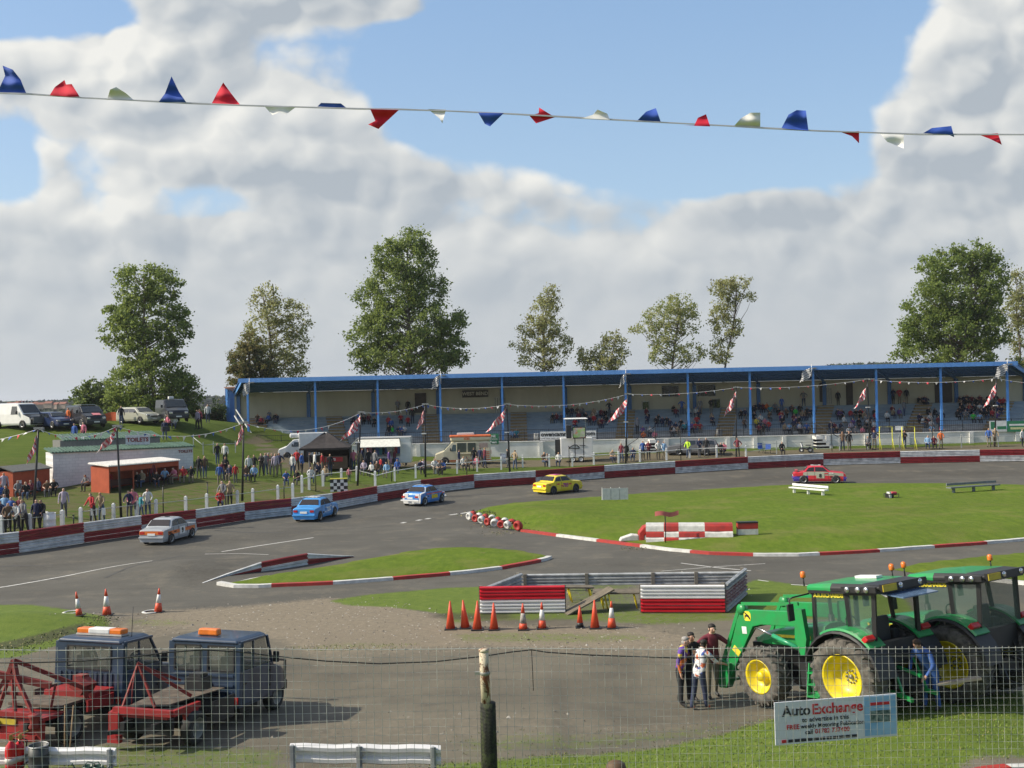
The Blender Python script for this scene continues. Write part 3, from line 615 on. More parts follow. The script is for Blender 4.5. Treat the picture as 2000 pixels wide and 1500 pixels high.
tree('massive full green tree at the right end of the roof', (1870, 790), [(1845, 520, 50, 38), (1905, 505, 34, 36), (1935, 545, 34, 52), (1870, 575, 84, 46), (1815, 600, 44, 40), (1790, 645, 40, 36), (1870, 640, 92, 48), (1920, 650, 44, 44), (1850, 690, 100, 32)], 122, 21000, .30, [LG, LD], 10, dens=28, trunkr=.36, cl=.7)
tree('pale thin tree behind the massive one at the right edge', (1985, 790), [(1992, 560, 20, 34), (1980, 610, 28, 36), (1995, 650, 26, 40), (2010, 590, 22, 40)], 128, 2600, .27, [LS, LO], 11, dens=15, cl=.6, trunkr=.18)
tree('low dark shrub at the right end wall of the stand', (1992, 830), [(1990, 715, 18, 20), (2005, 750, 22, 30), (2010, 790, 30, 34)], 117, 2800, .28, [LD, LO], 12, name='shrub', cl=.5, trunkr=.12, cat='shrub')
tree('low dark shrub between the last van and the blue end wall', (415, 826), [(425, 800, 20, 18), (415, 815, 22, 12), (372, 808, 20, 20)], 116, 1700, .28, [LD, LO], 13, name='shrub', cl=.4, trunkr=.1, cat='shrub')
def far_wood(name, pts, Y, hgt, n, seed, m):
    rnd = random.Random(seed); mb = MB()
    for i in range(n):
        t = rnd.random(); k = t*(len(pts)-1); j = min(len(pts)-2, int(k)); x = pts[j][0]+(pts[j+1][0]-pts[j][0])*(k-j); y = pts[j][1]+(pts[j+1][1]-pts[j][1])*(k-j)
        yy = Y*(1+.12*rnd.random()); c = at(x, y, yy); r = hgt*rnd.uniform(.35, .6)
        for q in range(26):
            u = Vector((rnd.gauss(0, 1), rnd.gauss(0, 1), rnd.gauss(0, 1))); u.normalize(); leaf(mb, c+Vector((u.x*r*1.2, u.y*r, u.z*r*.8-r*.7)), r*.62, rnd, 0 if rnd.random() < .6 else 1)
        mb.ico((c.x, c.y, c.z-r*.9), r*.8, 1, 1, (1.3, 1, .9), .3, i)
    tag(mb.build(name, m, None, fixn=False), kind='stuff')
fw1 = mat('far_wood_green', (.035, .055, .025), .95, var=.3, scale=.05); fw2 = mat('far_wood_dark', (.022, .036, .018), .95, var=.3, scale=.05)
far_wood('distant_wood', [(-30, 787), (60, 786), (120, 783), (160, 781), (230, 778), (300, 776), (360, 775), (440, 776), (500, 778)], 900, 11, 300, 1, [fw1, fw2])
far_wood('distant_wood', [(-30, 800), (60, 801), (120, 798), (170, 802), (300, 800), (380, 799), (440, 790)], 520, 6, 190, 2, [fw1, fw2])
far_wood('distant_wood', [(-20, 822), (60, 825), (140, 818), (200, 815), (390, 815), (440, 812)], 240, 4.5, 110, 3, [LD, fw2])
far_wood('distant_wood', [(1620, 713), (1700, 710), (1760, 710), (1830, 714)], 800, 9, 60, 4, [fw1, fw2])
hw = mat('far_house_wall', (.38, .30, .25), .9); hr = mat('far_house_roof', (.25, .11, .08), .9)
for i, (x, y) in enumerate([(22, 797), (38, 795), (52, 798), (66, 796), (80, 797), (96, 795), (110, 797), (124, 796)]):
    p = at(x, y, 480); root = thing('house', 'far brick house with red roof, ' + ordn[i] + ' of the village row from the left', 'house', p, .3*math.sin(i*5), 'far village houses')
    w = MB(); w.box((0, 0, .6), (3.0+i % 3*.5, 3, 2.2)); w.build('wall', hw, root); r_ = MB(); r_.prism([(-1.7, 1.7), (1.7, 1.7), (0, 2.7)], -1.8, 1.8, 'x'); r_.build('roof', hr, root)
# ---------------------------------------------------------------- grandstand
YF, YR = 104., 113.
def fx(px, Y): return at(px, 780, Y).x
XF = (fx(484, YF)-.35, fx(1970, YF)+.3); XR = (fx(458, YR), fx(2012, YR))
def sx(u, Y):
    t = (Y-YF)/(YR-YF); a = XF[0]+(XF[1]-XF[0])*u; b = XR[0]+(XR[1]-XR[0])*u; return a+(b-a)*t
def us(px, Y): # u for a pixel column at depth Y
    X = fx(px, Y); a = sx(0, Y); return (X-a)/(sx(1, Y)-a)
ZRF, ZRR = 9.93, 8.75
POSTS = [484, 616, 738, 860, 981, 1101, 1222, 1344, 1465, 1589, 1712, 1838, 1968]
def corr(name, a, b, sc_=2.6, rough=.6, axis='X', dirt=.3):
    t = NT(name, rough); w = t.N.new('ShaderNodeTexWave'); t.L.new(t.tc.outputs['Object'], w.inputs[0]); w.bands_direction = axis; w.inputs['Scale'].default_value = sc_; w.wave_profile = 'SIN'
    n = t.noise(.7, 5, .6, sc3=(1, 1, .3)); c = t.mix(t.rng(n, .3, .7), a, b); c = t.mix(t.rng(w.outputs[1], .0, .25, dirt, 0), c, tuple(x*.45 for x in a)); t.base(c); t.bump(w.outputs[1], .6, .05); return t.m  # wave troughs mixed towards a darker tone
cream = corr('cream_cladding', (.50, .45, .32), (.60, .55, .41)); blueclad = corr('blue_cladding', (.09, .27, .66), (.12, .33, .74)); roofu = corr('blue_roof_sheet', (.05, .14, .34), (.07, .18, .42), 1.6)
seatm = mat('bench_blue_grey', (.22, .28, .33), .7, scale=1.2, c2=(.30, .35, .39)); stairm = mat('stair_brown', (.23, .155, .07), .8, scale=3, c2=(.33, .23, .11)); conc = mat('concrete', (.30, .29, .27), .85, scale=1.5, c2=(.40, .39, .36), bump=.2)
whitewall = mat('whitewashed_wall', (.62, .61, .57), .85, scale=.9, c2=(.78, .77, .73), bump=.25, bscale=7)
darkm = mat('dark_opening', (.012, .012, .012), .9); doorm = mat('brown_door', (.06, .045, .035), .7)
stand = thing('grandstand', 'long open grandstand with blue roof posts and cream back wall', 'grandstand', (0, 0, 0))
def P_(mb, name, m, parent=None, **k): return mb.build(name, m, parent or stand, **k)
rf = MB(); q0 = [(sx(0, YF)-.3, YF-.5), (sx(1, YF)+.3, YF-.5), (sx(1, YR+.3)+.2, YR+.4), (sx(0, YR+.3)-.2, YR+.4)]
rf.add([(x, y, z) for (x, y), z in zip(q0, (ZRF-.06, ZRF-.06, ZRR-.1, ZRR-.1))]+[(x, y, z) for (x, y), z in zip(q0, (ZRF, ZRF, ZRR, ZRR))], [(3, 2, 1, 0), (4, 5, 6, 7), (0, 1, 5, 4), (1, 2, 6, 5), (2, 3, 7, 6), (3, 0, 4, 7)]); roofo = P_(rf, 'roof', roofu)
for k in range(1, 7):  # purlins
    y = YF+k*1.35; b = MB(); z = ZRF+(ZRR-ZRF)*(y-YF+.5)/(YR-YF+.9)-.14; b.bar((sx(0, y)+.1, y, z), (sx(1, y)-.1, y, z), .09, .14); b.build('purlin', roofu, roofo)
fa = MB(); fa.box(((XF[0]+XF[1])/2, YF-.56, ZRF-.14), (XF[1]-XF[0]+.9, .08, .42)); P_(fa, 'fascia', blueclad)
for i, px in enumerate(POSTS):
    u = us(px, YF); x = sx(u, YF); pb = MB(); pb.box((x, YF, (ZRF-.2+3.1)/2), (.20, .2, ZRF-.3-3.1)); P_(pb, 'roof_post', blue)
    r_ = MB(); xr = sx(u, YR-.2); r_.bar((x, YF+.1, ZRF-.34), (xr, YR-.2, ZRR-.34), .14, .22); r_.build('rafter', roofu, roofo)
    c = MB(); c.box((xr, YR-.12, (ZRR-.3+5.6)/2), (.38, .2, ZRR-.3-5.6)); P_(c, 'wall_column', mat('blue_column', (.06, .15, .34), .6))
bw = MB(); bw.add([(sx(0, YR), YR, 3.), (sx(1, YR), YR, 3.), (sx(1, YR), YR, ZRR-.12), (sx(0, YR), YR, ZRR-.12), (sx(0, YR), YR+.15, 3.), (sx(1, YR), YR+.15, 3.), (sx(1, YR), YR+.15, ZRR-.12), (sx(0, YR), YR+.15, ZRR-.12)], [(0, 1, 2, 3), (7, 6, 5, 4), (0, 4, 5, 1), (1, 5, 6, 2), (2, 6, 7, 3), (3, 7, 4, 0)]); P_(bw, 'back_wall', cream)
# doors and windows in the back wall
def wallbox(px0, py0, px1, py1, m, name, dpt=.06, Y=YR-.03):
    a = at(px0, py0, Y); b = at(px1, py1, Y); mb = MB(); mb.box(((a.x+b.x)/2, Y-dpt/2, (a.z+b.z)/2), (abs(b.x-a.x), dpt, abs(a.z-b.z))); return P_(mb, name, m)
for q in [(810, 768, 833, 806), (1652, 748, 1666, 792), (1825, 748, 1860, 786), (1345+255, 748, 1345+262, 785)]: wallbox(*q, doorm, 'door')
for q in [(1293, 754, 1325, 774), (1362, 752, 1397, 773), (1255, 785, 1267, 799), (1390, 780, 1406, 800)]:
    f = wallbox(q[0]-1.5, q[1]-1.5, q[2]+1.5, q[3]+1.5, mat('window_frame_cream', (.4, .38, .33)), 'window', .05); a = at(q[0], q[1], YR); b = at(q[2], q[3], YR); g = MB(); g.box(((a.x+b.x)/2, YR-.10, (a.z+b.z)/2), (b.x-a.x, .02, a.z-b.z)); g.build('pane', glassd, f)
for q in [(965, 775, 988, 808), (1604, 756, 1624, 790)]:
    o_ = wallbox(*q, mat('painted_sunlit_opening', (.55, .52, .42), .8), 'open_doorway', .05)  # pale panel paints the sunlight seen in the opening
    for k in range(5):
        a = at(q[0]+2+k*(q[2]-q[0]-4)/4, q[1]+2, YR); b = at(q[0], q[3]-1, YR); s_ = MB(); s_.box((a.x, YR-.13, (a.z+b.z)/2), (.10, .04, a.z-b.z)); s_.build('bar', mat('grey_bar', (.30, .27, .22)), o_)
# end walls of the rear passage
for sgn, (pa, pb) in ((0, (458, 440)), (1, (1996, 2030))):
    e = MB(); xa = sx(sgn, YR) if sgn else fx(pa, YR); xb = fx(pb, 117.5); w_ = .12 if not sgn else -.12
    e.add([(xa, YR+.16, 4.2), (xa+w_, YR+.16, 4.2), (xb+w_, 117.5, 4.2), (xb, 117.5, 4.2), (xa, YR+.16, ZRR+.05), (xa+w_, YR+.16, ZRR+.05), (xb+w_, 117.5, ZRR+.55), (xb, 117.5, ZRR+.55)], [(3, 2, 1, 0), (4, 5, 6, 7), (0, 1, 5, 4), (1, 2, 6, 5), (2, 3, 7, 6), (3, 0, 4, 7)]); eo = P_(e, 'end_wall', blue)
    for q in range(7): rb_ = MB(); t0 = (q+.5)/7; xx = xa+(xb-xa)*t0-(.03 if not sgn else -.03); yy = YR+.16+(117.5-YR-.16)*t0; rb_.bar((xx, yy, 4.3), (xx, yy, ZRR+.5*t0), .06, .10); rb_.build('cladding_rib', blueclad, eo)
    g = MB(); xf = sx(sgn, YF-.5)+(-.36 if not sgn else .36); xq = xa+(-.05 if not sgn else .3); g.add([(xf, YF-.52, ZRF+.08), (xf, YF-.52, ZRF-.42), (xq, YR+.15, ZRR-.5), (xq, YR+.15, ZRR+.05)]+[(xf+.08, YF-.52, ZRF+.08), (xf+.08, YF-.52, ZRF-.42), (xq+.08, YR+.15, ZRR-.5), (xq+.08, YR+.15, ZRR+.05)], [(0, 1, 2, 3), (7, 6, 5, 4), (0, 4, 5, 1), (1, 5, 6, 2), (2, 6, 7, 3), (3, 7, 4, 0)]); P_(g, 'barge_board', blueclad)
rr_ = MB(); rr_.add([(fx(457, YR)-.2, YR+.3, ZRR+.06), (fx(2005, YR), YR+.3, ZRR+.06), (fx(2025, 117.5), 117.7, ZRR+.58), (fx(440, 117.5)-.2, 117.7, ZRR+.58)]+[(fx(457, YR)-.2, YR+.3, ZRR+.13), (fx(2005, YR), YR+.3, ZRR+.13), (fx(2025, 117.5), 117.7, ZRR+.65), (fx(440, 117.5)-.2, 117.7, ZRR+.65)], [(3, 2, 1, 0), (4, 5, 6, 7), (0, 1, 5, 4), (1, 2, 6, 5), (2, 3, 7, 6), (3, 0, 4, 7)]); P_(rr_, 'rear_roof', mat('rust_roof', (.20, .10, .07), .8))
# terraces
TY = [105.6+.84*k for k in range(9)]; TZ = [3.35+.30*k for k in range(9)]
def tier(y): 
    z = 3.0
    for k in range(9):
        if y >= TY[k]: z = TZ[k]
    return z
ti = [MB(), MB()]
for k in range(9):
    y0, y1 = TY[k], (TY[k+1] if k < 8 else YR); mb = ti[0] if k > 1 else ti[1]
    mb.add([(sx(0, y0), y0, 1.5), (sx(1, y0), y0, 1.5), (sx(1, y1), y1, 1.5), (sx(0, y1), y1, 1.5), (sx(0, y0), y0, TZ[k]), (sx(1, y0), y0, TZ[k]), (sx(1, y1), y1, TZ[k]), (sx(0, y1), y1, TZ[k])], [(4, 5, 6, 7), (0, 1, 5, 4), (3, 0, 4, 7), (1, 2, 6, 5)])
P_(ti[0], 'seating_tiers', seatm); P_(ti[1], 'lower_tiers', conc)
for k in range(1, 9):
    y = TY[k]+.08; b = MB(); b.add([(sx(0.004, y), y, TZ[k]+.02), (sx(.996, y), y, TZ[k]+.02), (sx(.996, y+.3), y+.3, TZ[k]+.02), (sx(.004, y+.3), y+.3, TZ[k]+.02)]+[(sx(0.004, y), y, TZ[k]+.06), (sx(.996, y), y, TZ[k]+.06), (sx(.996, y+.3), y+.3, TZ[k]+.06), (sx(.004, y+.3), y+.3, TZ[k]+.06)], [(3, 2, 1, 0), (4, 5, 6, 7), (0, 1, 5, 4), (1, 2, 6, 5), (2, 3, 7, 6), (3, 0, 4, 7)]); P_(b, 'bench_row', mat('bench_slat', (.26, .32, .37), .6, scale=1, c2=(.34, .39, .42)))
for px in (505, 655, 838, 1012, 1222, 1420, 1607, 1797, 1955):
    u = us(px, 110.); mb = MB()
    for k in range(-2, 17):
        y0 = TY[0]+k*.42; z = 3.40+k*.15+.03; y0 = max(y0, 104.5)
        xa, xb = sx(u, y0)-.9, sx(u, y0)+.9; mb.box((sx(u, y0+.2), y0+.21, (z+2)/2+.0), (1.75, .40, z-2))
    P_(mb, 'gangway_stair', stairm)
for (p0_, p1_) in (((461, 800), (497, 856)), ((458, 812), (490, 862))):
    hb = MB(); a_ = at(p0_[0], p0_[1], 106.); b_ = at(p1_[0], p1_[1], 103.4); hb.bar(a_, b_, .08, .10); P_(hb, 'sloping_rail', white)
dk = MB(); dk.b2((XF[0], 102.9, 1.2), (XF[1], TY[0]-.01, 2.93)); P_(dk, 'walkway', conc)
fw = MB(); fw.b2((XF[0]+.2, 102.6, .6), (XF[1]+6, 102.88, 3.0)); fwo = P_(fw, 'front_wall', whitewall)
cap = MB(); cap.b2((XF[0]+.1, 102.54, 3.0), (XF[1]+6, 102.95, 3.07)); cap.build('coping', whitewall, fwo)
for px in (815, 880, 1055, 1215, 1300, 1420, 1473, 1530, 1615, 1690, 1770, 1895, 1985):
    b = MB(); x = fx(px, 102.5); b.b2((x-.2, 102.42, .8), (x+.2, 102.58, 2.96)); b.build('pier', whitewall, fwo)
for (a, b, dirn) in ((1236, 1278, 1), (1590, 1634, -1)):  # white block steps up to the walkway
    mb = MB()
    for k in range(6):
        xa = fx(a if dirn > 0 else b, 102.); w_ = 1.9-.3*k if False else 0
        x0 = fx(a, 101.5); x1 = fx(b, 101.5); xs = x0+(x1-x0)*k/7 if dirn > 0 else x0; xe = x1 if dirn > 0 else x1-(x1-x0)*k/7
        mb.b2((xs, 101.1, .8+(.33*k)), (xe, 102.5, 1.35+.33*k))
    st_ = P_(mb, 'block_stair', whitewall)
    hr_ = MB(); pa = fx(a if dirn > 0 else b, 101.2); pb = fx(b if dirn > 0 else a, 101.2); hr_.tube([(pa-dirn*.6, 101.15, 1.7), (pa-dirn*.6, 101.15, 2.5), (pb, 101.15, 4.3)], .035, 6); hr_.tube([(pb, 101.15, 4.3), (pb, 101.15, 2.9)], .035, 6); hr_.build('handrail', black, st_)
rl = MB(); xs = [fx(500, 103.1)+k*2.45 for k in range(33)]
for x in xs: rl.box((x, 103.1, 3.6), (.05, .05, 1.3))
for z in (4.2, 3.68, 3.2): rl.bar((xs[0], 103.1, z), (xs[-1], 103.1, z), .04, .04)
x = xs[0]
while x < xs[-1]: rl.box((x, 103.1, 3.65), (.014, .014, 1.1)); x += .21
P_(rl, 'mesh_railing', black)
# writing helper
def text(s, size, m, parent, loc, rot=(PI/2, 0, 0), ext=.01, bold=0., name='lettering', align='CENTER', sx_=1.):
    cu = bpy.data.curves.new('t', 'FONT'); cu.body = s; cu.size = size; cu.extrude = ext; cu.offset = bold; cu.align_x = align; cu.align_y = 'CENTER'; cu.resolution_u = 3
    o = bpy.data.objects.new('t', cu); col.objects.link(o); dg = bpy.context.evaluated_depsgraph_get(); me = bpy.data.meshes.new_from_object(o.evaluated_get(dg)); bpy.data.objects.remove(o); bpy.data.curves.remove(cu)
    me.materials.clear(); me.materials.append(m); r = bpy.data.objects.new(name, me); col.objects.link(r); r.parent = parent; r.location = loc; r.rotation_euler = rot; r.scale = (sx_, 1, 1); return r
sg = thing('name_board', 'dark board reading WEST BEND fixed to the cream back wall', 'sign', at(928, 769, YR-.3)); b = MB(); b.box((0, 0, 0), (2.85, .06, .78)); b.build('board', mat('board_brown', (.05, .04, .03)), sg)
text('WEST BEND', .52, mat('cream_letters', (.55, .50, .38)), sg, (0, -.05, 0), bold=.012)
# TV banner text etc. on the railing
def banner(px0, py0, px1, py1, Y, bg, label, cat='banner', roll=0.):
    a, b = at(px0, (py0+py1)/2, Y), at(px1, (py0+py1)/2, Y); w = b.x-a.x; hh = (py1-py0)/F*Y; r = thing('banner', label, cat, (a+b)/2); r.rotation_euler = (0, roll, 0)
    m = MB(); m.box((0, 0, 0), (w, .03, hh)); m.build('sheet', bg, r); return r, w, hh
bn, w, hh = banner(1055, 842, 1164, 858, 102.95, white, 'long white banner with bold black lettering tied to the railing')
text('owencamm', hh*.72, black, bn, (-w*.5+.08, -.03, .12), bold=.02, align='LEFT'); text('com', hh*.72, black, bn, (w*.5-.08, -.03, .12), bold=.02, align='RIGHT')
for k in range(11): 
    m = MB(); m.box((-w*.5+.3+k*w/11, -.02, -hh*.36), (w/13, .01, hh*.1)); m.build('small_print', mat('print_grey', (.2, .2, .2)), bn)
gb = mat('banner_green', (.03, .20, .09)); 
bn, w, hh = banner(953, 847, 974, 867, 102.5, gb, 'square green banner with white writing behind the ice cream van'); text('FINE', .34, white, bn, (-.1, -.03, .25), bold=.01); text('FOODS', .25, white, bn, (0, -.03, -.05)); text('Team', .3, white, bn, (0, -.03, -.34), bold=.01)
bn, w, hh = banner(1933, 822, 1966, 843, 102.4, white, 'white banner with green corner at the right end of the wall'); m = MB(); m.box((-.5, -.02, .1), (.5, .01, .7)); m.build('print', gb, bn); m = MB(); m.box((.35, -.02, -.15), (.9, .01, .3)); m.build('print', gb, bn)
bn, w, hh = banner(1967, 822, 2010, 843, 102.4, gb, 'green banner with pale stripes at the right edge of the wall'); m = MB(); m.box((0, -.02, .15), (w*.8, .01, .18)); m.build('print', white, bn); m = MB(); m.box((0, -.02, -.2), (w*.7, .01, .22)); m.build('print', mat('pale_yellow', (.6, .6, .3)), bn)
bn, w, hh = banner(1749, 832, 1764, 840, 103., white, 'small pale notice on the railing beside the yellow frames', 'notice')
# ---------------------------------------------------------------- vehicles
def wheel_parts(root, x, y, r, w, side, rimm, tyrem=rubber, dish=.02, rr=.62):
    M = Matrix.Translation((x, y, r)) @ Matrix.Rotation(-PI/2*side, 4, 'X')
    t = MB(); t.lathe([(r*rr, -w/2), (r*.93, -w/2), (r, -w*.36), (r, w*.36), (r*.93, w/2), (r*rr, w/2)], 22, M, close=True); to = t.build('wheel', tyrem, root)
    m = MB(); m.lathe([(0, w*.5-.05-dish), (r*rr*.35, w*.5-.03-dish), (r*rr*.45, w*.5-.07-dish), (r*rr*.8, w*.5-.06-dish), (r*rr*.9, w*.5-.005), (r*rr+.004, w*.5)], 18, M, cap=False); m.build('rim', rimm, to)
def paintm(n, c, **k): return mat('paint_'+n, c, .32, var=.05, scale=2, coat=.4, **k)
def vehicle(name, label, cat, loc, rz, W, prof, belt, tumble, zb, paint, mf=None, sidewin=(), screens=(), wheels=(-1.25, 1.25), r=.30, rimm=None, group=None, glass=None, arch=True):
    root = thing(name, label, cat, loc, rz, group); gl = glass or glassd; w = W/2; rings = []
    def hw(z, x): 
        e = 1.
        x0, x1 = prof[0][0], prof[-1][0]
        if x-x0 < .35: e = .93+.07*(x-x0)/.35
        if x1-x < .45: e = .88+.12*(x1-x)/.45
        return (w*e if z <= belt else w*e-tumble*(z-belt))
    for x, zt in prof:
        zz = min(belt, zt-.06); zl = min(zb+.16, zz-.02); wt = hw(zt, x); wb = hw(0, x)
        rings.append([(x, -wb*.93, zb), (x, -wb, zl), (x, -wb, (zl+zz)/2), (x, -wb*.995, zz), (x, -wt, zt-.05), (x, -wt+.12, zt), (x, 0, zt+.02), (x, wt-.12, zt), (x, wt, zt-.05), (x, wb*.995, zz), (x, wb, (zl+zz)/2), (x, wb, zl), (x, wb*.93, zb)])
    b = MB(); b.loft(rings, mf=mf, m=0, sm=False); bo = b.build('body', paint, root, bevel=.035)
    for k in range(2):
        s = 1 if k else -1
        for poly in sidewin:
            g = MB(); vs = [(x, s*(hw(z, x)+.012), z) for x, z in poly]; vi = [(x, s*(hw(z, x)-.02), z) for x, z in poly]; n = len(poly)
            g.add(vs+vi, [tuple(range(n)), tuple(range(2*n-1, n-1, -1))]+[(i, i+n, (i+1) % n+n, (i+1) % n) for i in range(n)]); g.build('side_window', gl, root)
        for x in wheels:
            if arch:
                a = MB(); a.lathe([(0, 0), (r*1.16, 0), (r*1.16, .03), (0, .03)], 20, Matrix.Translation((x, s*(hw(0, x)-.022), r)) @ Matrix.Rotation(-PI/2*s, 4, 'X')); a.build('wheel_arch', black, root)
            wheel_parts(root, x, s*(hw(0, x)-.07), r, .2, s, rimm or steel)
    for (xa, za), (xb, zb_), nm in screens:
        g = MB(); d = Vector((xb-xa, 0, zb_-za)); n = Vector((-d.z, 0, d.x)).normalized()
        if n.z < 0: n = -n
        a0 = Vector((xa, 0, za))+d*.08+n*.035; b0 = Vector((xa, 0, za))+d*.92+n*.035; wa, wb2 = hw(a0.z, 0)-.10, hw(b0.z, 0)-.10; vs = [a0+Vector((0, -wa, 0)), a0+Vector((0, wa, 0)), b0+Vector((0, wb2, 0)), b0+Vector((0, -wb2, 0))]
        g.add(vs+[v-n*.03 for v in vs], [(0, 1, 2, 3), (7, 6, 5, 4), (0, 4, 5, 1), (1, 5, 6, 2), (2, 6, 7, 3), (3, 7, 4, 0)]); g.build(nm, gl, root)
    return root
def addbox(root, name, c, d, m, rot=None, bevel=0.):
    b = MB(); b.box(c, d, rot); return b.build(name, m, root, bevel=bevel)
SAL = [(-2.0, .48), (-1.99, .80), (-1.9, .86), (-1.25, .93), (-.88, 1.30), (-.6, 1.37), (.1, 1.38), (.32, 1.33), (.82, .94), (1.8, .84), (1.96, .74), (2.0, .48)]
SW = [[(-1.05, .96), (-.82, 1.24), (-.42, 1.29), (-.42, .96)], [(-.34, .96), (-.34, 1.29), (.28, 1.27), (.62, .96)]]
SCR = [((-1.22, .95), (-.86, 1.32), 'rear_window'), ((.34, 1.33), (.80, .96), 'windscreen')]
wornred = mat('race_red', (.55, .03, .05), .4, scale=3, c2=(.62, .10, .12))
def racecar(label, px, py, rz, paint, mf=None, sc_=1., roof=None, number=None, nm=None, tail=None, prof=SAL, rimm=None, **kw):
    p = G(px, py, 45); p.z = h_in(p.x, p.y)+.02
    r = vehicle('racing_car', label, 'racing car', p, R(rz), 1.58, prof, .93, .38, .17, paint, mf, SW, SCR, (-1.22, 1.22), .30, rimm, 'saloon cars racing on the oval', mat('race_glass', (.03, .025, .025), .15))
    r.scale = (sc_,)*3
    addbox(r, 'rear_bumper', (-2.03, 0, .42), (.10, 1.5, .10), tail or steel, bevel=.02); addbox(r, 'front_bumper', (2.02, 0, .42), (.10, 1.42, .10), tail or steel, bevel=.02)
    m = MB(); m.tube([(-.5, -.5, .9), (-.45, -.48, 1.28), (-.45, .48, 1.28), (-.5, .5, .9)], .03, 6); m.tube([(.35, -.5, .9), (.25, -.46, 1.26), (.25, .46, 1.26), (.35, .5, .9)], .03, 6); m.build('roll_cage', mat('cage_grey', (.3, .3, .3)), r)
    rn = random.Random(px); m = MB()
    for s in (-1, 1):
        for q in range(7): m.box((rn.uniform(-1.7, 1.5), s*.797, rn.uniform(.45, .8)), (rn.uniform(.15, .4), .016, rn.uniform(.05, .12)), m=rn.randrange(3))
    m.build('sponsor_decal', [white, black, pred], r); m = MB()
    for s in (-1, 1):
        for xx in (-.95, -.38, .66): m.box((xx, s*.792, .62), (.012, .012, .55))
    m.build('panel_gap', black, r)
    for s in (-1, 1): addbox(r, 'tail_light', (-2.0, s*.55, .68), (.05, .26, .13), redlens); addbox(r, 'headlight', (1.99, s*.48, .64), (.05, .22, .16), chrome)
    addbox(r, 'number_plate', (-2.02, 0, .60), (.03, .46, .13), white)
    if roof: addbox(r, 'roof_panel', (-.25, 0, 1.405), (.75, .72, .02), roof)
    if number:
        for s in (-1, 1):
            if nm is not None: addbox(r, 'number_panel', (.05, s*.80, .62), (.62, .02, .42), nm[0])
            text(number, .40, nm[1], r, (.05, s*.815, .60), (PI/2, 0, 0 if s < 0 else PI), bold=.015, name='race_number')
        text(number, .5, nm[1], r, (-.25, 0, 1.42), (0, 0, -PI/2), bold=.015, name='roof_number')
    return r
silver = paintm('silver', (.36, .38, .40)); porange = paintm('orange', (.70, .17, .03)); pblue = paintm('blue', (.04, .22, .60)); plb = paintm('light_blue', (.06, .30, .68)); pyel = paintm('yellow', (.78, .62, .03)); pwhite = paintm('white', (.75, .75, .73)); pred = paintm('red', (.58, .03, .05)); pnavy = paintm('navy', (.015, .03, .09)); pblk = paintm('black', (.012, .012, .014)); pviolet = paintm('violet', (.07, .05, .38)); pcream = paintm('cream', (.66, .60, .42)); pgold = paintm('pale_gold', (.42, .42, .34)); pgrey = paintm('grey', (.15, .15, .16))
r = racecar('silver saloon race car with orange stripe along its side, hindmost of the field', 331, 1056, 80, [silver], None, .96, None, '9', (pwhite, black), silver); addbox(r, 'rear_panel', (-2.0, 0, .68), (.03, 1.45, .2), porange)
for s in (-1, 1): addbox(r, 'side_stripe', (.0, s*.795, .62), (3.1, .02, .20), porange)
r = racecar('light blue saloon race car with silver roof and white side number, second from the back', 618, 1013, 78, [plb], None, 1.0, silver, '720', None or (plb, white), plb); addbox(r, 'bonnet_stripe', (1.3, 0, .93), (.8, .22, .02), white)
IMP = [(-1.75, .45), (-1.74, .78), (-1.66, .90), (-1.15, .98), (-.82, 1.30), (-.6, 1.37), (.1, 1.38), (.32, 1.33), (.82, .94), (1.6, .76), (1.76, .66), (1.8, .45)]
r = racecar('blue and white striped rear engined race car with yellow side lettering, middle of the field', 829, 984, 64, [pblue, pwhite], lambda i, j: 1 if (j in (4, 7) and i < 4) or (i == -1) else 0, .98, None, None, None, pwhite, IMP, mat('white_rim', (.7, .7, .68)))
for s in (-.28, .28): addbox(r, 'roof_stripe', (-.25, s, 1.405), (.85, .18, .015), pwhite); addbox(r, 'engine_lid_panel', (-1.66, s*1.7, .72), (.2, .34, .30), pwhite)
for s in (-1, 1): text('BARR', .34, yellow, r, (.15, s*.81, .55), (PI/2, 0, 0 if s < 0 else PI), bold=.02, name='side_lettering'); addbox(r, 'side_stripe', (.1, s*.80, .80), (2.2, .015, .07), pred)
r = racecar('yellow saloon race car with pink roof and purple side number, second in the field', 1090, 962, 42, [pyel], None, 1.0, mat('pink_roof', (.60, .22, .30)), '785', (pyel, mat('purple_number', (.35, .03, .22))), pyel, rimm=pblk)
r = racecar('red race car with violet skirts and gold doors leading the field', 1600, 943, -13, [pred, pviolet, pgold], lambda i, j: 1 if j in (0, 1, 10, 11) and (i < 4 or i > 8) else (2 if j in (2, 9) and 2 < i < 9 else 0), 1.02, pwhite, '8', (pgold, black), pviolet)
addbox(r, 'rear_spoiler', (-1.75, 0, 1.02), (.22, 1.4, .04), pred)
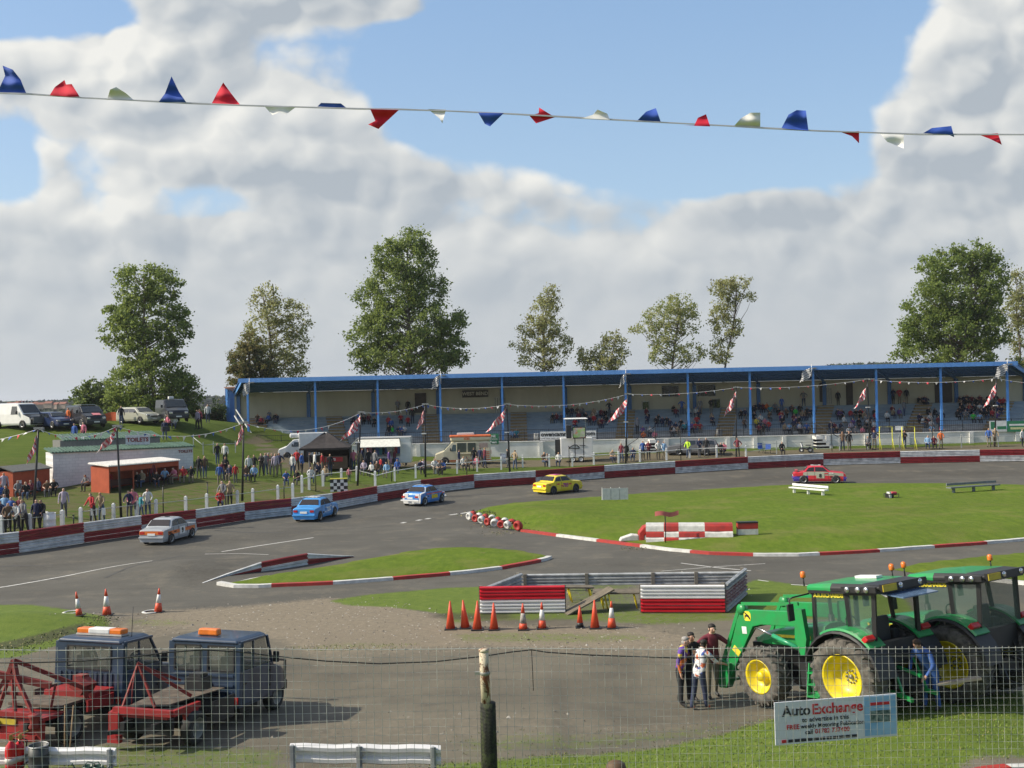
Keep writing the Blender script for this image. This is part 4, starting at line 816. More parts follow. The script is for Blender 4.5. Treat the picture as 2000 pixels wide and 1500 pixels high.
# vans and cars on the car park bank
def van(label, loc, rz, paint, L=5.2, Ht=2.35, W=2., name='parked_van', group='vehicles on the car park bank', bonnet=None, gl=None, rear_glass=True, wins=None, cat='van', mf=None, screenx=None):
    h2 = L/2; pr = [(-h2, .5), (-h2+.02, Ht-.2), (-h2+.15, Ht), (h2-1.85, Ht), (h2-1.6, Ht-.08), (h2-.85, 1.28), (h2-.15, 1.02), (h2-.02, .8), (h2, .45)]
    k = (Ht-.08-1.28)/(.75)
    sw = [[(h2-1.55, 1.25), (h2-1.72, Ht-.28), (h2-2.35, Ht-.28), (h2-2.45, 1.25)]] + (wins or [])
    mfn = mf or ((lambda i, j: 1 if bonnet and i >= 5 and 3 <= j <= 8 else 0))
    r = vehicle(name, label, cat, loc, rz, W, pr, 1.25, .10, .28, paint, mfn, sw, [((h2-1.6, Ht-.08), (h2-.85, 1.28), 'windscreen')], (-h2+1.0, h2-.95), .35, None, group, gl)
    addbox(r, 'front_bumper', (h2+.01, 0, .45), (.14, W*.9, .26), black, bevel=.04); addbox(r, 'grille', (h2-.015, 0, .78), (.06, W*.42, .13), black)
    for s in (-1, 1): addbox(r, 'headlight', (h2-.06, s*W*.34, .82), (.12, .30, .20), chrome, bevel=.03); addbox(r, 'door_mirror', (h2-1.5, s*(W/2+.14), 1.42), (.12, .18, .28), black, bevel=.03); addbox(r, 'tail_light', (-h2-.005, s*W*.43, 1.1), (.04, .12, .4), redlens)
    addbox(r, 'number_plate', (h2+.085, 0, .48), (.02, .5, .11), white); return r
def hatch(label, loc, rz, paint, name='parked_car', L=4.1, group='vehicles on the car park bank', Hh=1.46):
    h2 = L/2; pr = [(-h2, .5), (-h2+.03, .95), (-h2+.22, Hh-.12), (-h2+.6, Hh), (.25, Hh), (.5, Hh-.06), (1.05, 1.02), (h2-.25, .84), (h2-.03, .66), (h2, .42)]
    sw = [[(-h2+.35, 1.0), (-h2+.42, Hh-.15), (-.4, Hh-.12), (-.4, 1.0)], [(-.32, 1.0), (-.32, Hh-.12), (.38, Hh-.14), (.85, 1.0)]]
    r = vehicle(name, label, 'car', loc, rz, 1.74, pr, .97, .30, .2, paint, None, sw, [((-h2+.03, .97), (-h2+.24, Hh-.1), 'rear_window'), ((.5, Hh-.06), (1.05, 1.03), 'windscreen')], (-1.3, 1.27), .31, None, group)
    addbox(r, 'front_bumper', (h2-.0, 0, .38), (.12, 1.5, .2), paint[0], bevel=.04); addbox(r, 'grille', (h2-.02, 0, .62), (.05, .7, .1), black); addbox(r, 'number_plate', (h2+.07, 0, .38), (.02, .5, .11), white)
    for s in (-1, 1): addbox(r, 'headlight', (h2-.12, s*.62, .68), (.2, .32, .16), chrome, bevel=.03); addbox(r, 'tail_light', (-h2+.0, s*.72, .85), (.05, .16, .3), redlens); addbox(r, 'door_mirror', (.75, s*1.0, 1.02), (.1, .18, .13), black, bevel=.02)
    return r
def gp(px, py): p = GO(px, py); return (p.x, p.y, p.z)
def dirto(px, extra): # heading that points at the camera from pixel column, plus offset degrees
    return R(-90 - math.degrees(math.atan((px-1000)/2000)) + extra)
r = van('white panel van with black windscreen and lamp bar, leftmost on the bank', gp(38, 836), dirto(38, 38), [pwhite, pblk], 5.2, 2.25, bonnet=True); addbox(r, 'lamp_bar', (.95, 0, 2.36), (.12, 1.5, .12), black)
for k in range(4): addbox(r, 'spot_lamp', (1.02, -.5+k*.33, 2.36), (.05, .16, .1), white)
addbox(r, 'beacon', (.2, .2, 2.40), (.25, .5, .12), redlens, bevel=.03); addbox(r, 'bull_bar', (2.75, 0, .7), (.08, 1.5, .5), mat('dull_grey', (.12, .12, .12)))
hatch('dark blue hatchback parked between the white van and a black van', gp(106, 836), dirto(106, 28), [pnavy])
r = van('black van with pink decals and silver bumper beside the dark blue car', gp(168, 834), dirto(168, 22), [pblk], 4.7, 1.95); addbox(r, 'bonnet_decal', (1.95, .15, 1.17), (.5, .7, .02), mat('pink_decal', (.6, .2, .22)), Matrix.Rotation(.35, 3, 'Y')); addbox(r, 'roof_rack', (-.2, 0, 2.02), (1.6, 1.3, .05), steel)
r = hatch('champagne coloured estate car parked between two black vans', gp(271, 826), dirto(271, 38), [pgold], L=4.4)
r = van('black van with a white box on its roof, rightmost on the bank', gp(336, 823), dirto(336, 14), [pblk], 4.9, 2.05); addbox(r, 'roof_box', (.3, -.15, 2.2), (.4, .45, .22), white, bevel=.03)
# ---------------------------------------------------------------- huts
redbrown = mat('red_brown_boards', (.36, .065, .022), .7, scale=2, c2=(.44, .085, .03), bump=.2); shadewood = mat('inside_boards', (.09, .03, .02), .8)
t_ = NT('whitewashed_blocks', .85); br_ = t_.N.new('ShaderNodeTexBrick'); t_.L.new(t_.tc.outputs['Object'], br_.inputs['Vector']); br_.inputs['Scale'].default_value = 1.; br_.inputs['Brick Width'].default_value = .45; br_.inputs['Row Height'].default_value = .22; br_.inputs['Mortar Size'].default_value = .012
br_.inputs['Color1'].default_value = (.80, .80, .78, 1); br_.inputs['Color2'].default_value = (.72, .72, .71, 1); br_.inputs['Mortar'].default_value = (.58, .58, .58, 1); mp_ = t_.N.new('ShaderNodeMapping'); mp_.inputs['Rotation'].default_value = (PI/2, 0, 0); t_.L.new(t_.tc.outputs['Object'], mp_.inputs[0]); t_.L.new(mp_.outputs[0], br_.inputs['Vector'])
t_.base(t_.mix(t_.rng(t_.noise(1.2, 5, .6), .35, .7, 0, .35), br_.outputs[0], (.42, .43, .40))); blockm = t_.m
greenroof = corr('green_roof_sheet', (.055, .12, .085), (.10, .17, .13), 1.1, dirt=.8)
def hut_frame(px0, py0, Y0, px1, Y1):
    a = at(px0, py0, Y0); b = at(px1, py0, Y1); d = Vector((b.x-a.x, b.y-a.y, 0)); L = d.length; return a, L, math.atan2(d.y, d.x)
def slabroof(L, D, z0, z1, th=.08, ov=.25, ribs=0):
    b = MB(); b.add([(-ov, -ov, z0), (L+ov, -ov, z0), (L+ov, D+ov, z1), (-ov, D+ov, z1), (-ov, -ov, z0+th), (L+ov, -ov, z0+th), (L+ov, D+ov, z1+th), (-ov, D+ov, z1+th)], [(3, 2, 1, 0), (4, 5, 6, 7), (0, 1, 5, 4), (1, 2, 6, 5), (2, 3, 7, 6), (3, 0, 4, 7)])
    for k in range(ribs): x = -ov+.1+(L+2*ov-.2)*k/(ribs-1); b.bar((x, -ov, z0+th+.02), (x, D+ov, z1+th+.02), .10, .06)
    return b
a, L, rz = hut_frame(104, 937, 76, 378, 82)
tl = thing('toilet_block', 'whitewashed toilet block with green ribbed roof', 'toilet block', a, rz); a0z = 0
b = MB(); b.b2((0, 0, -1.), (L, 2.6, 1.96)); b.build('wall', blockm, tl)
slabroof(L, 2.6, 1.95, 2.20, .07, .12, 46).build('roof', greenroof, tl)
b = MB(); b.b2((1.2, 3.4, 1), (L-1.6, 6.2, 2.75)); b.build('rear_wall', mat('grey_block', (.16, .16, .15)), tl); o = slabroof(L-3.2, 2.6, 2.7, 3.1, .07, .15, 40).build('rear_roof', greenroof, tl); o.location = (1.6, 3.5, 0)
text('TOILETS', .30, mat('sign_red_brown', (.22, .02, .02)), tl, (L-.62, -.03, 1.62), bold=.008, name='wall_lettering')
addbox(tl, 'green_door', (L+.04, .9, .9), (.06, 1.0, 1.8), mat('green_door', (.04, .16, .06)))
s_ = at(269, 859, 81.5); tsg = thing('toilets_sign', 'white board reading TOILETS standing above the green roof', 'sign', s_, .25); b = MB(); b.box((0, 0, 0), (1.82, .06, .78)); b.build('board', mat('sign_white', (.62, .62, .62)), tsg); text('TOILETS', .44, mat('sign_red_brown', (.2, .02, .02)), tsg, (0, -.05, 0), bold=.016)
for s in (-.6, .6): addbox(tsg, 'leg', (s, .06, -.8), (.06, .06, 1.0), steel)
addbox(tl, 'loudspeaker', (L-.9, 4.2, 3.35), (.6, .4, .4), black)
# orange open shelter
a, L, rz = hut_frame(213, 952, 72, 350, 77.5); D = 1.9
sh = thing('open_shelter', 'red brown open fronted shelter with white ribbed roof', 'shelter', a, rz); b = MB(); b.b2((0, 0, -.5), (.09, D, 1.45)); b.b2((L-.09, 0, -.5), (L, D, 1.45)); b.b2((.09, D-.08, -.5), (L-.09, D, 1.5)); b.build('wall', redbrown, sh)
b = MB(); b.b2((.09, -.02, 1.08), (L-.09, .04, 1.42)); b.b2((L*.33, 0, -.4), (L*.33+.08, .08, 1.08)); b.b2((L*.66, 0, -.4), (L*.66+.08, .08, 1.08)); b.build('front_beam', redbrown, sh)
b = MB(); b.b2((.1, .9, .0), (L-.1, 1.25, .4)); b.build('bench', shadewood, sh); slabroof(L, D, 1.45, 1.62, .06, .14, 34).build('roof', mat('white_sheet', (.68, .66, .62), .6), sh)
# closed shed
a, L, rz = hut_frame(26, 969, 72, 98, 75.6)
sd = thing('garden_shed', 'closed red brown shed with grey felt roof at the left edge', 'shed', a, rz); D = 2.; b = MB(); b.b2((0, 0, -.6), (L, D, 1.72)); b.build('wall', redbrown, sd)
b = MB(); b.prism([(-.15, 1.66), (D/2, 2.02), (D+.15, 1.66), (D+.15, 1.73), (D/2, 2.1), (-.15, 1.73)], -.12, L+.12, 'x'); b.build('roof', mat('grey_felt', (.13, .13, .12), .9), sd); addbox(sd, 'notice', (.55, -.02, .95), (.5, .02, .22), white)
addbox(sd, 'door', (-.03, .9, .6), (.04, .8, 1.7), mat('red_door', (.40, .08, .03)))
# gazebo, market trailer, ice cream van, trailers
pc = gp(640, 912); gz = thing('gazebo', 'black pop-up gazebo with peaked canvas roof between two white vans', 'gazebo', (pc[0], 90, h(pc[0], 90)), .12)
gw, gh, ga = 2.15, 1.85, 3.25; cv = mat('black_canvas', (.028, .023, .022), .85, scale=3, c2=(.045, .036, .034)); b = MB(); rg = []
for k, (s, z) in enumerate([(1., gh-.18), (1.0, gh), (.62, gh+.42), (.3, gh+.95), (.05, ga-.12)]):
    w_ = gw*s; rg.append([(-w_, -w_, z), (0, -w_*.98, z-.03*k), (w_, -w_, z), (w_*.98, 0, z-.03*k), (w_, w_, z), (0, w_*.98, z-.03*k), (-w_, w_, z), (-w_*.98, 0, z-.03*k)])
b.loft(rg); b.build('canopy', cv, gz)
for sx_ in (-1, 1):
    for sy_ in (-1, 1): addbox(gz, 'leg', (sx_*(gw-.05), sy_*(gw-.05), .7), (.05, .05, 2.3), black)
b = MB(); b.b2((-gw+.05, gw-.03, -.2), (gw-.05, gw, gh)); b.b2((gw-.03, -gw+.4, -.2), (gw, gw-.05, gh)); b.build('side_sheet', cv, gz); addbox(gz, 'counter', (.7, -1.6, .55), (2.4, .6, 1.1), mat('brown_counter', (.11, .065, .035))); addbox(gz, 'counter_banner', (.75, -1.95, .82), (1.5, .04, .38), red); 
text('TOYS', .28, white, gz, (.55, -2.0, .82), bold=.01, name='banner_lettering'); text('DEALS', .34, white, gz, (-.9, -2.0, 1.35), bold=.01, name='sheet_lettering'); addbox(gz, 'hanging_shirts', (-1.1, -1.85, 1.35), (.9, .08, .5), mat('shirt_dark', (.05, .05, .07)))
# table of toys behind
r = van('white high roof van parked behind the black gazebo', (at(592, 900, 94).x, 94, h(at(592, 900, 94).x, 94)), R(-168), [pwhite], 5.2, 2.0, group=None); r.scale = (.86, .9, .9); addbox(r, 'roof_fairing', (.7, 0, 2.35), (1.3, 1.6, .45), pwhite, bevel=.15); addbox(r, 'box_body', (-1.1, 0, 1.5), (3.0, 2.1, 2.2), pwhite, bevel=.05)
pa = at(745, 900, 93); mt_ = thing('market_trailer', 'white market trailer with raised awning and clothes hanging inside', 'trailer', (pa.x, 93, h(pa.x, 93)), .02)
b = MB(); b.b2((-2.1, -1.0, .45), (2.75, -.95, 1.0)); b.b2((-2.1, 1.0, .45), (2.75, 1.05, 2.7)); b.b2((2.7, -.95, .45), (2.75, 1.0, 2.7)); b.b2((-2.1, -.95, .45), (-2.05, 1.0, 2.5)); b.b2((1.8, -1., 1.), (2.75, -.95, 2.7)); b.b2((-2.05, -.95, .4), (2.7, 1., .45)); b.build('body', pwhite, mt_)
b = MB(); b.add([(-2.6, -1.05, 2.1), (-2.0, -1.05, 2.72), (2.75, -1.05, 2.72), (2.75, 1.1, 2.74), (-2.0, 1.1, 2.74), (-2.6, 1.1, 2.1), (-2.6, -1.05, 2.04), (-2.0, -1.05, 2.66), (2.75, -1.05, 2.66), (2.75, 1.1, 2.68), (-2.0, 1.1, 2.68), (-2.6, 1.1, 2.04)], [(0, 1, 4, 5), (1, 2, 3, 4), (6, 11, 10, 7), (7, 10, 9, 8), (0, 6, 7, 1), (1, 7, 8, 2), (5, 4, 10, 11), (4, 3, 9, 10), (2, 8, 9, 3), (0, 5, 11, 6)]); b.build('roof', pwhite, mt_)
b = MB(); b.add([(-1.95, -1.06, 2.58), (1.75, -1.06, 2.58), (1.95, -2.3, 1.95), (-1.6, -2.3, 1.95), (-1.95, -1.06, 2.54), (1.75, -1.06, 2.54), (1.95, -2.3, 1.91), (-1.6, -2.3, 1.91)], [(0, 1, 2, 3), (7, 6, 5, 4), (0, 4, 5, 1), (1, 5, 6, 2), (2, 6, 7, 3), (3, 7, 4, 0)]); b.build('awning', mat('awning_white', (.66, .65, .58), .7), mt_)
rnd = random.Random(5); gcol = [(.03, .03, .04), (.45, .04, .12), (.10, .15, .40), (.6, .6, .62), (.3, .05, .06), (.05, .05, .10), (.5, .25, .35), (.08, .25, .28)]
for k in range(16):
    c = gcol[rnd.randrange(8)]; x = -1.8+k*.23; b = MB(); y = -.9+rnd.random()*.3; zt = rnd.uniform(1.75, 2.1); b.add([(x-.09, y, zt), (x+.09, y, zt), (x+.15, y+.02, zt-.2), (x+.10, y, zt-.62), (x-.10, y+.02, zt-.62), (x-.15, y, zt-.2)], [(0, 1, 2, 3, 4, 5)]); b.add([(x-.09, y+.05, zt), (x+.09, y+.05, zt), (x+.15, y+.07, zt-.2), (x+.10, y+.05, zt-.62), (x-.10, y+.07, zt-.62), (x-.15, y+.05, zt-.2)], [(5, 4, 3, 2, 1, 0)]); b.build('hanging_shirt', mat('cloth_%d' % gcol.index(c), c, .9), mt_)
for k in range(12):
    c = gcol[rnd.randrange(8)]; x = -1.7+k*.3; b = MB(); b.box((x, -1.9, .55+.1*rnd.random()), (.26, .3, .55)); b.build('rail_garment', mat('cloth_%d' % gcol.index(c), c, .9), mt_)
for s in (-.4, .4): wheel_parts(mt_, s+.3, -1.0, .3, .2, -1, steel)
# ice cream van
pi_ = at(904, 905, 97); P0 = (pi_.x, 97, h(pi_.x, 97)-.02)
ic = van('cream ice cream van with orange trim and serving window facing the track', P0, R(-176), [pcream, mat('van_orange', (.62, .14, .04))], 5.3, 2.15, name='ice_cream_van', group=None, mf=lambda i, j: 1 if j in (1, 11) or (j in (0,)) else 0, gl=mat('van_glass', (.06, .09, .09), .15), cat='ice cream van')
L2 = 2.65
b = MB(); b.box((-.75, 0, 2.42), (3.8, 1.9, .5)); b.build('roof_cabin', pcream, ic, bevel=.15); b = MB(); b.box((-.75, 0, 2.62), (3.9, 1.96, .18)); b.build('roof_trim', mat('van_orange', (.62, .14, .04)), ic, bevel=.06); addbox(ic, 'roof_sign', (-.3, 0, 2.84), (1.6, .5, .2), pwhite, bevel=.03)
text('ICES', .28, mat('van_orange', (.62, .14, .04)), ic, (-.4, 1.0, 2.4), (PI/2, 0, PI), bold=.01, name='roof_lettering')
b = MB(); b.box((-.35, 1.005, 1.55), (1.9, .05, 1.05)); b.build('serving_window_frame', pcream, ic, bevel=.02); f = bpy.data.objects[ic.children[-1].name]
for x, w_ in ((-.85, .75), (.1, .85)): b = MB(); b.box((x, 1.045, 1.58), (w_, .02, .88)); b.build('pane', mat('van_dark_inside', (.06, .075, .06), .3), f)
addbox(ic, 'serving_shelf', (-.4, 1.15, 1.02), (1.9, .28, .05), pcream); addbox(ic, 'rear_window_panel', (-1.95, 1.005, 1.75), (.8, .03, .45), mat('van_pink', (.4, .3, .25)))
for k in range(4): addbox(ic, 'orange_stripe', (-1.7+.0*k, 1.003, .62+.17*k), (1.6, .02, .06), mat('van_orange', (.62, .14, .04)))
# box trailer and screen
pt = at(1126, 905, 97); tr_ = thing('box_trailer', 'white twin axle box trailer standing under the video screen', 'trailer', (pt.x, 97, h(pt.x, 97)), 0); b = MB(); b.box((0, 0, 1.35), (3.0, 1.7, 1.9)); b.build('body', pwhite, tr_, bevel=.06)
addbox(tr_, 'open_side_door', (-1.75, -.3, 1.3), (.5, .06, 1.7), black); addbox(tr_, 'lettering_block', (.55, -.87, 1.55), (.55, .02, .10), mat('print_grey', (.2, .2, .2)))
b = MB(); b.tube([(-.75, -.88, 1.35), (-.5, -.88, 1.5), (-.25, -.88, 1.62), (.0, -.88, 1.6), (.2, -.88, 1.42), (.25, -.88, 1.3)], .05, 6); b.tube([(-.75, -.88, 1.32), (.25, -.88, 1.28)], .045, 6); b.build('car_drawing', black, tr_)
for s in (-.38, .38): wheel_parts(tr_, s, -.82, .27, .2, -1, white)
b = MB(); b.bar((1.5, -.5, .6), (2.8, 0, .6), .08, .08); b.bar((1.5, .5, .6), (2.8, 0, .6), .08, .08); b.build('drawbar', steel, tr_)
ps = at(1131, 845, 95.5); tv = thing('video_screen', 'outdoor video screen showing a race beside a black loudspeaker', 'screen', (ps.x, 95.5, ps.z-.5), 0); b = MB(); b.box((0, 0, .5), (1.25, .12, 1.1)); b.build('screen_frame', black, tv); b = MB(); b.box((0, -.07, .5), (1.08, .02, .9))
tt = NT('race_footage', .3); n_ = tt.noise(2.2, 3); cc_ = tt.mix(tt.rng(n_, .4, .6), (.20, .32, .10), (.30, .28, .26)); cc_ = tt.mix(tt.rng(tt.noise(6, 2), .62, .66), cc_, (.5, .1, .08)); tt.base(cc_); tt.L.new(cc_, tt.p.inputs['Emission Color']); tt.p.inputs['Emission Strength'].default_value = .35; b.build('display', tt.m, tv)
b = MB(); b.box((-.95, 0, .6), (.5, .5, 1.2)); b.build('loudspeaker', black, tv, bevel=.03)
for s in (-.4, .4): addbox(tv, 'leg', (s, .1, -.9), (.08, .08, 1.8), black)
pk = at(1124, 817, 98); cp_ = thing('flat_canopy', 'small flat white canopy on thin legs above the video screen', 'canopy', (pk.x, 98, pk.z), 0); b = MB(); b.box((0, 0, 0), (2.3, 1.6, .10), taper=.85); b.build('top', pwhite, cp_, bevel=.02)
for s in (-.95, .95): addbox(cp_, 'leg', (s, 0, -1.9), (.05, .05, 3.8), steel)
hatch('dark grey estate car parked against the white wall behind the rail fence', (at(1352, 890, 99).x, 99, h(at(1352, 890, 99).x, 99)), R(170), [pgrey], L=4.9, group=None, Hh=1.5)
# ---------------------------------------------------------------- rail fence, poles, flags, bunting
def rail_fence(label, pts, rails=1, w=.12, hh=1.05, railm=None, m=None, group='white rail fences', rd=.03):
    W0 = [GO(x, y) for x, y in pts]; r = thing('rail_fence', label, 'fence', W0[0], 0, group); L_ = [p-W0[0] for p in W0]
    for p in L_:
        b = MB(); b.box(p+Vector((0, 0, hh/2-.1)), (w, w, hh+.2)); b.box(p+Vector((0, 0, hh+.03)), (w*.8, w*.8, .06), taper=.5); b.build('post', m or white, r)
    if len(L_) > 1:
        for k in range(rails):
            b = MB(); z = hh*(.80-.4*k); b.tube([p+Vector((0, -w/2-.02, z)) for p in L_], rd, 6); b.build('rail', railm or white, r)
    return r
thin = mat('thin_grey_rail', (.40, .42, .40), .5)
rail_fence('stout white post fence at the far left with a bent rail', [(3, 1044), (58, 1040), (92, 1036), (122, 1032)], 1, .2, 1.0, thin, rd=.025)
rail_fence('white post fence behind the fourth barrier panels with thin rail', [(158, 1028), (222, 1019), (267, 1013), (305, 1010), (363, 1003), (404, 997), (464, 990), (494, 986), (543, 979), (572, 975)], 1, .17, 1.05, thin, rd=.022)
rail_fence('white post fence running beside the checkered box towards the gazebo', [(590, 962), (604, 958), (631, 951), (667, 946), (697, 941), (733, 952)], 1, .17, 1.2, white, rd=.03)
rail_fence('white post fence in front of the market trailer and ice cream van', [(733, 952), (771, 941), (812, 934), (851, 925), (893, 925), (932, 921), (979, 917), (1021, 913), (1073, 912), (1118, 911), (1160, 908), (1208, 905), (1250, 902), (1302, 899), (1347, 895), (1400, 893), (1457, 893)], 1, .15, 1.1, white, rd=.035)
rail_fence('white tube rail fence in front of the wall on the right', [(1457, 893), (1517, 887), (1588, 884), (1640, 880), (1695, 878), (1757, 876), (1835, 876), (1878, 875), (1950, 873), (2010, 872)], 2, .08, 1.3, thin, thin, rd=.025)
rail_fence('thin pale tube railing on the bank beside the toilet block', [(378, 872), (397, 888), (417, 886), (460, 884)], 1, .07, 1.0, thin, thin, rd=.03)
# tall netting posts behind the barrier
for i, (x, y0, y1) in enumerate([(144, 1007, 1033), (319, 950, 1004), (406, 943, 996), (555, 938, 978), (617, 910, 962), (765, 905, 942), (912, 893, 932), (1112, 872, 912), (1330, 845, 900), (1625, 822, 882), (1822, 800, 878)]):
    p = GO(x, y1); hgt = (y1-y0)/F*p.y; r = thing('netting_post', 'thin black netting post behind the barrier, %s of them from the left' % ordn[i], 'post', p, 0, 'thin netting posts'); b = MB(); b.tube([(0, 0, -.1), (0, 0, hgt)], .035, 6); b.build('shaft', black, r)
    b = MB(); b.box((0, 0, hgt+.02), (.10, .10, .05)); b.build('cap', black, r)
def checkmat(name, a, b, sc_=5.):
    t = NT(name, .8); ch = t.N.new('ShaderNodeTexChecker'); t.L.new(t.tc.outputs['UV'], ch.inputs[0]); ch.inputs['Scale'].default_value = sc_; ch.inputs['Color1'].default_value = tuple(a)+(1,); ch.inputs['Color2'].default_value = tuple(b)+(1,); t.base(ch.outputs[0]); return t.m
redcheck = checkmat('red_white_check', (.62, .03, .05), (.72, .68, .68)); bwcheck = checkmat('black_white_check', (.02, .02, .02), (.7, .7, .7))
def cloth(name, w, hh, fn, m, parent, nx=10, ny=8, checks=(10, 8)):
    """sheet with uv; fn(u,v)->xyz"""
    vs = []; fs = []
    for s in (0, 1):
        for j in range(ny+1):
            for i in range(nx+1):
                p = Vector(fn(i/nx, j/ny)); p.y += .012*s; vs.append(p)
    n1 = (nx+1)*(ny+1)
    for s in (0, 1):
        for j in range(ny):
            for i in range(nx):
                q = [s*n1+j*(nx+1)+i, s*n1+j*(nx+1)+i+1, s*n1+(j+1)*(nx+1)+i+1, s*n1+(j+1)*(nx+1)+i]; fs.append(q if s == 0 else q[::-1])
    me = bpy.data.meshes.new(name); me.from_pydata([tuple(v) for v in vs], [], fs); uv = me.uv_layers.new(name='UVMap')
    for pidx, f in enumerate(me.polygons):
        for li in f.loop_indices:
            vi = me.loops[li].vertex_index % n1; uv.data[li].uv = ((vi % (nx+1))/nx*checks[0]/5., (vi//(nx+1))/ny*checks[1]/5.)
    me.materials.append(m); me.polygons.foreach_set('use_smooth', [True]*len(fs)); me.update(); o = bpy.data.objects.new(name, me); col.objects.link(o); o.parent = parent; return o
POL = [(75, 838, 64, 1034, 'l'), (228, 833, 237, 1014, 'w'), (476, 826, 473, 978, 'n'), (705, 806, 698, 950, 'w'), (830, 790, 831, 932, 'n'), (990, 790, 996, 926, 'w'), (1226, 770, 1222, 905, 'w'), (1438, 757, 1438, 892, 'm'), (1694, 741, 1700, 877, 'm'), (1946, 739, 1943, 872, 'l')]
FLG = [(62, 700+600/4, 700+800/4, 13), (0, 0, 0, 0)]
ptops = []
for i, (tx, ty, bx_, by_, st) in enumerate(POL):
    p = GO(bx_, by_); t = at(tx, ty, p.y); r = thing('flag_pole', 'black lamp pole flying a red checkered flag, %s pole from the left' % ordn[i], 'flag pole', p, 0, 'lamp poles along the barrier'); d = t-p
    b = MB(); b.tube([(0, 0, -.2), d*.5, d], [.085, .07, .055], 8); b.build('pole', black, r); ptops.append(t)
    k = p.y/F; wd = {'l': 20, 'w': 34, 'n': 14, 'm': 22}[st]*k; ln = (48 if i else 64)*k; s0 = d*(.985) if i in (0, 1, 2) else d*(.965-.02*(i > 5)); sd = i*1.7
    def fn(u, v, wd=wd, ln=ln, s0=s0, sd=sd, st=st):
        # hangs from the pole, fly end drooping down and to the left
        x = -u*wd*(.55+.45*v)-v*wd*.25; z = -v*ln*.62-u*ln*(.42 if st != 'n' else .3)
        return (s0.x+x+.04*math.sin(v*9+sd), s0.y+.16*math.sin(u*9+v*3+sd)*wd+.0, s0.z+z)
    cloth('checkered_flag', wd, ln, fn, redcheck, r)
    lm = MB(); lm.box(d+Vector((0, 0, .05)), (.5, .12, .10)); lm.box(d+Vector((.22, -.1, .02)), (.22, .25, .14)); lm.build('floodlight', mat('lamp_grey', (.25, .26, .25), .5), r)
    if i in (3, 4, 5, 6, 8, 9):
        lm = MB(); q = d*.60; lm.box(q+Vector((-.1, -.12, 0)), (.4, .3, .08)); lm.build('floodlight', mat('lamp_pale', (.6, .6, .58), .5), r)
for i, (x, y, w_) in enumerate([(484, 752, 11), (858, 738, 12), (1220, 735, 8), (1583, 724, 16), (1966, 716, 18)]):
    p = at(x, y, 103.2); r = thing('flag', 'black and white checkered flag on the %s flagged stand post from the left' % ordn[i], 'flag', p, 0, 'black checkered flags on the stand posts'); b = MB(); b.tube([(.14, .1, -.6), (.14, .1, .7)], .03, 6); b.build('staff', white, r)
    wd = w_*.052*1.1; fn = lambda u, v, wd=wd, i=i: (.12-u*wd+.05*math.sin(v*8+i)-v*.25*(i > 0), .12*math.sin(u*8+v*3+i), .35-v*1.15-u*.35)
    cloth('cloth', wd, 1.3, fn, bwcheck, r, checks=(8, 14)); addbox(r, 'lamp', (.42, .1, .25), (.35, .2, .12), mat('lamp_grey', (.25, .26, .25)))
# bunting between the poles
pcols = [mat('pennant_red', (.60, .03, .06), .7), mat('pennant_white', (.74, .72, .68), .7), mat('pennant_blue', (.06, .12, .42), .7)]
penme = []
for m in pcols:
    b = MB(); b.add([(-.11, 0, 0), (.11, 0, 0), (.02, -.06, -.30)], [(0, 1, 2)]); b.add([(-.11, .008, 0), (.11, .008, 0), (.02, -.052, -.30)], [(2, 1, 0)]); penme.append(b.mesh('pennant', m, False))
def bunting(label, a, b_, sag, n, seed, k0=0, sc_=1.):
    r = thing('bunting', label, 'bunting', a, 0, 'strings of pennants between the poles'); d = b_-a; rnd = random.Random(seed); P = [d*t+Vector((0, 0, -sag*4*t*(1-t))) for t in [i/16 for i in range(17)]]
    m = MB(); m.tube(P, .015, 4); m.build('cord', white, r)
    for i in range(n):
        t = (i+.5)/n; q = d*t+Vector((0, 0, -sag*4*t*(1-t))); c = (i+k0) % 3; o = bpy.data.objects.new('pennant', penme[c]); col.objects.link(o); o.parent = r; o.location = q; o.rotation_euler = (rnd.uniform(-.9, .7), rnd.uniform(-.3, .3), math.atan2(d.y, d.x)+rnd.uniform(-.5, .5)); s = sc_*rnd.uniform(.8, 1.15); o.scale = (s, s, s*rnd.uniform(.7, 1.1))
e0 = at(-60, 868, 60); ends = [e0]+ptops+[at(2080, 750, ptops[-1].y)]
nfl = [9, 12, 17, 15, 11, 13, 18, 12, 14, 14, 7]; sg_ = [.1, .55, .75, .9, .25, .35, .5, .25, .3, .35, .2]
BL = ['left edge to the first flag pole', 'first to the second flag pole', 'second to the third flag pole', 'third to the fourth flag pole', 'fourth to the fifth flag pole', 'fifth to the sixth flag pole', 'sixth to the seventh flag pole', 'seventh to the eighth flag pole', 'eighth to the ninth flag pole', 'ninth to the tenth flag pole', 'last flag pole to the right edge']
for i in range(len(ends)-1): bunting('small pennant string from the '+BL[i], ends[i], ends[i+1], sg_[i], nfl[i], i, i, .62+.038*ends[i].y/10)
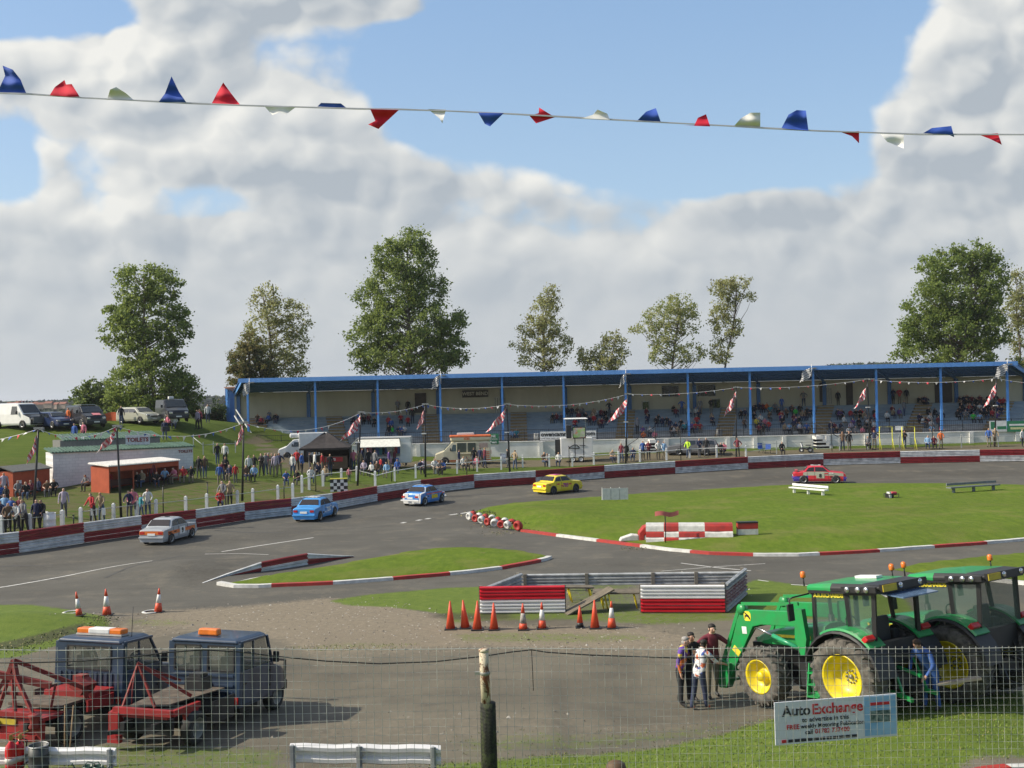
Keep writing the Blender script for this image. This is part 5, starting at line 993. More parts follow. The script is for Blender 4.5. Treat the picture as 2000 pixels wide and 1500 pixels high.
# big bunting close to the camera
YB_ = 7.2
LINE = [(-40, 181), (55, 184), (160, 191), (260, 196), (365, 202), (470, 206), (580, 209), (700, 213), (780, 214), (880, 217), (1000, 223), (1140, 231), (1290, 239), (1420, 246), (1500, 251), (1600, 256), (1700, 259), (1800, 263), (1900, 263), (2050, 263)]
FL = [('b', [(-6, 182), (2, 165), (10, 148), (5, 128), (25, 136), (40, 155), (52, 184)], 'curled tip at the left edge'),
 ('r', [(97, 186), (107, 170), (126, 156), (129, 165), (140, 164), (157, 191)], 'ragged notched top'),
 ('w', [(209, 195), (215, 175), (227, 170), (246, 182), (262, 196)], 'rounded hump shape'),
 ('b', [(310, 199), (322, 183), (335, 149), (350, 180), (366, 203)], 'tall straight upright point'),
 ('r', [(413, 203), (425, 180), (436, 161), (452, 183), (470, 206)], 'tall upright point right of the blue one'),
 ('w', [(517, 208), (532, 225), (546, 219), (558, 224), (578, 209)], 'hanging with a bite in its edge'),
 ('b', [(620, 208), (627, 201), (666, 202), (677, 211)], 'folded flat strip'),
 ('r', [(723, 213), (733, 236), (719, 243), (739, 252), (779, 215)], 'hanging with a hooked tip'),
 ('w', [(836, 213), (858, 231), (864, 241), (871, 214)], 'narrow hanging point'),
 ('b', [(934, 220), (947, 242), (957, 247), (984, 221)], 'neat hanging triangle'),
 ('r', [(1034, 226), (1052, 221), (1053, 210), (1084, 229), (1047, 241)], 'twisted arrow shape'),
 ('w', [(1136, 231), (1158, 224), (1167, 214), (1186, 222), (1192, 234)], 'low crumpled hump'),
 ('b', [(1242, 238), (1262, 218), (1281, 211), (1291, 239)], 'sloping fin with a steep right edge'),
 ('r', [(1334, 245), (1356, 245), (1363, 230), (1379, 223), (1387, 247)], 'small fin with a long flat tail'),
 ('w', [(1432, 248), (1447, 231), (1466, 220), (1485, 220), (1485, 249)], 'boxy fin with a bright corner'),
 ('b', [(1526, 251), (1540, 224), (1556, 215), (1574, 216), (1579, 255)], 'large square topped fin'),
 ('r', [(1642, 258), (1678, 256), (1678, 280), (1664, 266)], 'small hanging hook'),
 ('w', [(1720, 262), (1765, 263), (1765, 290), (1733, 277)], 'hanging quarter shape'),
 ('b', [(1803, 260), (1820, 250), (1858, 246), (1864, 268), (1850, 262)], 'folded low wedge'),
 ('r', [(1912, 263), (1949, 260), (1957, 283), (1935, 272)], 'thin hanging hook at the right end')]
bm_ = [mat('big_pennant_red', (.66, .015, .04), .8, var=.06), mat('big_pennant_white', (.86, .84, .78), .85, var=.05), mat('big_pennant_blue', (.035, .095, .42), .8, var=.08)]
big = thing('bunting', 'large red white and blue pennant string crossing the sky in front', 'bunting', at(-40, 181, YB_), 0)
o0 = big.location.copy(); m = MB(); pts = [at(x, y, YB_)-o0 for x, y in LINE]; rg = []
for i, p in enumerate(pts): tw = .5+.5*math.sin(i*1.9); rg.append([p+Vector((0, -.004, .004+.004*tw)), p+Vector((0, .004, .005+.004*tw)), p+Vector((0, .005, -.003)), p+Vector((0, -.004, -.003))])
m.loft(rg); m.build('tape', mat('bunting_tape', (.62, .60, .62), .6), big)
for i, (c, poly, d) in enumerate(FL):
    # subdivide the cloth so that it can curl away from the flat
    P2 = []
    for a, b in zip(poly, poly[1:]+poly[:1]):
        for k in range(4): P2.append(Vector((a[0]+(b[0]-a[0])*k/4, a[1]+(b[1]-a[1])*k/4)))
    xs = [p.x for p in P2]; ys = [p.y for p in P2]; arr = np.array([(p.x, p.y) for p in P2]); g = np.array([(x, y) for x in np.arange(min(xs), max(xs), 4.) for y in np.arange(min(ys), max(ys), 4.)]); g = g[sdf(g, [tuple(q) for q in arr]) > 1.2]
    vs, es, fs, *_ = geometry.delaunay_2d_cdt(P2+[Vector(q) for q in g], [(k, (k+1) % len(P2)) for k in range(len(P2))], [], 1, 1e-5)
    yl = float(np.interp(sum(xs)/len(xs), [l[0] for l in LINE], [l[1] for l in LINE])); V = []
    for s in (0, 1):
        for v in vs:
            dy = abs(v.y-yl)/60.; off = .10*dy*math.sin(i*2.1)+.028*dy*math.sin(v.x*.16+i)+.014*math.sin(v.y*.22+i*2); V.append(tuple(at(v.x, v.y, YB_+off+.0015*s)-o0))
    n = len(vs); F_ = [list(f) for f in fs]+[[q+n for q in f][::-1] for f in fs]; me = bpy.data.meshes.new('pennant'); me.from_pydata(V, [], F_); me.materials.append(bm_['rwb'.index(c)]); me.polygons.foreach_set('use_smooth', [True]*len(F_)); me.update()
    o = bpy.data.objects.new('pennant', me); col.objects.link(o); o.parent = big; o['label'] = {'r': 'red', 'w': 'white', 'b': 'blue'}[c]+' pennant, '+d
# ---------------------------------------------------------------- infield objects
def gi(px, py): p = G(px, py, 20); return Vector((p.x, p.y, p.z))
def bench(px0, py0, px1, py1, m, label):
    a = G(px0, py0, 60); b = G(px1, py1, 60); a.z = h_in(a.x, a.y)+.35; b.z = h_in(b.x, b.y)+.35; r = thing('bench', label, 'bench', a, 0, 'low benches on the big island'); d = b-a; n = Vector((-d.y, d.x, 0)).normalized()
    for k, t in enumerate((.1, .5, .9)): q = MB(); q.box(d*t+Vector((0, 0, .18)), (.16, .16, .40)); q.build('leg', m, r)
    q = MB(); q.bar(d*0+Vector((0, 0, .42)), d+Vector((0, 0, .42)), .42, .08); q.build('seat', m, r); q = MB(); q.bar(n*.18+Vector((0, 0, .62)), d+n*.18+Vector((0, 0, .62)), .06, .16); q.build('backrest', m, r)
bench(1545, 973, 1615, 980, white, 'white wooden bench on the big grass island'); bench(1853, 975, 1950, 968, mat('bench_grey', (.16, .18, .18), .7), 'grey wooden bench on the big grass island')
def on_island(px, py, dz=.3): p = pl(px, py, dz); p.z = h_in(p.x, p.y)+dz; return p
p = on_island(1202, 979); r = thing('display_board', 'pale three panel board standing on the edge of the big island', 'board', p, .05)
for k in range(3): addbox(r, 'panel', (-.6+.6*k, 0, .46), (.56, .05, .86), mat('board_grey', (.42, .44, .45), .6, scale=4, c2=(.52, .53, .53))); addbox(r, 'post', (-.9+.6*k, .05, .46), (.05, .05, .98), oldwhite)
p = on_island(1741, 975); r = thing('pit_generator', 'small red and black engine pump lying on the big island', 'pump', p, .3); m = MB(); m.box((-.15, 0, .22), (.4, .35, .35)); m.tube([(-.35, -.25, .03), (.35, -.25, .03), (.4, -.25, .35), (-.4, -.25, .35)], .03, 6, closed=True); m.tube([(-.35, .25, .03), (.35, .25, .03), (.4, .25, .35), (-.4, .25, .35)], .03, 6, closed=True); m.build('frame', black, r)
m = MB(); m.box((.15, 0, .38), (.4, .34, .22)); m.build('fuel_tank', pred, r, bevel=.06); m = MB(); m.box((-.25, -.1, .3), (.14, .3, .4)); m.build('panel', pwhite, r)
# tyre stack wall with checkered bands
def tyre(mb, c, r, w, rot=None, m=0):
    M = Matrix.Translation(c) @ (rot or Matrix()); mb.lathe([(r*.55, -w/2), (r*.9, -w/2), (r, -w*.3), (r, w*.3), (r*.9, w/2), (r*.55, w/2)], 16, M, m=m, close=True)
p0 = on_island(1262, 1059, .1); p1 = on_island(1432, 1059, .1); L = (p1-p0).length; r = thing('marker_block', 'long red and white checkered marker block on the big island', 'marker block', p0, math.atan2(p1.y-p0.y, p1.x-p0.x)); m = MB()
wx = [0, .9, L*.38, L*.68, L]; hz = [.02, .26, .54, .90]; 
for k in range(4):
    for j in range(3):
        y0 = -.22+.12*j; nn = 5
        rg = []
        for q in range(nn+1):
            x = wx[k]+(wx[k+1]-wx[k])*q/nn; jx = .03*noise.noise(Vector((x*1.3, j*2., 0))); rg.append([(x, y0+jx, hz[j]), (x, y0+.05+jx, (hz[j]*.3+hz[j+1]*.7)), (x, y0+.14+jx, hz[j+1]), (x, .75, hz[j+1]), (x, .75, hz[j])])
        m.loft(rg, m=(k+j) % 2, sm=False)
m.build('block', [kwhite, kred], r)
p = on_island(1230, 1056, .1); m = MB(); m.prism([(-.55, .0), (-.45, .16), (.1, .34), (.45, .30), (.45, .0)], -.25, .30, m=0); m.prism([(.46, .0), (.46, .42), (.70, .72), (.93, .80), (.93, .40), (.72, .30), (.70, .0)], -.30, .40, m=1); m.prism([(.71, .0), (.73, .28), (.94, .38), (.94, .0)], -.28, .42, m=0); r2 = thing('painted_boulder', 'red and white painted stone lump at the left end of the marker block', 'boulder', p, 0); m.build('stone', [kwhite, kred], r2, bevel=.05)
p = on_island(1300, 1062, .1); r = thing('windsock', 'faded red flag on a thin stake in front of the marker block', 'flag', p, 0); m = MB(); m.tube([(0, 0, 0), (.02, 0, .95), (.0, 0, 1.55)], .025, 6); m.build('stake', black, r)
cloth('cloth', 1, .3, lambda u, v: (-.5+1.2*u, -.1*math.sin(u*5), 1.6-.22*v+.05*math.sin(u*7)), mat('faded_red', (.5, .14, .12), .8), r)
p = on_island(1460, 1056, .1); r = thing('marker_post', 'short red and white banded marker block apart from the long one', 'marker block', p, .02); m = MB()
for k, mm in enumerate((0, 1, 0)): m.box((0, 0, .17+.29*k), (1.02, .35, .28), m=mm)
m.build('block', [kred, kwhite], r); addbox(r, 'cap', (0, 0, .93), (1.04, .37, .06), black)
# half-buried painted tyres along the tip of the island
rnd = random.Random(4); TP = [(917, 1014), (924, 1006), (929, 1018), (936, 1010), (941, 1021), (948, 1012), (953, 1025), (961, 1014), (966, 1027), (973, 1018), (979, 1030), (986, 1020), (992, 1031), (1000, 1024), (1012, 1033)]
for i, (x, y) in enumerate(TP):
    p = pl(x, y+2, .08); c = (i//2+i) % 2; m = MB(); rr0 = .23 if i < 13 else .28; m.lathe([(0, -.06), (rr0*.45, -.06), (rr0*.55, -.12), (rr0*.9, -.13), (rr0, -.08), (rr0, .1), (0, .1)], 16, Matrix.Translation((0, 0, .10)) @ Matrix.Rotation(PI/2+.25, 4, 'X') @ Matrix.Rotation(PI, 4, 'X')); o = m.build('tyre', kwhite if c == 0 else kred); o.location = (p.x, p.y, p.z+(.0 if i % 2 else .14)); o.rotation_euler = (rnd.uniform(-.2, .2), 0, rnd.uniform(-.9, .0))
    tag(o, '%s half buried tyre, %s from the left in the painted tyre edge' % ('white' if c == 0 else 'red', ordn[i]), 'tyre', 'painted tyres round the island tip')
# low guard rail on the small island
pts = [(395, 1142), (440, 1131), (510, 1121), (560, 1112), (600, 1104), (640, 1096), (690, 1088)]; PW = [pl(x, y, 0) for x, y in pts]; tops = [1138, 1121, 1097, 1087, 1080, 1083, 1085.5]; hts = [(pts[i][1]-tops[i])/F*PW[i].y for i in range(7)]
r = thing('guard_rail', 'low red and white guard rail rising along the small island', 'guard rail', PW[0], 0); base = PW[0].copy(); LP = [p-base for p in PW]
for k in range(2):
    for (i0, i1) in ((0, 2), (2, 4), (4, 6)):
        P = []; Z = []
        for q in range(i0*4, i1*4+1): i = min(5, q//4); t = q/4-i; P.append(LP[i].lerp(LP[i+1], t)); Z.append((hts[i]*(1-t)+hts[i+1]*t))
        m = MB(); n = len(P); rg = []
        for q in range(n):
            t = P[min(q+1, n-1)]-P[max(q-1, 0)]; t.z = 0; t.normalize(); nr = Vector((t.y, -t.x, 0)); hq = Z[q]*.5; z0 = Z[q]*.5*k; rg.append([P[q]+nr*a*.8+Vector((0, 0, z0+b*hq/.31*.96)) for a, b in wprof(.31, .08)]+[P[q]-nr*.012+Vector((0, 0, z0+hq*.96)), P[q]-nr*.012+Vector((0, 0, z0))])
        m.loft(rg, sm=False); upper = k == 1; mid = i0 == 2; m.build('rail', [(bred if mid else bwhite) if upper else (bwhite if mid else bred)], r)
# ---------------------------------------------------------------- cones
def cone_mesh(): 
    pass
conered = mat('cone_orange', (.70, .085, .03), .5, scale=5, c2=(.62, .07, .03)); conewhite = mat('cone_sleeve', (.68, .67, .64), .5, scale=5); dirty = mat('cone_grime', (.20, .19, .18), .8, scale=9, c2=(.45, .40, .36))
def cone(label, px, py, ht, bands, tilt=0, base=black, mats=None, slim=1.):
    p = gi(px, py); r = thing('traffic_cone', label, 'traffic cone', p, px*.37, 'traffic cones'); r.rotation_euler = (0, tilt, 0)
    m = MB(); m.box((0, 0, .02), (ht*.42, ht*.42, .04)); m.build('base', base, r, bevel=.012)
    rb = ht*.165*slim; z0 = .04; k = (ht-z0); ra = lambda t: rb*(1-t)+.022*t
    b = MB(); prev = 0.
    for t, mi in bands: b.lathe([(ra(prev), z0+k*prev), (ra(t), z0+k*t)], 20, m=mi); prev = t
    b.lathe([(.022, ht-.001), (.012, ht+.004), (0, ht+.004)], 20, m=bands[-1][1]); b.build('body', mats or [conered, conewhite, dirty, black], r, fixn=True); return r
FC = [(880, 1229, .93, [(1, 0)], 'plain orange cone, leftmost of the row of nine'), (909, 1227, .93, [(1, 0)], 'plain orange cone tilting left, second of the row of nine'), (932, 1230, .95, [(1, 0)], 'plain orange cone close beside the tilting one, third of nine'), (965, 1230, .88, [(1, 0)], 'plain orange cone standing alone, fourth of the row of nine'),
 (1022, 1230, .86, [(.22, 0), (.62, 2), (1, 0)], 'orange cone with grimy grey sleeve, fifth of the row'), (1059, 1228, .86, [(.30, 0), (.72, 1), (1, 0)], 'orange cone with clean white sleeve left of the short cone'), (1133, 1226, .72, [(.2, 3), (.95, 0), (1, 0)], 'shortest cone with blackened base, seventh of the row'),
 (1162, 1227, .92, [(1, 0)], 'plain orange cone between the short cone and the striped end cone'), (1195, 1227, .88, [(.36, 0), (.75, 1), (1, 0)], 'orange cone with white sleeve at the right end of the row')]
for i, (x, y, ht, bd, lb) in enumerate(FC): cone(lb, x, y, ht, bd, -.07 if i == 1 else (.03 if i == 2 else 0))
cone('leaning cone with wide white sleeve, leftmost of the three by the mound', 155, 1203, .85, [(.28, 0), (.70, 1), (1, 0)], -.12, slim=.8); cone('upright cone with white sleeve, middle of the three by the mound', 209, 1202, .95, [(.32, 0), (.72, 1), (1, 0)], -.03); cone('right-leaning cone with white sleeve standing on a white disc', 309, 1196, .88, [(.38, 0), (.74, 1), (1, 0)], .06)
for x, y, lb in ((295, 1196, 'right'), (140, 1197, 'left')):
    p = gi(x, y); o = MB(); o.lathe([(.30, 0), (.33, .03), (.27, .05), (.2, .03)], 20, close=True); oo = o.build('painted_ring', kwhite); oo.location = p; tag(oo, 'white painted ring lying under the %s leaning cone' % lb, 'ring')
# ---------------------------------------------------------------- guard-rail pen
brightred = mat('pen_red', (.60, .015, .03), .4, scale=2, c2=(.50, .012, .025)); brightwhite = mat('pen_white', (.74, .73, .72), .45, scale=2, c2=(.66, .65, .64)); greyw = mat('weathered_white', (.26, .27, .27), .55, scale=3, c2=(.44, .45, .45))
def pen_panel(label, a, b, ztop, zlow, cols, nr=4, group='guard rail panels of the pen', posts=(0, 1), side=-1, za=None, postm=None, pfront=0):
    """a,b ground points; rails stacked from zlow to ztop"""
    r = thing('crash_rail', label, 'guard rail', a, 0, group); d = b-a; d.z = 0; n = 7; P = [d*(k/(n-1)) for k in range(n)]; hh = (ztop-zlow)/nr
    for k in range(nr):
        m = MB(); wbeam(m, P, zlow+hh*k, hh*.97, side, d=.09); m.build('rail', cols[k], r)
    for t in posts: nrm = Vector((-d.y, d.x, 0)).normalized()*(-side if not pfront else side); m = MB(); m.box(d*t*.98+d*.01+nrm*.09+Vector((0, 0, (ztop)/2)), (.13, .13, ztop+.02), math.atan2(d.y, d.x)); m.build('post', postm or mat('old_post', (.16, .145, .12), .8), r)
    return r
def gz0(px, py): return pl(px, py, 0)
a = gz0(938, 1199); b = gz0(1104, 1197); pen_panel('front pen panel with red rails over white, left of the trestles', a, b, .97, .02, [brightwhite, brightwhite, brightred, brightred])
a = gz0(1252, 1197); b = gz0(1416, 1197); pen_panel('front pen panel with white rails over red, right of the trestles', a, b, .97, .02, [brightred, brightred, brightwhite, brightwhite])
c = gz0(1456, 1162); pen_panel('side pen panel receding at the right with flaking rails', b+Vector((.05, .05, 0)), c, 1.02, .02, [greyw, mat('flaky_red', (.20, .05, .055), .7, scale=5, c2=(.35, .28, .28)), mat('flaky_red', (.2, .05, .055)), greyw])
a2 = gz0(1022, 1155); b2_ = gz0(1448, 1150); pen_panel('long rear pen rail seen from behind with three wooden posts', a2, b2_, .68, .20, [greyw, greyw], 2, posts=(0, .29, .60, .80), side=-1, pfront=1)
pen_panel('left pen panel receding between front and rear rails', gz0(937, 1193), gz0(1018, 1158), .78, .2, [greyw, greyw], 2, posts=(1,))
# trestle tables
def trestle(label, px, py, L, W_, rz, tilt, legt=.0):
    p = gi(px, py); r = thing('trestle_table', label, 'table', p, rz, 'broken trestle tables in the pen'); m = MB(); rm = Matrix.Rotation(tilt, 3, 'Y'); m.box((0, 0, .55-abs(tilt)*.4), (L, W_, .05), rm); m.build('table_top', mat('grey_board', (.10, .085, .06), .9, scale=5, c2=(.17, .14, .10)), r)
    for sx_ in (-.35, .35):
        for sy_ in (-.4, .4):
            z = .52-abs(tilt)*.4-math.sin(tilt)*sx_*L; 
            if z > .12: m = MB(); m.tube([(sx_*L, sy_*W_, z), (sx_*L+.12, sy_*W_, 0)], .03, 6); m.build('leg', yellow, r)
trestle('left trestle table with its end sloping to the ground', 1150, 1195, 1.9, .6, .25, -.42); trestle('right trestle table standing level with yellow legs', 1205, 1185, 1.7, .8, -.1, 0.); trestle('small level trestle board behind the sloping one', 1130, 1174, 1.1, .5, .1, .05)
def exting(label, p, s=1., rz=0, lean=0.):
    r = thing('fire_extinguisher', label, 'fire extinguisher', p, rz); r.scale = (s, s, s); r.rotation_euler = (0, lean, rz); m = MB(); m.lathe([(.05, 0), (.08, .01), (.085, .05), (.085, .42), (.07, .49), (.03, .53), (.03, .56), (0, .56)], 20); m.build('cylinder', mat('extinguisher_red', (.55, .01, .015), .25), r)
    m = MB(); m.box((0, 0, .59), (.05, .04, .07)); m.bar((-.02, 0, .63), (.13, 0, .67), .025, .015); m.bar((-.02, 0, .60), (.11, 0, .59), .025, .015); m.build('valve', mat('brass', (.35, .25, .08), .3, .8), r)
    m = MB(); m.tube([(.03, 0, .57), (.12, 0, .52), (.11, .01, .3), (.10, .01, .15)], [.012, .012, .012, .02], 8); m.build('hose', black, r); m = MB(); m.lathe([(.0865, .22), (.0865, .31)], 20); m.build('label', mat('ext_label', (.6, .55, .5)), r); return r
exting('small red extinguisher inside the pen near the middle post', gi(1301, 1190)+Vector((0, 1.2, 0)), 1.0); exting('small red extinguisher inside the pen right of the other', gi(1328, 1190)+Vector((0, 1.2, 0)), .95, .5)
# ---------------------------------------------------------------- odds along the bank
p = GO(662, 962); r = thing('checkered_box', 'black and white checkered marshal box behind the barrier', 'box', p, .15); m = MB(); N_ = 4
for i in range(5):
    for j in range(4): m.box((-.48+.24*i, -.32, .14+.235*j), (.24, .03, .235), m=(i+j) % 2)
for i in range(2):
    for j in range(4): m.box((.63, -.2+.24*i, .14+.235*j), (.03, .24, .235), m=(i+j) % 2)
m.build('checkered_panel', [white, black], r); addbox(r, 'box_body', (0, -.05, .5), (1.2, .45, .9), black); addbox(r, 'lid', (0, -.07, 1.0), (1.25, .55, .05), mat('lid_yellow', (.5, .45, .05)))
def drum(label, px, py, m_, ht=.9, rd=.29):
    p = GO(px, py); r = thing('drum_bin', label, 'bin', p, 0); b = MB(); b.lathe([(rd, 0), (rd, ht*.3), (rd+.015, ht*.33), (rd, ht*.36), (rd, ht*.63), (rd+.015, ht*.66), (rd, ht*.69), (rd, ht), (rd-.03, ht), (rd-.03, ht*.7), (0, ht*.7)], 20); b.build('shell', m_, r); b = MB(); b.lathe([(rd+.004, ht-.02), (rd+.02, ht), (rd+.004, ht+.02)], 20, close=True); b.build('rim', m_, r)
drum('white drum bin at the left end fence beside black pole', 97, 1037, white, 1.0, .33); drum('white drum bin on the rail fence below the market stalls', 983, 905, white)
p = at(1049, 862, 103.2); r = thing('drum_bin', 'pale drum bin on the walkway left of the owencamm banner', 'bin', (p.x, 103.4, 2.95)); b = MB(); b.lathe([(.3, 0), (.3, .85), (.27, .85), (0, .5)], 18); b.build('shell', mat('bin_grey', (.4, .4, .38)), r)
p = at(1406, 850, 103.2); r = thing('drum_bin', 'grey drum bin on the walkway above the parked estate car', 'bin', (p.x, 103.4, 2.95)); b = MB(); b.lathe([(.3, 0), (.3, .85), (.27, .85), (0, .5)], 18); b.build('shell', mat('bin_dark', (.15, .15, .15)), r)
for i, (x, y) in enumerate([(1731, 878), (1775, 878)]):
    p = GO(x, y); r = thing('goal_frame', 'yellow tube gate frame, %s of the pair' % ('left' if i == 0 else 'right'), 'gate frame', p, 0); b = MB(); b.tube([(-.62, 0, 0), (-.62, 0, 2.2), (.62, 0, 2.2), (.62, 0, 0)], .045, 6); b.build('frame', mat('gate_yellow', (.65, .62, .06)), r); b = MB(); b.tube([(-.62, 0, 1.1), (-.62, -.5, .0)], .03, 6); b.tube([(.62, 0, 1.1), (.62, -.5, .0)], .03, 6); b.build('brace', mat('gate_yellow', (.65, .62, .06)), r)
def chair(label, px, py, m_, rz=0.):
    p = GO(px, py); r = thing('folding_chair', label, 'folding chair', p, rz, 'folding chairs'); b = MB(); b.box((0, 0, .42), (.5, .45, .04)); b.build('seat', m_, r); b = MB(); b.box((0, .22, .7), (.5, .04, .5), Matrix.Rotation(-.15, 3, 'X')); b.build('backrest', m_, r)
    for s in (-.23, .23): b = MB(); b.tube([(s, -.2, 0), (s, .22, .45), (s, .25, .95)], .014, 5); b.tube([(s, .2, 0), (s, -.2, .42)], .014, 5); b.build('leg', black, r)
chair('empty blue folding chair, left of the pair by the rail', 1487, 885, mat('chair_blue', (.04, .10, .35)), .3); chair('empty blue folding chair, right of the pair by the rail', 1500, 886, mat('chair_blue', (.04, .10, .35)), -.4)
p = GO(1574, 884); r = thing('motor_scooter', 'dark mobility scooter with white panels parked at the rail', 'scooter', p, 2.6)
for x in (-.42, .42): wheel_parts(r, x, 0, .26, .12, -1, steel)
b = MB(); b.tube([(-.45, 0, .5), (-.1, 0, .35), (.3, 0, .45), (.42, 0, 1.0)], [.12, .1, .09, .04], 8); b.build('body', pblk, r); addbox(r, 'seat', (-.25, 0, .72), (.5, .28, .1), pblk, bevel=.03); addbox(r, 'fairing', (.38, 0, .7), (.12, .34, .4), pwhite, Matrix.Rotation(.3, 3, 'Y'), .03); b = MB(); b.tube([(.4, -.3, 1.0), (.4, .3, 1.0)], .02, 6); b.build('handlebar', black, r)
p = GO(195, 1022); r = thing('signal_box', 'two small white panels on stakes beside the rail fence', 'board', p, .1)
for s in (-.32, .22): addbox(r, 'panel', (s, 0, .68), (.36 if s < 0 else .22, .06, .42), white); addbox(r, 'stake', (s-.1, .04, .3), (.05, .05, .9), white)
p = at(213, 832, 97); r = thing('mesh_barrier', 'orange plastic mesh barrier between the black van and the estate car', 'barrier', (p.x, 96.5, h(p.x, 96.5)), 0); b = MB(); rg = [[(x, .05*math.sin(x*4), .02), (x, .05*math.sin(x*4), .75+.1*math.sin(x*3)), (x, .05*math.sin(x*4)+.02, .75+.1*math.sin(x*3)), (x, .05*math.sin(x*4)+.02, .02)] for x in [-1.6+.2*k for k in range(17)]]; b.loft(rg); b.build('mesh_sheet', mat('mesh_orange', (.60, .12, .04), .8), r); 
for k in (-1.5, 0, 1.5): addbox(r, 'stake', (k, .06, .42), (.04, .04, .95), steel)
# ---------------------------------------------------------------- people
def J_stand(a=0., arms='down', lean=0., stride=.06, bend=0., head=0.):
    """joints of a standing person, facing -Y, 1.75 m"""
    J = dict(pel=(0, 0, .95), spi=(0, -.01, 1.13), che=(0, -.01, 1.33), nb=(0, 0, 1.47), nk=(0, -.015, 1.54), hd=(head*.03, -.035, 1.63), ht=(head*.03, -.015, 1.70))
    for s, n in ((-1, 'r'), (1, 'l')):
        J['sh'+n] = (s*.175, 0, 1.42); J['hp'+n] = (s*.09, 0, .90); st = stride*s
        J['kn'+n] = (s*.105, -.02+st*.6, .50); J['an'+n] = (s*.115, .02+st*1.4, .09); J['to'+n] = (s*.13, -.13+st*1.4, .035)
        if arms == 'down': J['el'+n] = (s*.24, .02, 1.14); J['wr'+n] = (s*.26, -.06, .90); J['ha'+n] = (s*.26, -.09, .81)
        elif arms == 'fold': J['el'+n] = (s*.25, -.05, 1.16); J['wr'+n] = (s*.05, -.22, 1.20); J['ha'+n] = (-s*.04, -.22, 1.22)
        elif arms == 'hips': J['el'+n] = (s*.36, .08, 1.18); J['wr'+n] = (s*.22, -.06, .98); J['ha'+n] = (s*.15, -.09, .97)
        elif arms == 'up': J['el'+n] = (s*.27, -.12, 1.20) if s > 0 else (s*.24, .0, 1.14); J['wr'+n] = (s*.14, -.22, 1.42) if s > 0 else (s*.25, -.1, .92); J['ha'+n] = (s*.08, -.20, 1.50) if s > 0 else (s*.25, -.13, .84)
        elif arms == 'rail': J['el'+n] = (s*.27, -.14, 1.20); J['wr'+n] = (s*.20, -.36, 1.08); J['ha'+n] = (s*.17, -.43, 1.06)
    return J
def bendJ(J, ang, piv=.93, keys=('spi', 'che', 'nb', 'nk', 'hd', 'ht', 'shl', 'shr', 'ell', 'elr', 'wrl', 'wrr', 'hal', 'har')):
    ca, sa = math.cos(ang), math.sin(ang)
    for k in keys:
        x, y, z = J[k]; dz = z-piv; J[k] = (x, y*ca-dz*sa, piv+dz*ca+y*sa)
    return J
def J_sit(arms='lap', lean=.12):
    J = J_stand(); dz = -.50
    for k in list(J): x, y, z = J[k]; J[k] = (x, y, z+dz)
    for s, n in ((-1, 'r'), (1, 'l')):
        J['hp'+n] = (s*.09, -.03, .42); J['kn'+n] = (s*.13, -.42, .48); J['an'+n] = (s*.12, -.40, .08); J['to'+n] = (s*.13, -.55, .035)
        if arms == 'lap': J['el'+n] = (s*.24, -.08, .66); J['wr'+n] = (s*.12, -.30, .58); J['ha'+n] = (s*.07, -.38, .57)
        elif arms == 'knee': J['el'+n] = (s*.26, -.20, .70); J['wr'+n] = (s*.14, -.42, .62); J['ha'+n] = (s*.09, -.48, .60)
        elif arms == 'chin': J['el'+n] = (s*.24, -.22, .66); J['wr'+n] = (s*.08, -.26, .92) if s > 0 else (s*.1, -.34, .60); J['ha'+n] = (s*.04, -.22, 1.0) if s > 0 else (s*.03, -.40, .60)
    J['pel'] = (0, 0, .46)
    return bendJ(J, lean, .46, ('spi', 'che', 'nb', 'nk', 'hd', 'ht', 'shl', 'shr'))
EDG = [('pel', 'spi', 1), ('spi', 'che', 1), ('che', 'nb', 1), ('nb', 'nk', 0), ('nk', 'hd', 0), ('hd', 'ht', 4)]
for n in 'lr': EDG += [('nb', 'sh'+n, 1), ('sh'+n, 'el'+n, 1), ('el'+n, 'wr'+n, 5), ('wr'+n, 'ha'+n, 0), ('pel', 'hp'+n, 2), ('hp'+n, 'kn'+n, 2), ('kn'+n, 'an'+n, 6), ('an'+n, 'to'+n, 3)]
RAD = dict(pel=(.155, .12), spi=(.145, .11), che=(.165, .12), nb=(.085, .075), nk=(.052, .052), hd=(.078, .098), ht=(.066, .078), sh=(.066, .066), el=(.046, .046), wr=(.031, .031), ha=(.036, .026), hp=(.098, .10), kn=(.064, .066), an=(.045, .045), to=(.042, .032))
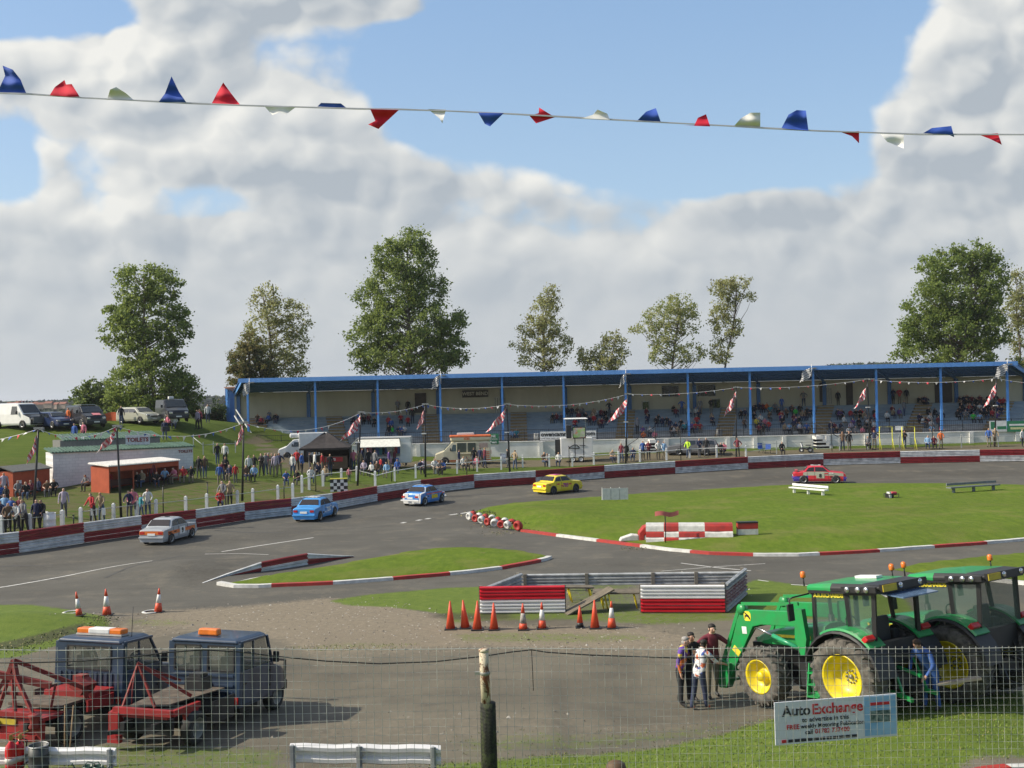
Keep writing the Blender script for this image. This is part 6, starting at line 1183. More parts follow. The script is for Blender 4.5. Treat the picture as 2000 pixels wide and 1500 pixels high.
def person_mesh(name, J, sleeves=True, shorts=False, sub=1, fingers=False, fat=1., hairlen=0., cap=False):
    keys = list(J); idx = {k: i for i, k in enumerate(keys)}; vs = [J[k] for k in keys]; es = [(idx[a], idx[b]) for a, b, _ in EDG]; rad = [RAD[k] if k in RAD else RAD[k[:2]] for k in keys]; reg = [r for *_, r in EDG]
    if fingers:
        for n in 'lr':
            w = Vector(J['wr'+n]); hd = Vector(J['ha'+n]); d = (hd-w).normalized(); sd = d.cross(Vector((0, 0, 1)))
            if sd.length < .3: sd = d.cross(Vector((0, 1, 0)))
            sd.normalize(); up = sd.cross(d)
            for q, (o, L) in enumerate(((-.030, .062), (-.010, .078), (.010, .074), (.028, .056))):
                i0 = len(vs); p = hd+d*.02+sd*o; a = p+d*L*.5-up*.008; b = a+(d*.8-up*.6).normalized()*L*.5; vs += [tuple(p), tuple(a), tuple(b)]; rad += [(.0105, .0105), (.0095, .0095), (.0075, .0075)]; es += [(idx['ha'+n], i0), (i0, i0+1), (i0+1, i0+2)]; reg += [0, 0, 0]
            i0 = len(vs); sgn = -1 if n == 'l' else 1; p = w+d*.03+sd*.030*sgn; a = p+d*.035+sd*.025*sgn-up*.01; b = a+d*.03-up*.008; vs += [tuple(p), tuple(a), tuple(b)]; rad += [(.013, .013), (.011, .011), (.009, .009)]; es += [(idx['wr'+n], i0), (i0, i0+1), (i0+1, i0+2)]; reg += [0, 0, 0]
    me = bpy.data.meshes.new('sk'); me.from_pydata(vs, es, []); o = bpy.data.objects.new('sk', me); col.objects.link(o); md = o.modifiers.new('s', 'SKIN'); md.use_smooth_shade = True
    for i, v in enumerate(me.skin_vertices[0].data):
        r = rad[i]; k = fat if i in (idx['pel'], idx['spi'], idx['che']) else 1.; v.radius = (r[0]*k, r[1]*k); v.use_root = (i == idx['pel'])
    sb = o.modifiers.new('u', 'SUBSURF'); sb.levels = sub; sb.render_levels = sub
    dg = bpy.context.evaluated_depsgraph_get(); m2 = bpy.data.meshes.new_from_object(o.evaluated_get(dg)); bpy.data.objects.remove(o); bpy.data.meshes.remove(me); m2.name = name
    A = np.array([vs[a] for a, b in es]); B = np.array([vs[b] for a, b in es]); AB = B-A; L2 = (AB**2).sum(1)+1e-9; m2.materials.clear()
    for _ in range(5): m2.materials.append(MATS['dull_grey'])
    hdp = Vector(J['hd']); htp = Vector(J['ht']); nk = Vector(J['nk']); upd = (htp-nk).normalized(); chx = (Vector(J['shl'])-Vector(J['shr'])).normalized(); fwdv = chx.cross(upd)*1.; fwdv = fwdv if fwdv.dot(Vector(J['tol'])-Vector(J['anl'])) > -5 and fwdv.y < .0 or True else -fwdv
    if fwdv.y > 0 and abs(fwdv.y) > .2: fwdv = -fwdv
    for p in m2.polygons:
        c = np.array(p.center); t = np.clip(((c-A)*AB).sum(1)/L2, 0, 1); d = np.linalg.norm(c-(A+AB*t[:, None]), axis=1)-np.array([min(rad[a][0], rad[b][0]) for a, b in es])*.8; k = int(d.argmin()); r = reg[k]
        if r == 5: r = 1 if sleeves else 0
        if r == 6: r = 0 if shorts else 2
        cv = Vector(p.center)
        if r == 4 or (r == 0 and (cv-hdp).length < .16+hairlen and (cv-nk).dot(upd) > .03-hairlen):
            rel = cv-hdp; f = rel.dot(fwdv); u = rel.dot(upd); r = 4 if (u > .045 or f < -.005+(.02 if u > .0 else 0)) and not (f > .04 and u < .07) else 0
            if r == 0 and u > .10: r = 4
        p.material_index = r; p.use_smooth = True
    return m2
def pc(n, c, var=.12): return mat('cloth_'+n, c, .85, var=var, scale=7)
mat('dull_grey', (.12, .12, .12))
TOPC = {'black': (.014, .014, .016), 'red': (.42, .025, .03), 'blue': (.04, .11, .36), 'white': (.60, .60, .58), 'grey': (.20, .20, .21), 'navy': (.018, .025, .07), 'maroon': (.15, .02, .035), 'pink': (.55, .16, .22), 'orange': (.60, .14, .03), 'tan': (.32, .24, .15), 'teal': (.04, .26, .32), 'lilac': (.42, .36, .44), 'light blue': (.22, .38, .58), 'green': (.05, .50, .06), 'lime': (.50, .75, .05), 'brown': (.13, .08, .05), 'purple': (.12, .06, .22), 'yellow': (.6, .5, .06)}
LEGC = [(.03, .04, .08), (.02, .02, .022), (.06, .09, .16), (.20, .17, .12), (.10, .10, .11), (.015, .015, .018)]
SKC = [(.50, .29, .20), (.42, .24, .16), (.58, .36, .26)]; HRC = [(.05, .03, .02), (.02, .015, .012), (.16, .10, .05), (.30, .28, .26), (.10, .06, .03), (.38, .26, .10)]
skm = [mat('skin_%d' % i, c, .6, var=.05) for i, c in enumerate(SKC)]; hrm = [mat('hair_%d' % i, c, .7) for i, c in enumerate(HRC)]; lgm = [mat('trousers_%d' % i, c, .85) for i, c in enumerate(LEGC)]; shm = mat('shoes', (.03, .028, .026), .6); tpm = {k: pc(k.replace(' ', '_'), v) for k, v in TOPC.items()}
PM = {}
for k, J, kw in (('down', J_stand(), {}), ('walk', J_stand(stride=.16), dict(sleeves=False)), ('fold', J_stand(arms='fold'), dict(fat=1.1)), ('hips', J_stand(arms='hips'), dict(sleeves=False)), ('up', J_stand(arms='up'), dict(hairlen=.05)), ('rail', bendJ(J_stand(arms='rail'), .18), {}),
                 ('lap', J_sit('lap'), {}), ('knee', J_sit('knee', .35), dict(sleeves=False)), ('chin', J_sit('chin', .2), dict(hairlen=.05))): PM[k] = person_mesh('person_'+k, J, **kw)
POSEW = {'down': 'standing', 'walk': 'standing', 'fold': 'standing', 'hips': 'standing hands on hips', 'up': 'standing hand raised', 'rail': 'leaning', 'lap': 'seated', 'knee': 'seated', 'chin': 'seated'}
CROWD = []
def person(px, py, color, pose, where, hgt=1., rz=None, loc=None, leg=None, seat=.0, group=None, seed=None):
    rnd = random.Random(px*7+py if seed is None else seed); o = bpy.data.objects.new('person', PM[pose]); col.objects.link(o)
    if loc is None: loc = GO(px, py)
    o.location = (loc[0], loc[1], loc[2]+seat-.01); s = hgt*rnd.uniform(.95, 1.05); o.scale = (s*rnd.uniform(.97, 1.1), s*rnd.uniform(.97, 1.1), s)
    o.rotation_euler = (0, 0, (rnd.uniform(-.6, .6) if rz is None else rz))
    ms = [skm[rnd.randrange(3)], tpm[color], lgm[rnd.randrange(6)] if leg is None else leg, shm, hrm[rnd.randrange(6)]]
    for i, m in enumerate(ms): o.material_slots[i].link = 'OBJECT'; o.material_slots[i].material = m
    o['category'] = 'person'; o['group'] = group or 'spectators'; CROWD.append((o, px, color, pose, where, hgt)); return o
# spectators outside; (px, feet y, colour, pose, place)
A_ = 'by the left red shed'; B_ = 'at the rail on the far left'; C_ = 'at the rail under the shelter'; D_ = 'on the grass by the open shelter'; E_ = 'by the toilet block corner'; F_ = 'outside the black gazebo'; G_ = 'by the market trailer'; H_ = 'by the ice cream van'; I_ = 'at the rail by the box trailer'; J__ = 'at the rail by the grey car'; K_ = 'at the rail on the right'; L_ = 'on the car park bank'
OUT = [(8, 977, 'lilac', 'down', A_), (1, 985, 'blue', 'lap', A_), (14, 985, 'black', 'lap', A_), (36, 972, 'grey', 'lap', A_), (51, 976, 'black', 'chin', A_), (77, 970, 'navy', 'lap', A_), (93, 970, 'brown', 'knee', A_), (107, 969, 'black', 'knee', A_), (63, 972, 'maroon', 'chin', A_),
 (4, 1040, 'navy', 'rail', B_), (10, 1030, 'light blue', 'down', B_), (16, 1043, 'brown', 'rail', B_), (23, 1032, 'blue', 'down', B_), (34, 1043, 'white', 'rail', B_), (49, 1041, 'grey', 'rail', B_), (72, 1038, 'navy', 'down', B_), (84, 1037, 'black', 'rail', B_), (40, 1032, 'maroon', 'down', B_), (125, 1012, 'lilac', 'down', B_),
 (182, 1021, 'red', 'rail', C_), (199, 1019, 'tan', 'rail', C_), (253, 1013, 'navy', 'rail', C_), (261, 1013, 'pink', 'rail', C_), (276, 1010, 'teal', 'down', C_, .8), (289, 1009, 'white', 'rail', C_), (430, 994, 'red', 'lap', C_), (437, 992, 'grey', 'rail', C_), (449, 990, 'tan', 'rail', C_),
 (172, 958, 'grey', 'knee', D_), (188, 955, 'lilac', 'lap', D_), (215, 957, 'red', 'down', D_, .8), (270, 952, 'black', 'lap', D_), (279, 951, 'tan', 'lap', D_), (296, 948, 'maroon', 'down', D_), (321, 944, 'light blue', 'knee', D_), (344, 943, 'pink', 'knee', D_), (359, 942, 'red', 'lap', D_), (374, 941, 'black', 'lap', D_), (305, 950, 'black', 'knee', D_),
 (389, 935, 'black', 'down', E_), (400, 934, 'brown', 'down', E_), (429, 948, 'blue', 'down', E_, .9), (441, 937, 'black', 'fold', E_), (450, 940, 'navy', 'lap', E_), (460, 944, 'red', 'down', E_, .85), (425, 908, 'black', 'down', E_), (440, 908, 'white', 'down', E_), (486, 932, 'white', 'down', E_), (497, 931, 'black', 'down', E_), (447, 935, 'grey', 'lap', E_), (480, 940, 'brown', 'lap', E_), (434, 938, 'maroon', 'down', E_, .8), (497, 940, 'light blue', 'lap', E_),
 (511, 930, 'black', 'fold', F_), (519, 929, 'grey', 'down', F_), (532, 928, 'black', 'fold', F_), (546, 928, 'navy', 'hips', F_), (580, 920, 'red', 'down', F_), (590, 927, 'blue', 'down', F_), (605, 924, 'black', 'down', F_), (615, 927, 'white', 'down', F_), (622, 931, 'navy', 'chin', F_), (559, 949, 'blue', 'knee', F_), (583, 948, 'black', 'knee', F_), (607, 944, 'white', 'lap', F_), (637, 940, 'tan', 'lap', F_), (645, 931, 'black', 'down', F_), (682, 942, 'pink', 'down', F_, .7), (524, 926, 'maroon', 'down', F_), (572, 930, 'white', 'down', F_), (630, 926, 'red', 'down', F_), (538, 931, 'lilac', 'down', F_),
 (691, 920, 'pink', 'down', G_), (702, 922, 'tan', 'down', G_), (712, 928, 'lilac', 'lap', G_), (720, 918, 'black', 'down', G_), (733, 921, 'grey', 'down', G_), (744, 924, 'red', 'down', G_, .8), (777, 926, 'blue', 'lap', G_), (784, 908, 'black', 'down', G_), (793, 910, 'navy', 'down', G_), (737, 930, 'brown', 'lap', G_), (756, 933, 'light blue', 'lap', G_), (727, 931, 'white', 'lap', G_), (771, 916, 'maroon', 'down', G_), (760, 920, 'purple', 'down', G_), (708, 915, 'navy', 'down', G_),
 (828, 925, 'lilac', 'lap', H_), (849, 925, 'white', 'lap', H_), (858, 927, 'grey', 'knee', H_), (868, 927, 'blue', 'knee', H_), (897, 918, 'navy', 'down', H_), (905, 919, 'white', 'lap', H_), (913, 919, 'tan', 'lap', H_), (926, 910, 'black', 'down', H_), (938, 912, 'navy', 'down', H_), (947, 914, 'maroon', 'down', H_), (992, 914, 'black', 'down', H_), (1006, 917, 'tan', 'hips', H_), (932, 918, 'pink', 'lap', H_), (821, 926, 'navy', 'lap', H_),
 (1062, 911, 'brown', 'lap', I_), (1092, 911, 'white', 'lap', I_), (1070, 911, 'grey', 'lap', I_), (1194, 904, 'tan', 'knee', I_), (1224, 902, 'black', 'down', I_), (1214, 903, 'maroon', 'down', I_), (1256, 898, 'blue', 'down', I_), (1267, 899, 'maroon', 'fold', I_), (1286, 898, 'white', 'rail', I_), (1297, 898, 'light blue', 'down', I_), (1237, 900, 'navy', 'lap', I_),
 (1345, 895, 'lime', 'rail', J__), (1366, 893, 'navy', 'fold', J__), (1380, 892, 'black', 'down', J__), (1415, 889, 'pink', 'lap', J__), (1441, 893, 'maroon', 'hips', J__), (1408, 890, 'black', 'lap', J__),
 (1527, 889, 'black', 'lap', K_), (1646, 880, 'brown', 'down', K_), (1659, 880, 'black', 'down', K_), (1695, 878, 'grey', 'lap', K_), (1708, 877, 'navy', 'hips', K_), (1767, 876, 'black', 'fold', K_), (1838, 876, 'orange', 'rail', K_), (1932, 873, 'blue', 'rail', K_), (1943, 873, 'tan', 'rail', K_), (1997, 873, 'white', 'down', K_), (1813, 877, 'light blue', 'lap', K_), (1824, 877, 'maroon', 'lap', K_),
 (146, 868, 'blue', 'down', L_), (164, 867, 'pink', 'down', L_), (134, 835, 'orange', 'down', L_), (237, 830, 'black', 'down', L_), (322, 860, 'navy', 'down', L_), (341, 838, 'white', 'lap', L_), (391, 838, 'maroon', 'down', L_), (406, 826, 'white', 'down', L_), (386, 839, 'lilac', 'down', L_), (330, 838, 'pink', 'lap', L_)]
for q in OUT:
    face = None
    if q[4] in (F_, G_, H_) and q[3] in ('down', 'fold', 'hips') and q[1] < 928: face = random.Random(q[0]).uniform(1.2, 4.6)
    person(q[0], q[1], q[2], q[3], q[4], q[5] if len(q) > 5 else 1.06, face, seat=-.05 if q[3] in ('lap', 'knee', 'chin') and q[4] in (D_,) else 0.)
# spectators on the stand: (px, y of seat or feet, colour, seated)
ST = [(503, 823, 'brown', 1), (511, 826, 'red', 1), (525, 822, 'blue', 1), (538, 822, 'black', 1), (690, 822, 'navy', 1), (712, 822, 'black', 1), (720, 824, 'maroon', 1), (777, 812, 'grey', 0), (797, 812, 'black', 0), (783, 822, 'red', 1), (767, 845, 'green', 1), (777, 845, 'navy', 1), (784, 846, 'blue', 1), (791, 845, 'white', 1), (806, 828, 'black', 0), (760, 846, 'black', 1), (1009, 854, 'teal', 1), (1001, 853, 'light blue', 1), (1080, 818, 'black', 1), (1088, 820, 'maroon', 1), (1096, 818, 'navy', 1), (1107, 806, 'black', 1), (1117, 806, 'navy', 1), (1126, 806, 'brown', 1), (1137, 806, 'grey', 1), (1122, 832, 'red', 1), (1143, 822, 'black', 1), (1151, 822, 'navy', 1), (1170, 831, 'brown', 1), (1183, 814, 'black', 1), (1190, 812, 'black', 0), (1196, 815, 'brown', 1),
 (1262, 808, 'maroon', 1), (1265, 824, 'navy', 1), (1282, 825, 'black', 1), (1294, 825, 'navy', 1), (1304, 825, 'black', 1), (1320, 811, 'maroon', 1), (1332, 811, 'blue', 0), (1368, 810, 'grey', 0), (1389, 810, 'black', 0), (1361, 824, 'red', 1), (1337, 836, 'teal', 1), (1352, 836, 'purple', 1), (1367, 838, 'red', 1), (1358, 838, 'red', 1), (1257, 852, 'orange', 1), (1271, 848, 'white', 1), (1279, 852, 'pink', 1), (1314, 844, 'white', 1), (1322, 845, 'tan', 1), (1245, 850, 'grey', 0),
 (1475, 800, 'black', 1), (1482, 801, 'navy', 1), (1490, 800, 'maroon', 1), (1497, 802, 'orange', 1), (1448, 812, 'black', 1), (1455, 813, 'navy', 1), (1478, 828, 'yellow', 1), (1486, 826, 'white', 1), (1494, 828, 'pink', 1), (1483, 845, 'maroon', 1), (1491, 846, 'black', 1), (1453, 828, 'brown', 1), (1505, 806, 'teal', 1), (1514, 802, 'grey', 1), (1527, 802, 'blue', 0), (1554, 810, 'green', 1), (1562, 806, 'black', 1), (1570, 795, 'grey', 0), (1576, 812, 'black', 1), (1583, 812, 'navy', 1), (1545, 802, 'navy', 1), (1536, 812, 'brown', 1), (1532, 838, 'tan', 1), (1540, 840, 'light blue', 1), (1550, 824, 'maroon', 1), (1575, 838, 'blue', 1), (1502, 838, 'red', 1),
 (1625, 838, 'black', 1), (1634, 848, 'black', 1), (1641, 840, 'navy', 1), (1648, 826, 'white', 1), (1655, 848, 'white', 1), (1662, 838, 'lilac', 1), (1670, 848, 'grey', 1), (1677, 832, 'black', 1), (1684, 848, 'pink', 1), (1692, 830, 'white', 1), (1700, 840, 'black', 1), (1706, 848, 'maroon', 1), (1661, 812, 'red', 1), (1671, 812, 'black', 1), (1680, 812, 'black', 1), (1690, 812, 'grey', 1), (1640, 812, 'purple', 1), (1698, 824, 'navy', 1), (1637, 790, 'black', 0),
 (1745, 790, 'navy', 0), (1757, 790, 'red', 0), (1771, 790, 'black', 0), (1793, 786, 'black', 1), (1801, 786, 'brown', 1), (1809, 786, 'navy', 1), (1766, 812, 'grey', 0), (1816, 824, 'white', 1), (1824, 810, 'black', 1), (1832, 826, 'maroon', 1), (1838, 812, 'white', 1), (1819, 842, 'light blue', 1), (1836, 842, 'pink', 1), (1812, 810, 'black', 1),
 (1872, 782, 'black', 1), (1882, 780, 'navy', 1), (1890, 786, 'black', 1), (1898, 782, 'maroon', 1), (1906, 790, 'black', 1), (1913, 784, 'navy', 1), (1921, 788, 'brown', 1), (1930, 786, 'black', 1), (1938, 790, 'grey', 1), (1946, 784, 'black', 1), (1953, 790, 'red', 1), (1878, 800, 'black', 1), (1886, 806, 'navy', 1), (1895, 800, 'black', 1), (1903, 804, 'black', 1), (1912, 802, 'brown', 1), (1920, 806, 'navy', 1), (1929, 802, 'black', 1), (1937, 806, 'maroon', 1), (1945, 802, 'black', 1), (1955, 804, 'navy', 1), (1900, 818, 'green', 1), (1912, 820, 'light blue', 1), (1926, 816, 'black', 1)]
EXTRA = []; _r = random.Random(77); _dk = ['black', 'black', 'navy', 'brown', 'grey', 'maroon', 'black', 'navy', 'red', 'white', 'tan', 'purple', 'blue']
for (xa, xb, ya, yb_, n_) in ((1868, 1962, 778, 818, 24), (1622, 1714, 806, 850, 14), (1470, 1588, 798, 845, 18), (1790, 1842, 785, 840, 8), (1730, 1775, 800, 830, 4), (1250, 1400, 800, 845, 14), (1080, 1200, 805, 830, 8), (500, 545, 818, 830, 3), (690, 810, 815, 845, 6)):
    for _ in range(n_): EXTRA.append((int(_r.uniform(xa, xb)), int(_r.uniform(ya, yb_)), _dk[_r.randrange(13)]))
def onstand(px, py):
    best = None
    for k in range(-1, 9):
        Y = (TY[k]+.28) if k >= 0 else 104.6; z = TZ[k]+.04 if k >= 0 else 2.95; p = at(px, py, Y); e = abs(p.z-z-.05)
        if best is None or e < best[0]: best = (e, Vector((p.x, Y, z)), k)
    return best[1], best[2]
for i, (x, y, c, sit) in enumerate(ST):
    rnd = random.Random(i); p, k = onstand(x, y); bay = sum(1 for q in POSTS if q < x); bay = max(1, min(12, bay))
    person(x, y, c, (['lap', 'knee', 'chin'][rnd.randrange(3)] if sit else ['down', 'fold', 'hips'][rnd.randrange(3)]), ('stand', bay, k+1), 1., rnd.uniform(-.5, .5), loc=p, seat=(-.35 if sit else -.02), group='spectators in the grandstand')
def back_crowd():
    vs = []; fs = []; mi = []; mats = skm+hrm+lgm+[shm]+[tpm[k] for k in tpm]; tk = list(tpm)
    for i, (x, y, c) in enumerate(EXTRA):
        rnd = random.Random(900+i); p, k = onstand(x, y); me = PM[['lap', 'knee', 'chin'][rnd.randrange(3)]]; s = rnd.uniform(.95, 1.08); M_ = Matrix.Translation((p.x, p.y, p.z-.35)) @ Matrix.Rotation(rnd.uniform(-.5, .5), 4, 'Z') @ Matrix.Scale(s, 4)
        mp = [rnd.randrange(3), 16+tk.index(c), 9+rnd.randrange(6), 15, 3+rnd.randrange(6)]; o_ = len(vs); vs += [tuple(M_ @ v.co) for v in me.vertices]
        for q in me.polygons: fs.append([v+o_ for v in q.vertices]); mi.append(mp[q.material_index])
    me = bpy.data.meshes.new('seated_crowd'); me.from_pydata(vs, [], fs)
    for m in mats: me.materials.append(m)
    me.polygons.foreach_set('material_index', mi); me.polygons.foreach_set('use_smooth', [True]*len(fs)); me.update(); o = bpy.data.objects.new('seated_crowd', me); col.objects.link(o); tag(o, kind='stuff')
back_crowd()
def label_crowd():
    from collections import defaultdict
    g = defaultdict(list)
    for q in CROWD:
        pw = POSEW[q[3]].split(' ')[0]
        if isinstance(q[4], tuple): key = ('%s spectator in %s top' % (pw, q[2]), 'stand bay %s row %s' % (WN[q[4][1]-1], WN[q[4][2]]))
        else: key = ('%s %s in %s top' % (pw, 'child' if q[5] < .9 else 'spectator', q[2]), q[4])
        g[key].append(q)
    for (a, b), L_ in g.items():
        L_.sort(key=lambda q: q[1]); n = len(L_)
        for i, q in enumerate(L_):
            if n == 1: q[0]['label'] = a+', '+b
            else: q[0]['label'] = a+', '+b+', '+(('left one' if i == 0 else 'right one') if n == 2 else ordn[i]+' of '+WN[n-1])
WN = ['one', 'two', 'three', 'four', 'five', 'six', 'seven', 'eight', 'nine', 'ten', 'eleven', 'twelve', 'thirteen', 'fourteen', 'fifteen', 'sixteen', 'seventeen', 'eighteen', 'nineteen', 'twenty', 'twenty one', 'twenty two', 'twenty three', 'twenty four', 'twenty five']
ordn += ['twenty first', 'twenty second', 'twenty third', 'twenty fourth', 'twenty fifth']
label_crowd()
# ---------------------------------------------------------------- people in the yard, built one by one
def patt(name, cols, sc_=7.):
    t = NT(name, .8); c = None
    for i, k in enumerate(cols):
        if c is None: c = t.mix(0., k, k); continue
        n = t.noise(sc_, 2, .5, sc3=(1+i*.3, 1, .7+i*.2)); c = t.mix(t.rng(n, .54+.02*i, .56+.02*i), c, k)
    t.base(c); return t.m
def figure(label, px, py, J, rz, mats, hgt=1.75, face=True, beard=None, loc=None, **kw):
    o = bpy.data.objects.new('person', person_mesh('person', J, sub=2, fingers=True, **kw)); col.objects.link(o); p = loc or gi(px, py); o.location = p; o.rotation_euler = (0, 0, rz); s = hgt/1.75; o.scale = (s*1.12, s*1.12, s*1.03)
    for i, m in enumerate(mats): o.data.materials[i] = m
    tag(o, label, 'person', 'group by the tractor loader')
    hd = Vector(J['hd']); up = (Vector(J['ht'])-Vector(J['nk'])).normalized(); sx_ = (Vector(J['shl'])-Vector(J['shr'])).normalized(); fw_ = sx_.cross(up); fw_ = -fw_ if fw_.y > 0 else fw_
    m = MB(); m.ico(hd+fw_*.095-up*.005, .022, 1, 0, (.7, 1, 1.2)); 
    for s_ in (-1, 1): m.ico(hd+sx_*s_*.080-up*.0, .026, 1, 0, (.45, .8, 1.2))
    m.build('nose_and_ears', mats[0], o); m = MB()
    for s_ in (-1, 1): m.ico(hd+fw_*.082+sx_*s_*.030+up*.022, .0055, 1)
    m.build('eyes', black, o); m = MB(); m.ico(hd+fw_*.084-up*.045, .018, 1, 0, (1.3, .5, .35)); m.build('mouth', mat('lips', (.35, .12, .10)), o)
    # hair cap with some volume
    m = MB(); m.ico(hd+up*.058-fw_*.030, .088, 2, 0, (.95, 1.0, .80), .15, px); m.build('hair', mats[4], o)
    return o
jk = patt('panelled_jacket', [(.12, .05, .30), (.62, .16, .03), (.65, .50, .05)], 2.2)
J = J_stand(arms='up', stride=.05, head=1); J['ell'] = (.25, -.12, 1.16); J['wrl'] = (.12, -.26, 1.34); J['hal'] = (.06, -.26, 1.42); J = bendJ(J, .16)
figure('grey haired person in purple jacket with orange and yellow panels', 1330, 1378, J, R(62), [skm[0], jk, lgm[1], shm, hrm[3]], 1.72)
J = J_stand(arms='fold'); figure('dark haired person in black top half hidden behind the grey haired one', 1352, 1372, J, R(20), [skm[1], tpm['black'], lgm[5], shm, hrm[1]], 1.76)
J = J_stand(arms='down'); J['elr'] = (-.42, -.12, 1.30); J['wrr'] = (-.60, -.24, 1.20); J['har'] = (-.68, -.28, 1.19); J['ell'] = (.40, -.06, 1.24); J['wrl'] = (.62, -.18, 1.14); J['hal'] = (.70, -.22, 1.12); J = bendJ(J, .05)
figure('tall person in maroon t-shirt with both arms resting on the loader', 1392, 1362, J, R(12), [skm[2], tpm['maroon'], lgm[3], shm, hrm[1]], 1.88, sleeves=False)
J = J_stand(arms='down', stride=.10); J['elr'] = (-.30, -.22, 1.26); J['wrr'] = (-.34, -.50, 1.26); J['har'] = (-.34, -.58, 1.26); J['ell'] = (.26, -.20, 1.14); J['wrl'] = (.20, -.40, 1.10); J['hal'] = (.18, -.47, 1.10); J = bendJ(J, .34)
ps = patt('white_race_shirt', [(.66, .66, .66), (.05, .10, .34), (.60, .14, .05), (.03, .03, .04)], 6.)
figure('person seen from behind in white racing shirt with blue and orange print', 1366, 1386, J, R(140), [skm[0], ps, lgm[0], mat('shoes_red', (.5, .09, .05), .6), hrm[1]], 1.70, sleeves=False)
J = J_stand(arms='rail', stride=.05); J = bendJ(J, .55); mq = at(1818, 1320, 23.5); mq.z = h_in(mq.x, mq.y); figure('mechanic in blue overalls bending between the two tractors', 1828, 1345, J, R(-60), loc=mq, mats=[skm[1], mat('overall_blue', (.05, .13, .40), .8, scale=5, c2=(.035, .09, .30)), mat('overall_blue', (.05, .13, .4)), shm, hrm[0]], hgt=1.75)
# head of a bystander just below the picture's lower edge
pb_ = at(1203, 1491, 9.); J = J_stand(arms='down'); o = figure('brown haired bystander whose crown just shows at the bottom edge', 0, 0, J, R(180), [skm[0], tpm['grey'], lgm[1], shm, hrm[4]], 1.72, loc=Vector((pb_.x, 9., pb_.z-1.75))); o['group'] = 'bystanders below the fence'
# ---------------------------------------------------------------- tractors
tgreen = mat('tractor_green', (.010, .30, .075), .36, scale=3.5, c2=(.03, .24, .07), coat=.25); tyel = mat('rim_yellow', (.66, .52, .010), .4, var=.12, coat=.3); tblk = mat('tractor_black', (.016, .016, .017), .5, bump=.05)
tyrem = mat('muddy_tyre', (.055, .050, .044), .9, scale=7, c2=(.15, .135, .115), bump=.3); tyellow = mat('lettering_yellow', (.75, .62, .05), .5)
t_ = NT('cab_glass', .05); t_.p.inputs['Base Color'].default_value = (.12, .20, .17, 1); t_.p.inputs['Alpha'].default_value = .22; t_.p.inputs['Specular IOR Level'].default_value = .9; cabglass = t_.m
def tyre_big(root, x, y, z, r, w, side, rim_r, steer=0., dish=.16, hub='rear'):
    """lugged tractor wheel: tyre with chevron lugs, dished yellow rim"""
    M = Matrix.Translation((x, y, z)) @ Matrix.Rotation(steer, 4, 'Z') @ Matrix.Rotation(-PI/2*side, 4, 'X')
    b = MB(); rb = r-.055; b.lathe([(rim_r, -w*.40), (rim_r+.05, -w*.46), (rb*.80, -w*.5), (rb*.93, -w*.47), (rb, -w*.36), (rb+.01, 0), (rb, w*.36), (rb*.93, w*.47), (rb*.80, w*.5), (rim_r+.05, w*.46), (rim_r, w*.40)], 40, M, close=True)
    n = 20
    for k in range(n):
        for sd in (-1, 1):
            a = 2*PI*(k+(.5 if sd > 0 else 0))/n; da = .20
            def q(an, zz, rad): return M @ Vector((rad*math.cos(an), rad*math.sin(an), zz))
            t = .085; vs = []
            for rad, e in ((rb-.02, 1.15), (r, .85)):
                vs += [q(a-t/2*e, 0.0+sd*.01, rad), q(a+t/2*e, sd*.01, rad), q(a+da+t/2*e, sd*w*.47, rad-.035), q(a+da-t/2*e, sd*w*.47, rad-.035)]
            vs += [q(a+da-t/2, sd*w*.495, rb*.90), q(a+da+t/2, sd*w*.495, rb*.90)]
            b.add(vs, [(0, 1, 2, 3), (4, 7, 6, 5), (0, 4, 5, 1), (1, 5, 6, 2), (2, 6, 7, 3), (3, 7, 4, 0), (3, 8, 7), (7, 8, 9, 6), (6, 9, 2)], None, False)
    o = b.build('tyre', tyrem, root); R_ = rim_r; f = w*.42
    m = MB()
    if hub == 'rear': m.lathe([(0, f-dish-.02), (R_*.33, f-dish-.02), (R_*.36, f-dish), (R_*.62, f-dish-.03), (R_*.72, f-dish*.7), (R_*.80, f-dish*.62), (R_*.84, f-dish*.25), (R_*.93, f-dish*.2), (R_*.96, f), (R_+.02, f+.02), (R_+.02, f-.03), (R_, f-.06)], 40, M, cap=False)
    else: m.lathe([(0, f-.02), (R_*.26, f-.02), (R_*.30, f-.05), (R_*.32, f-dish), (R_*.60, f-dish-.02), (R_*.74, f-dish*.6), (R_*.86, f-dish*.4), (R_*.94, f-.02), (R_+.02, f+.02), (R_+.02, f-.03), (R_, f-.06)], 40, M, cap=False)
    ro = m.build('rim', tyel, root)
    if hub == 'rear':
        m = MB()
        for k in range(10): a = 2*PI*k/10; m.lathe([(.022, 0), (.022, .04), (0, .045)], 6, M @ Matrix.Translation((R_*.26*math.cos(a), R_*.26*math.sin(a), f-dish-.02)))
        m.lathe([(.05, 0), (.05, .06), (0, .07)], 16, M @ Matrix.Translation((0, 0, f-dish-.02))); m.build('wheel_bolt', mat('bolt_grey', (.22, .22, .2), .5, .5), ro)
    return o
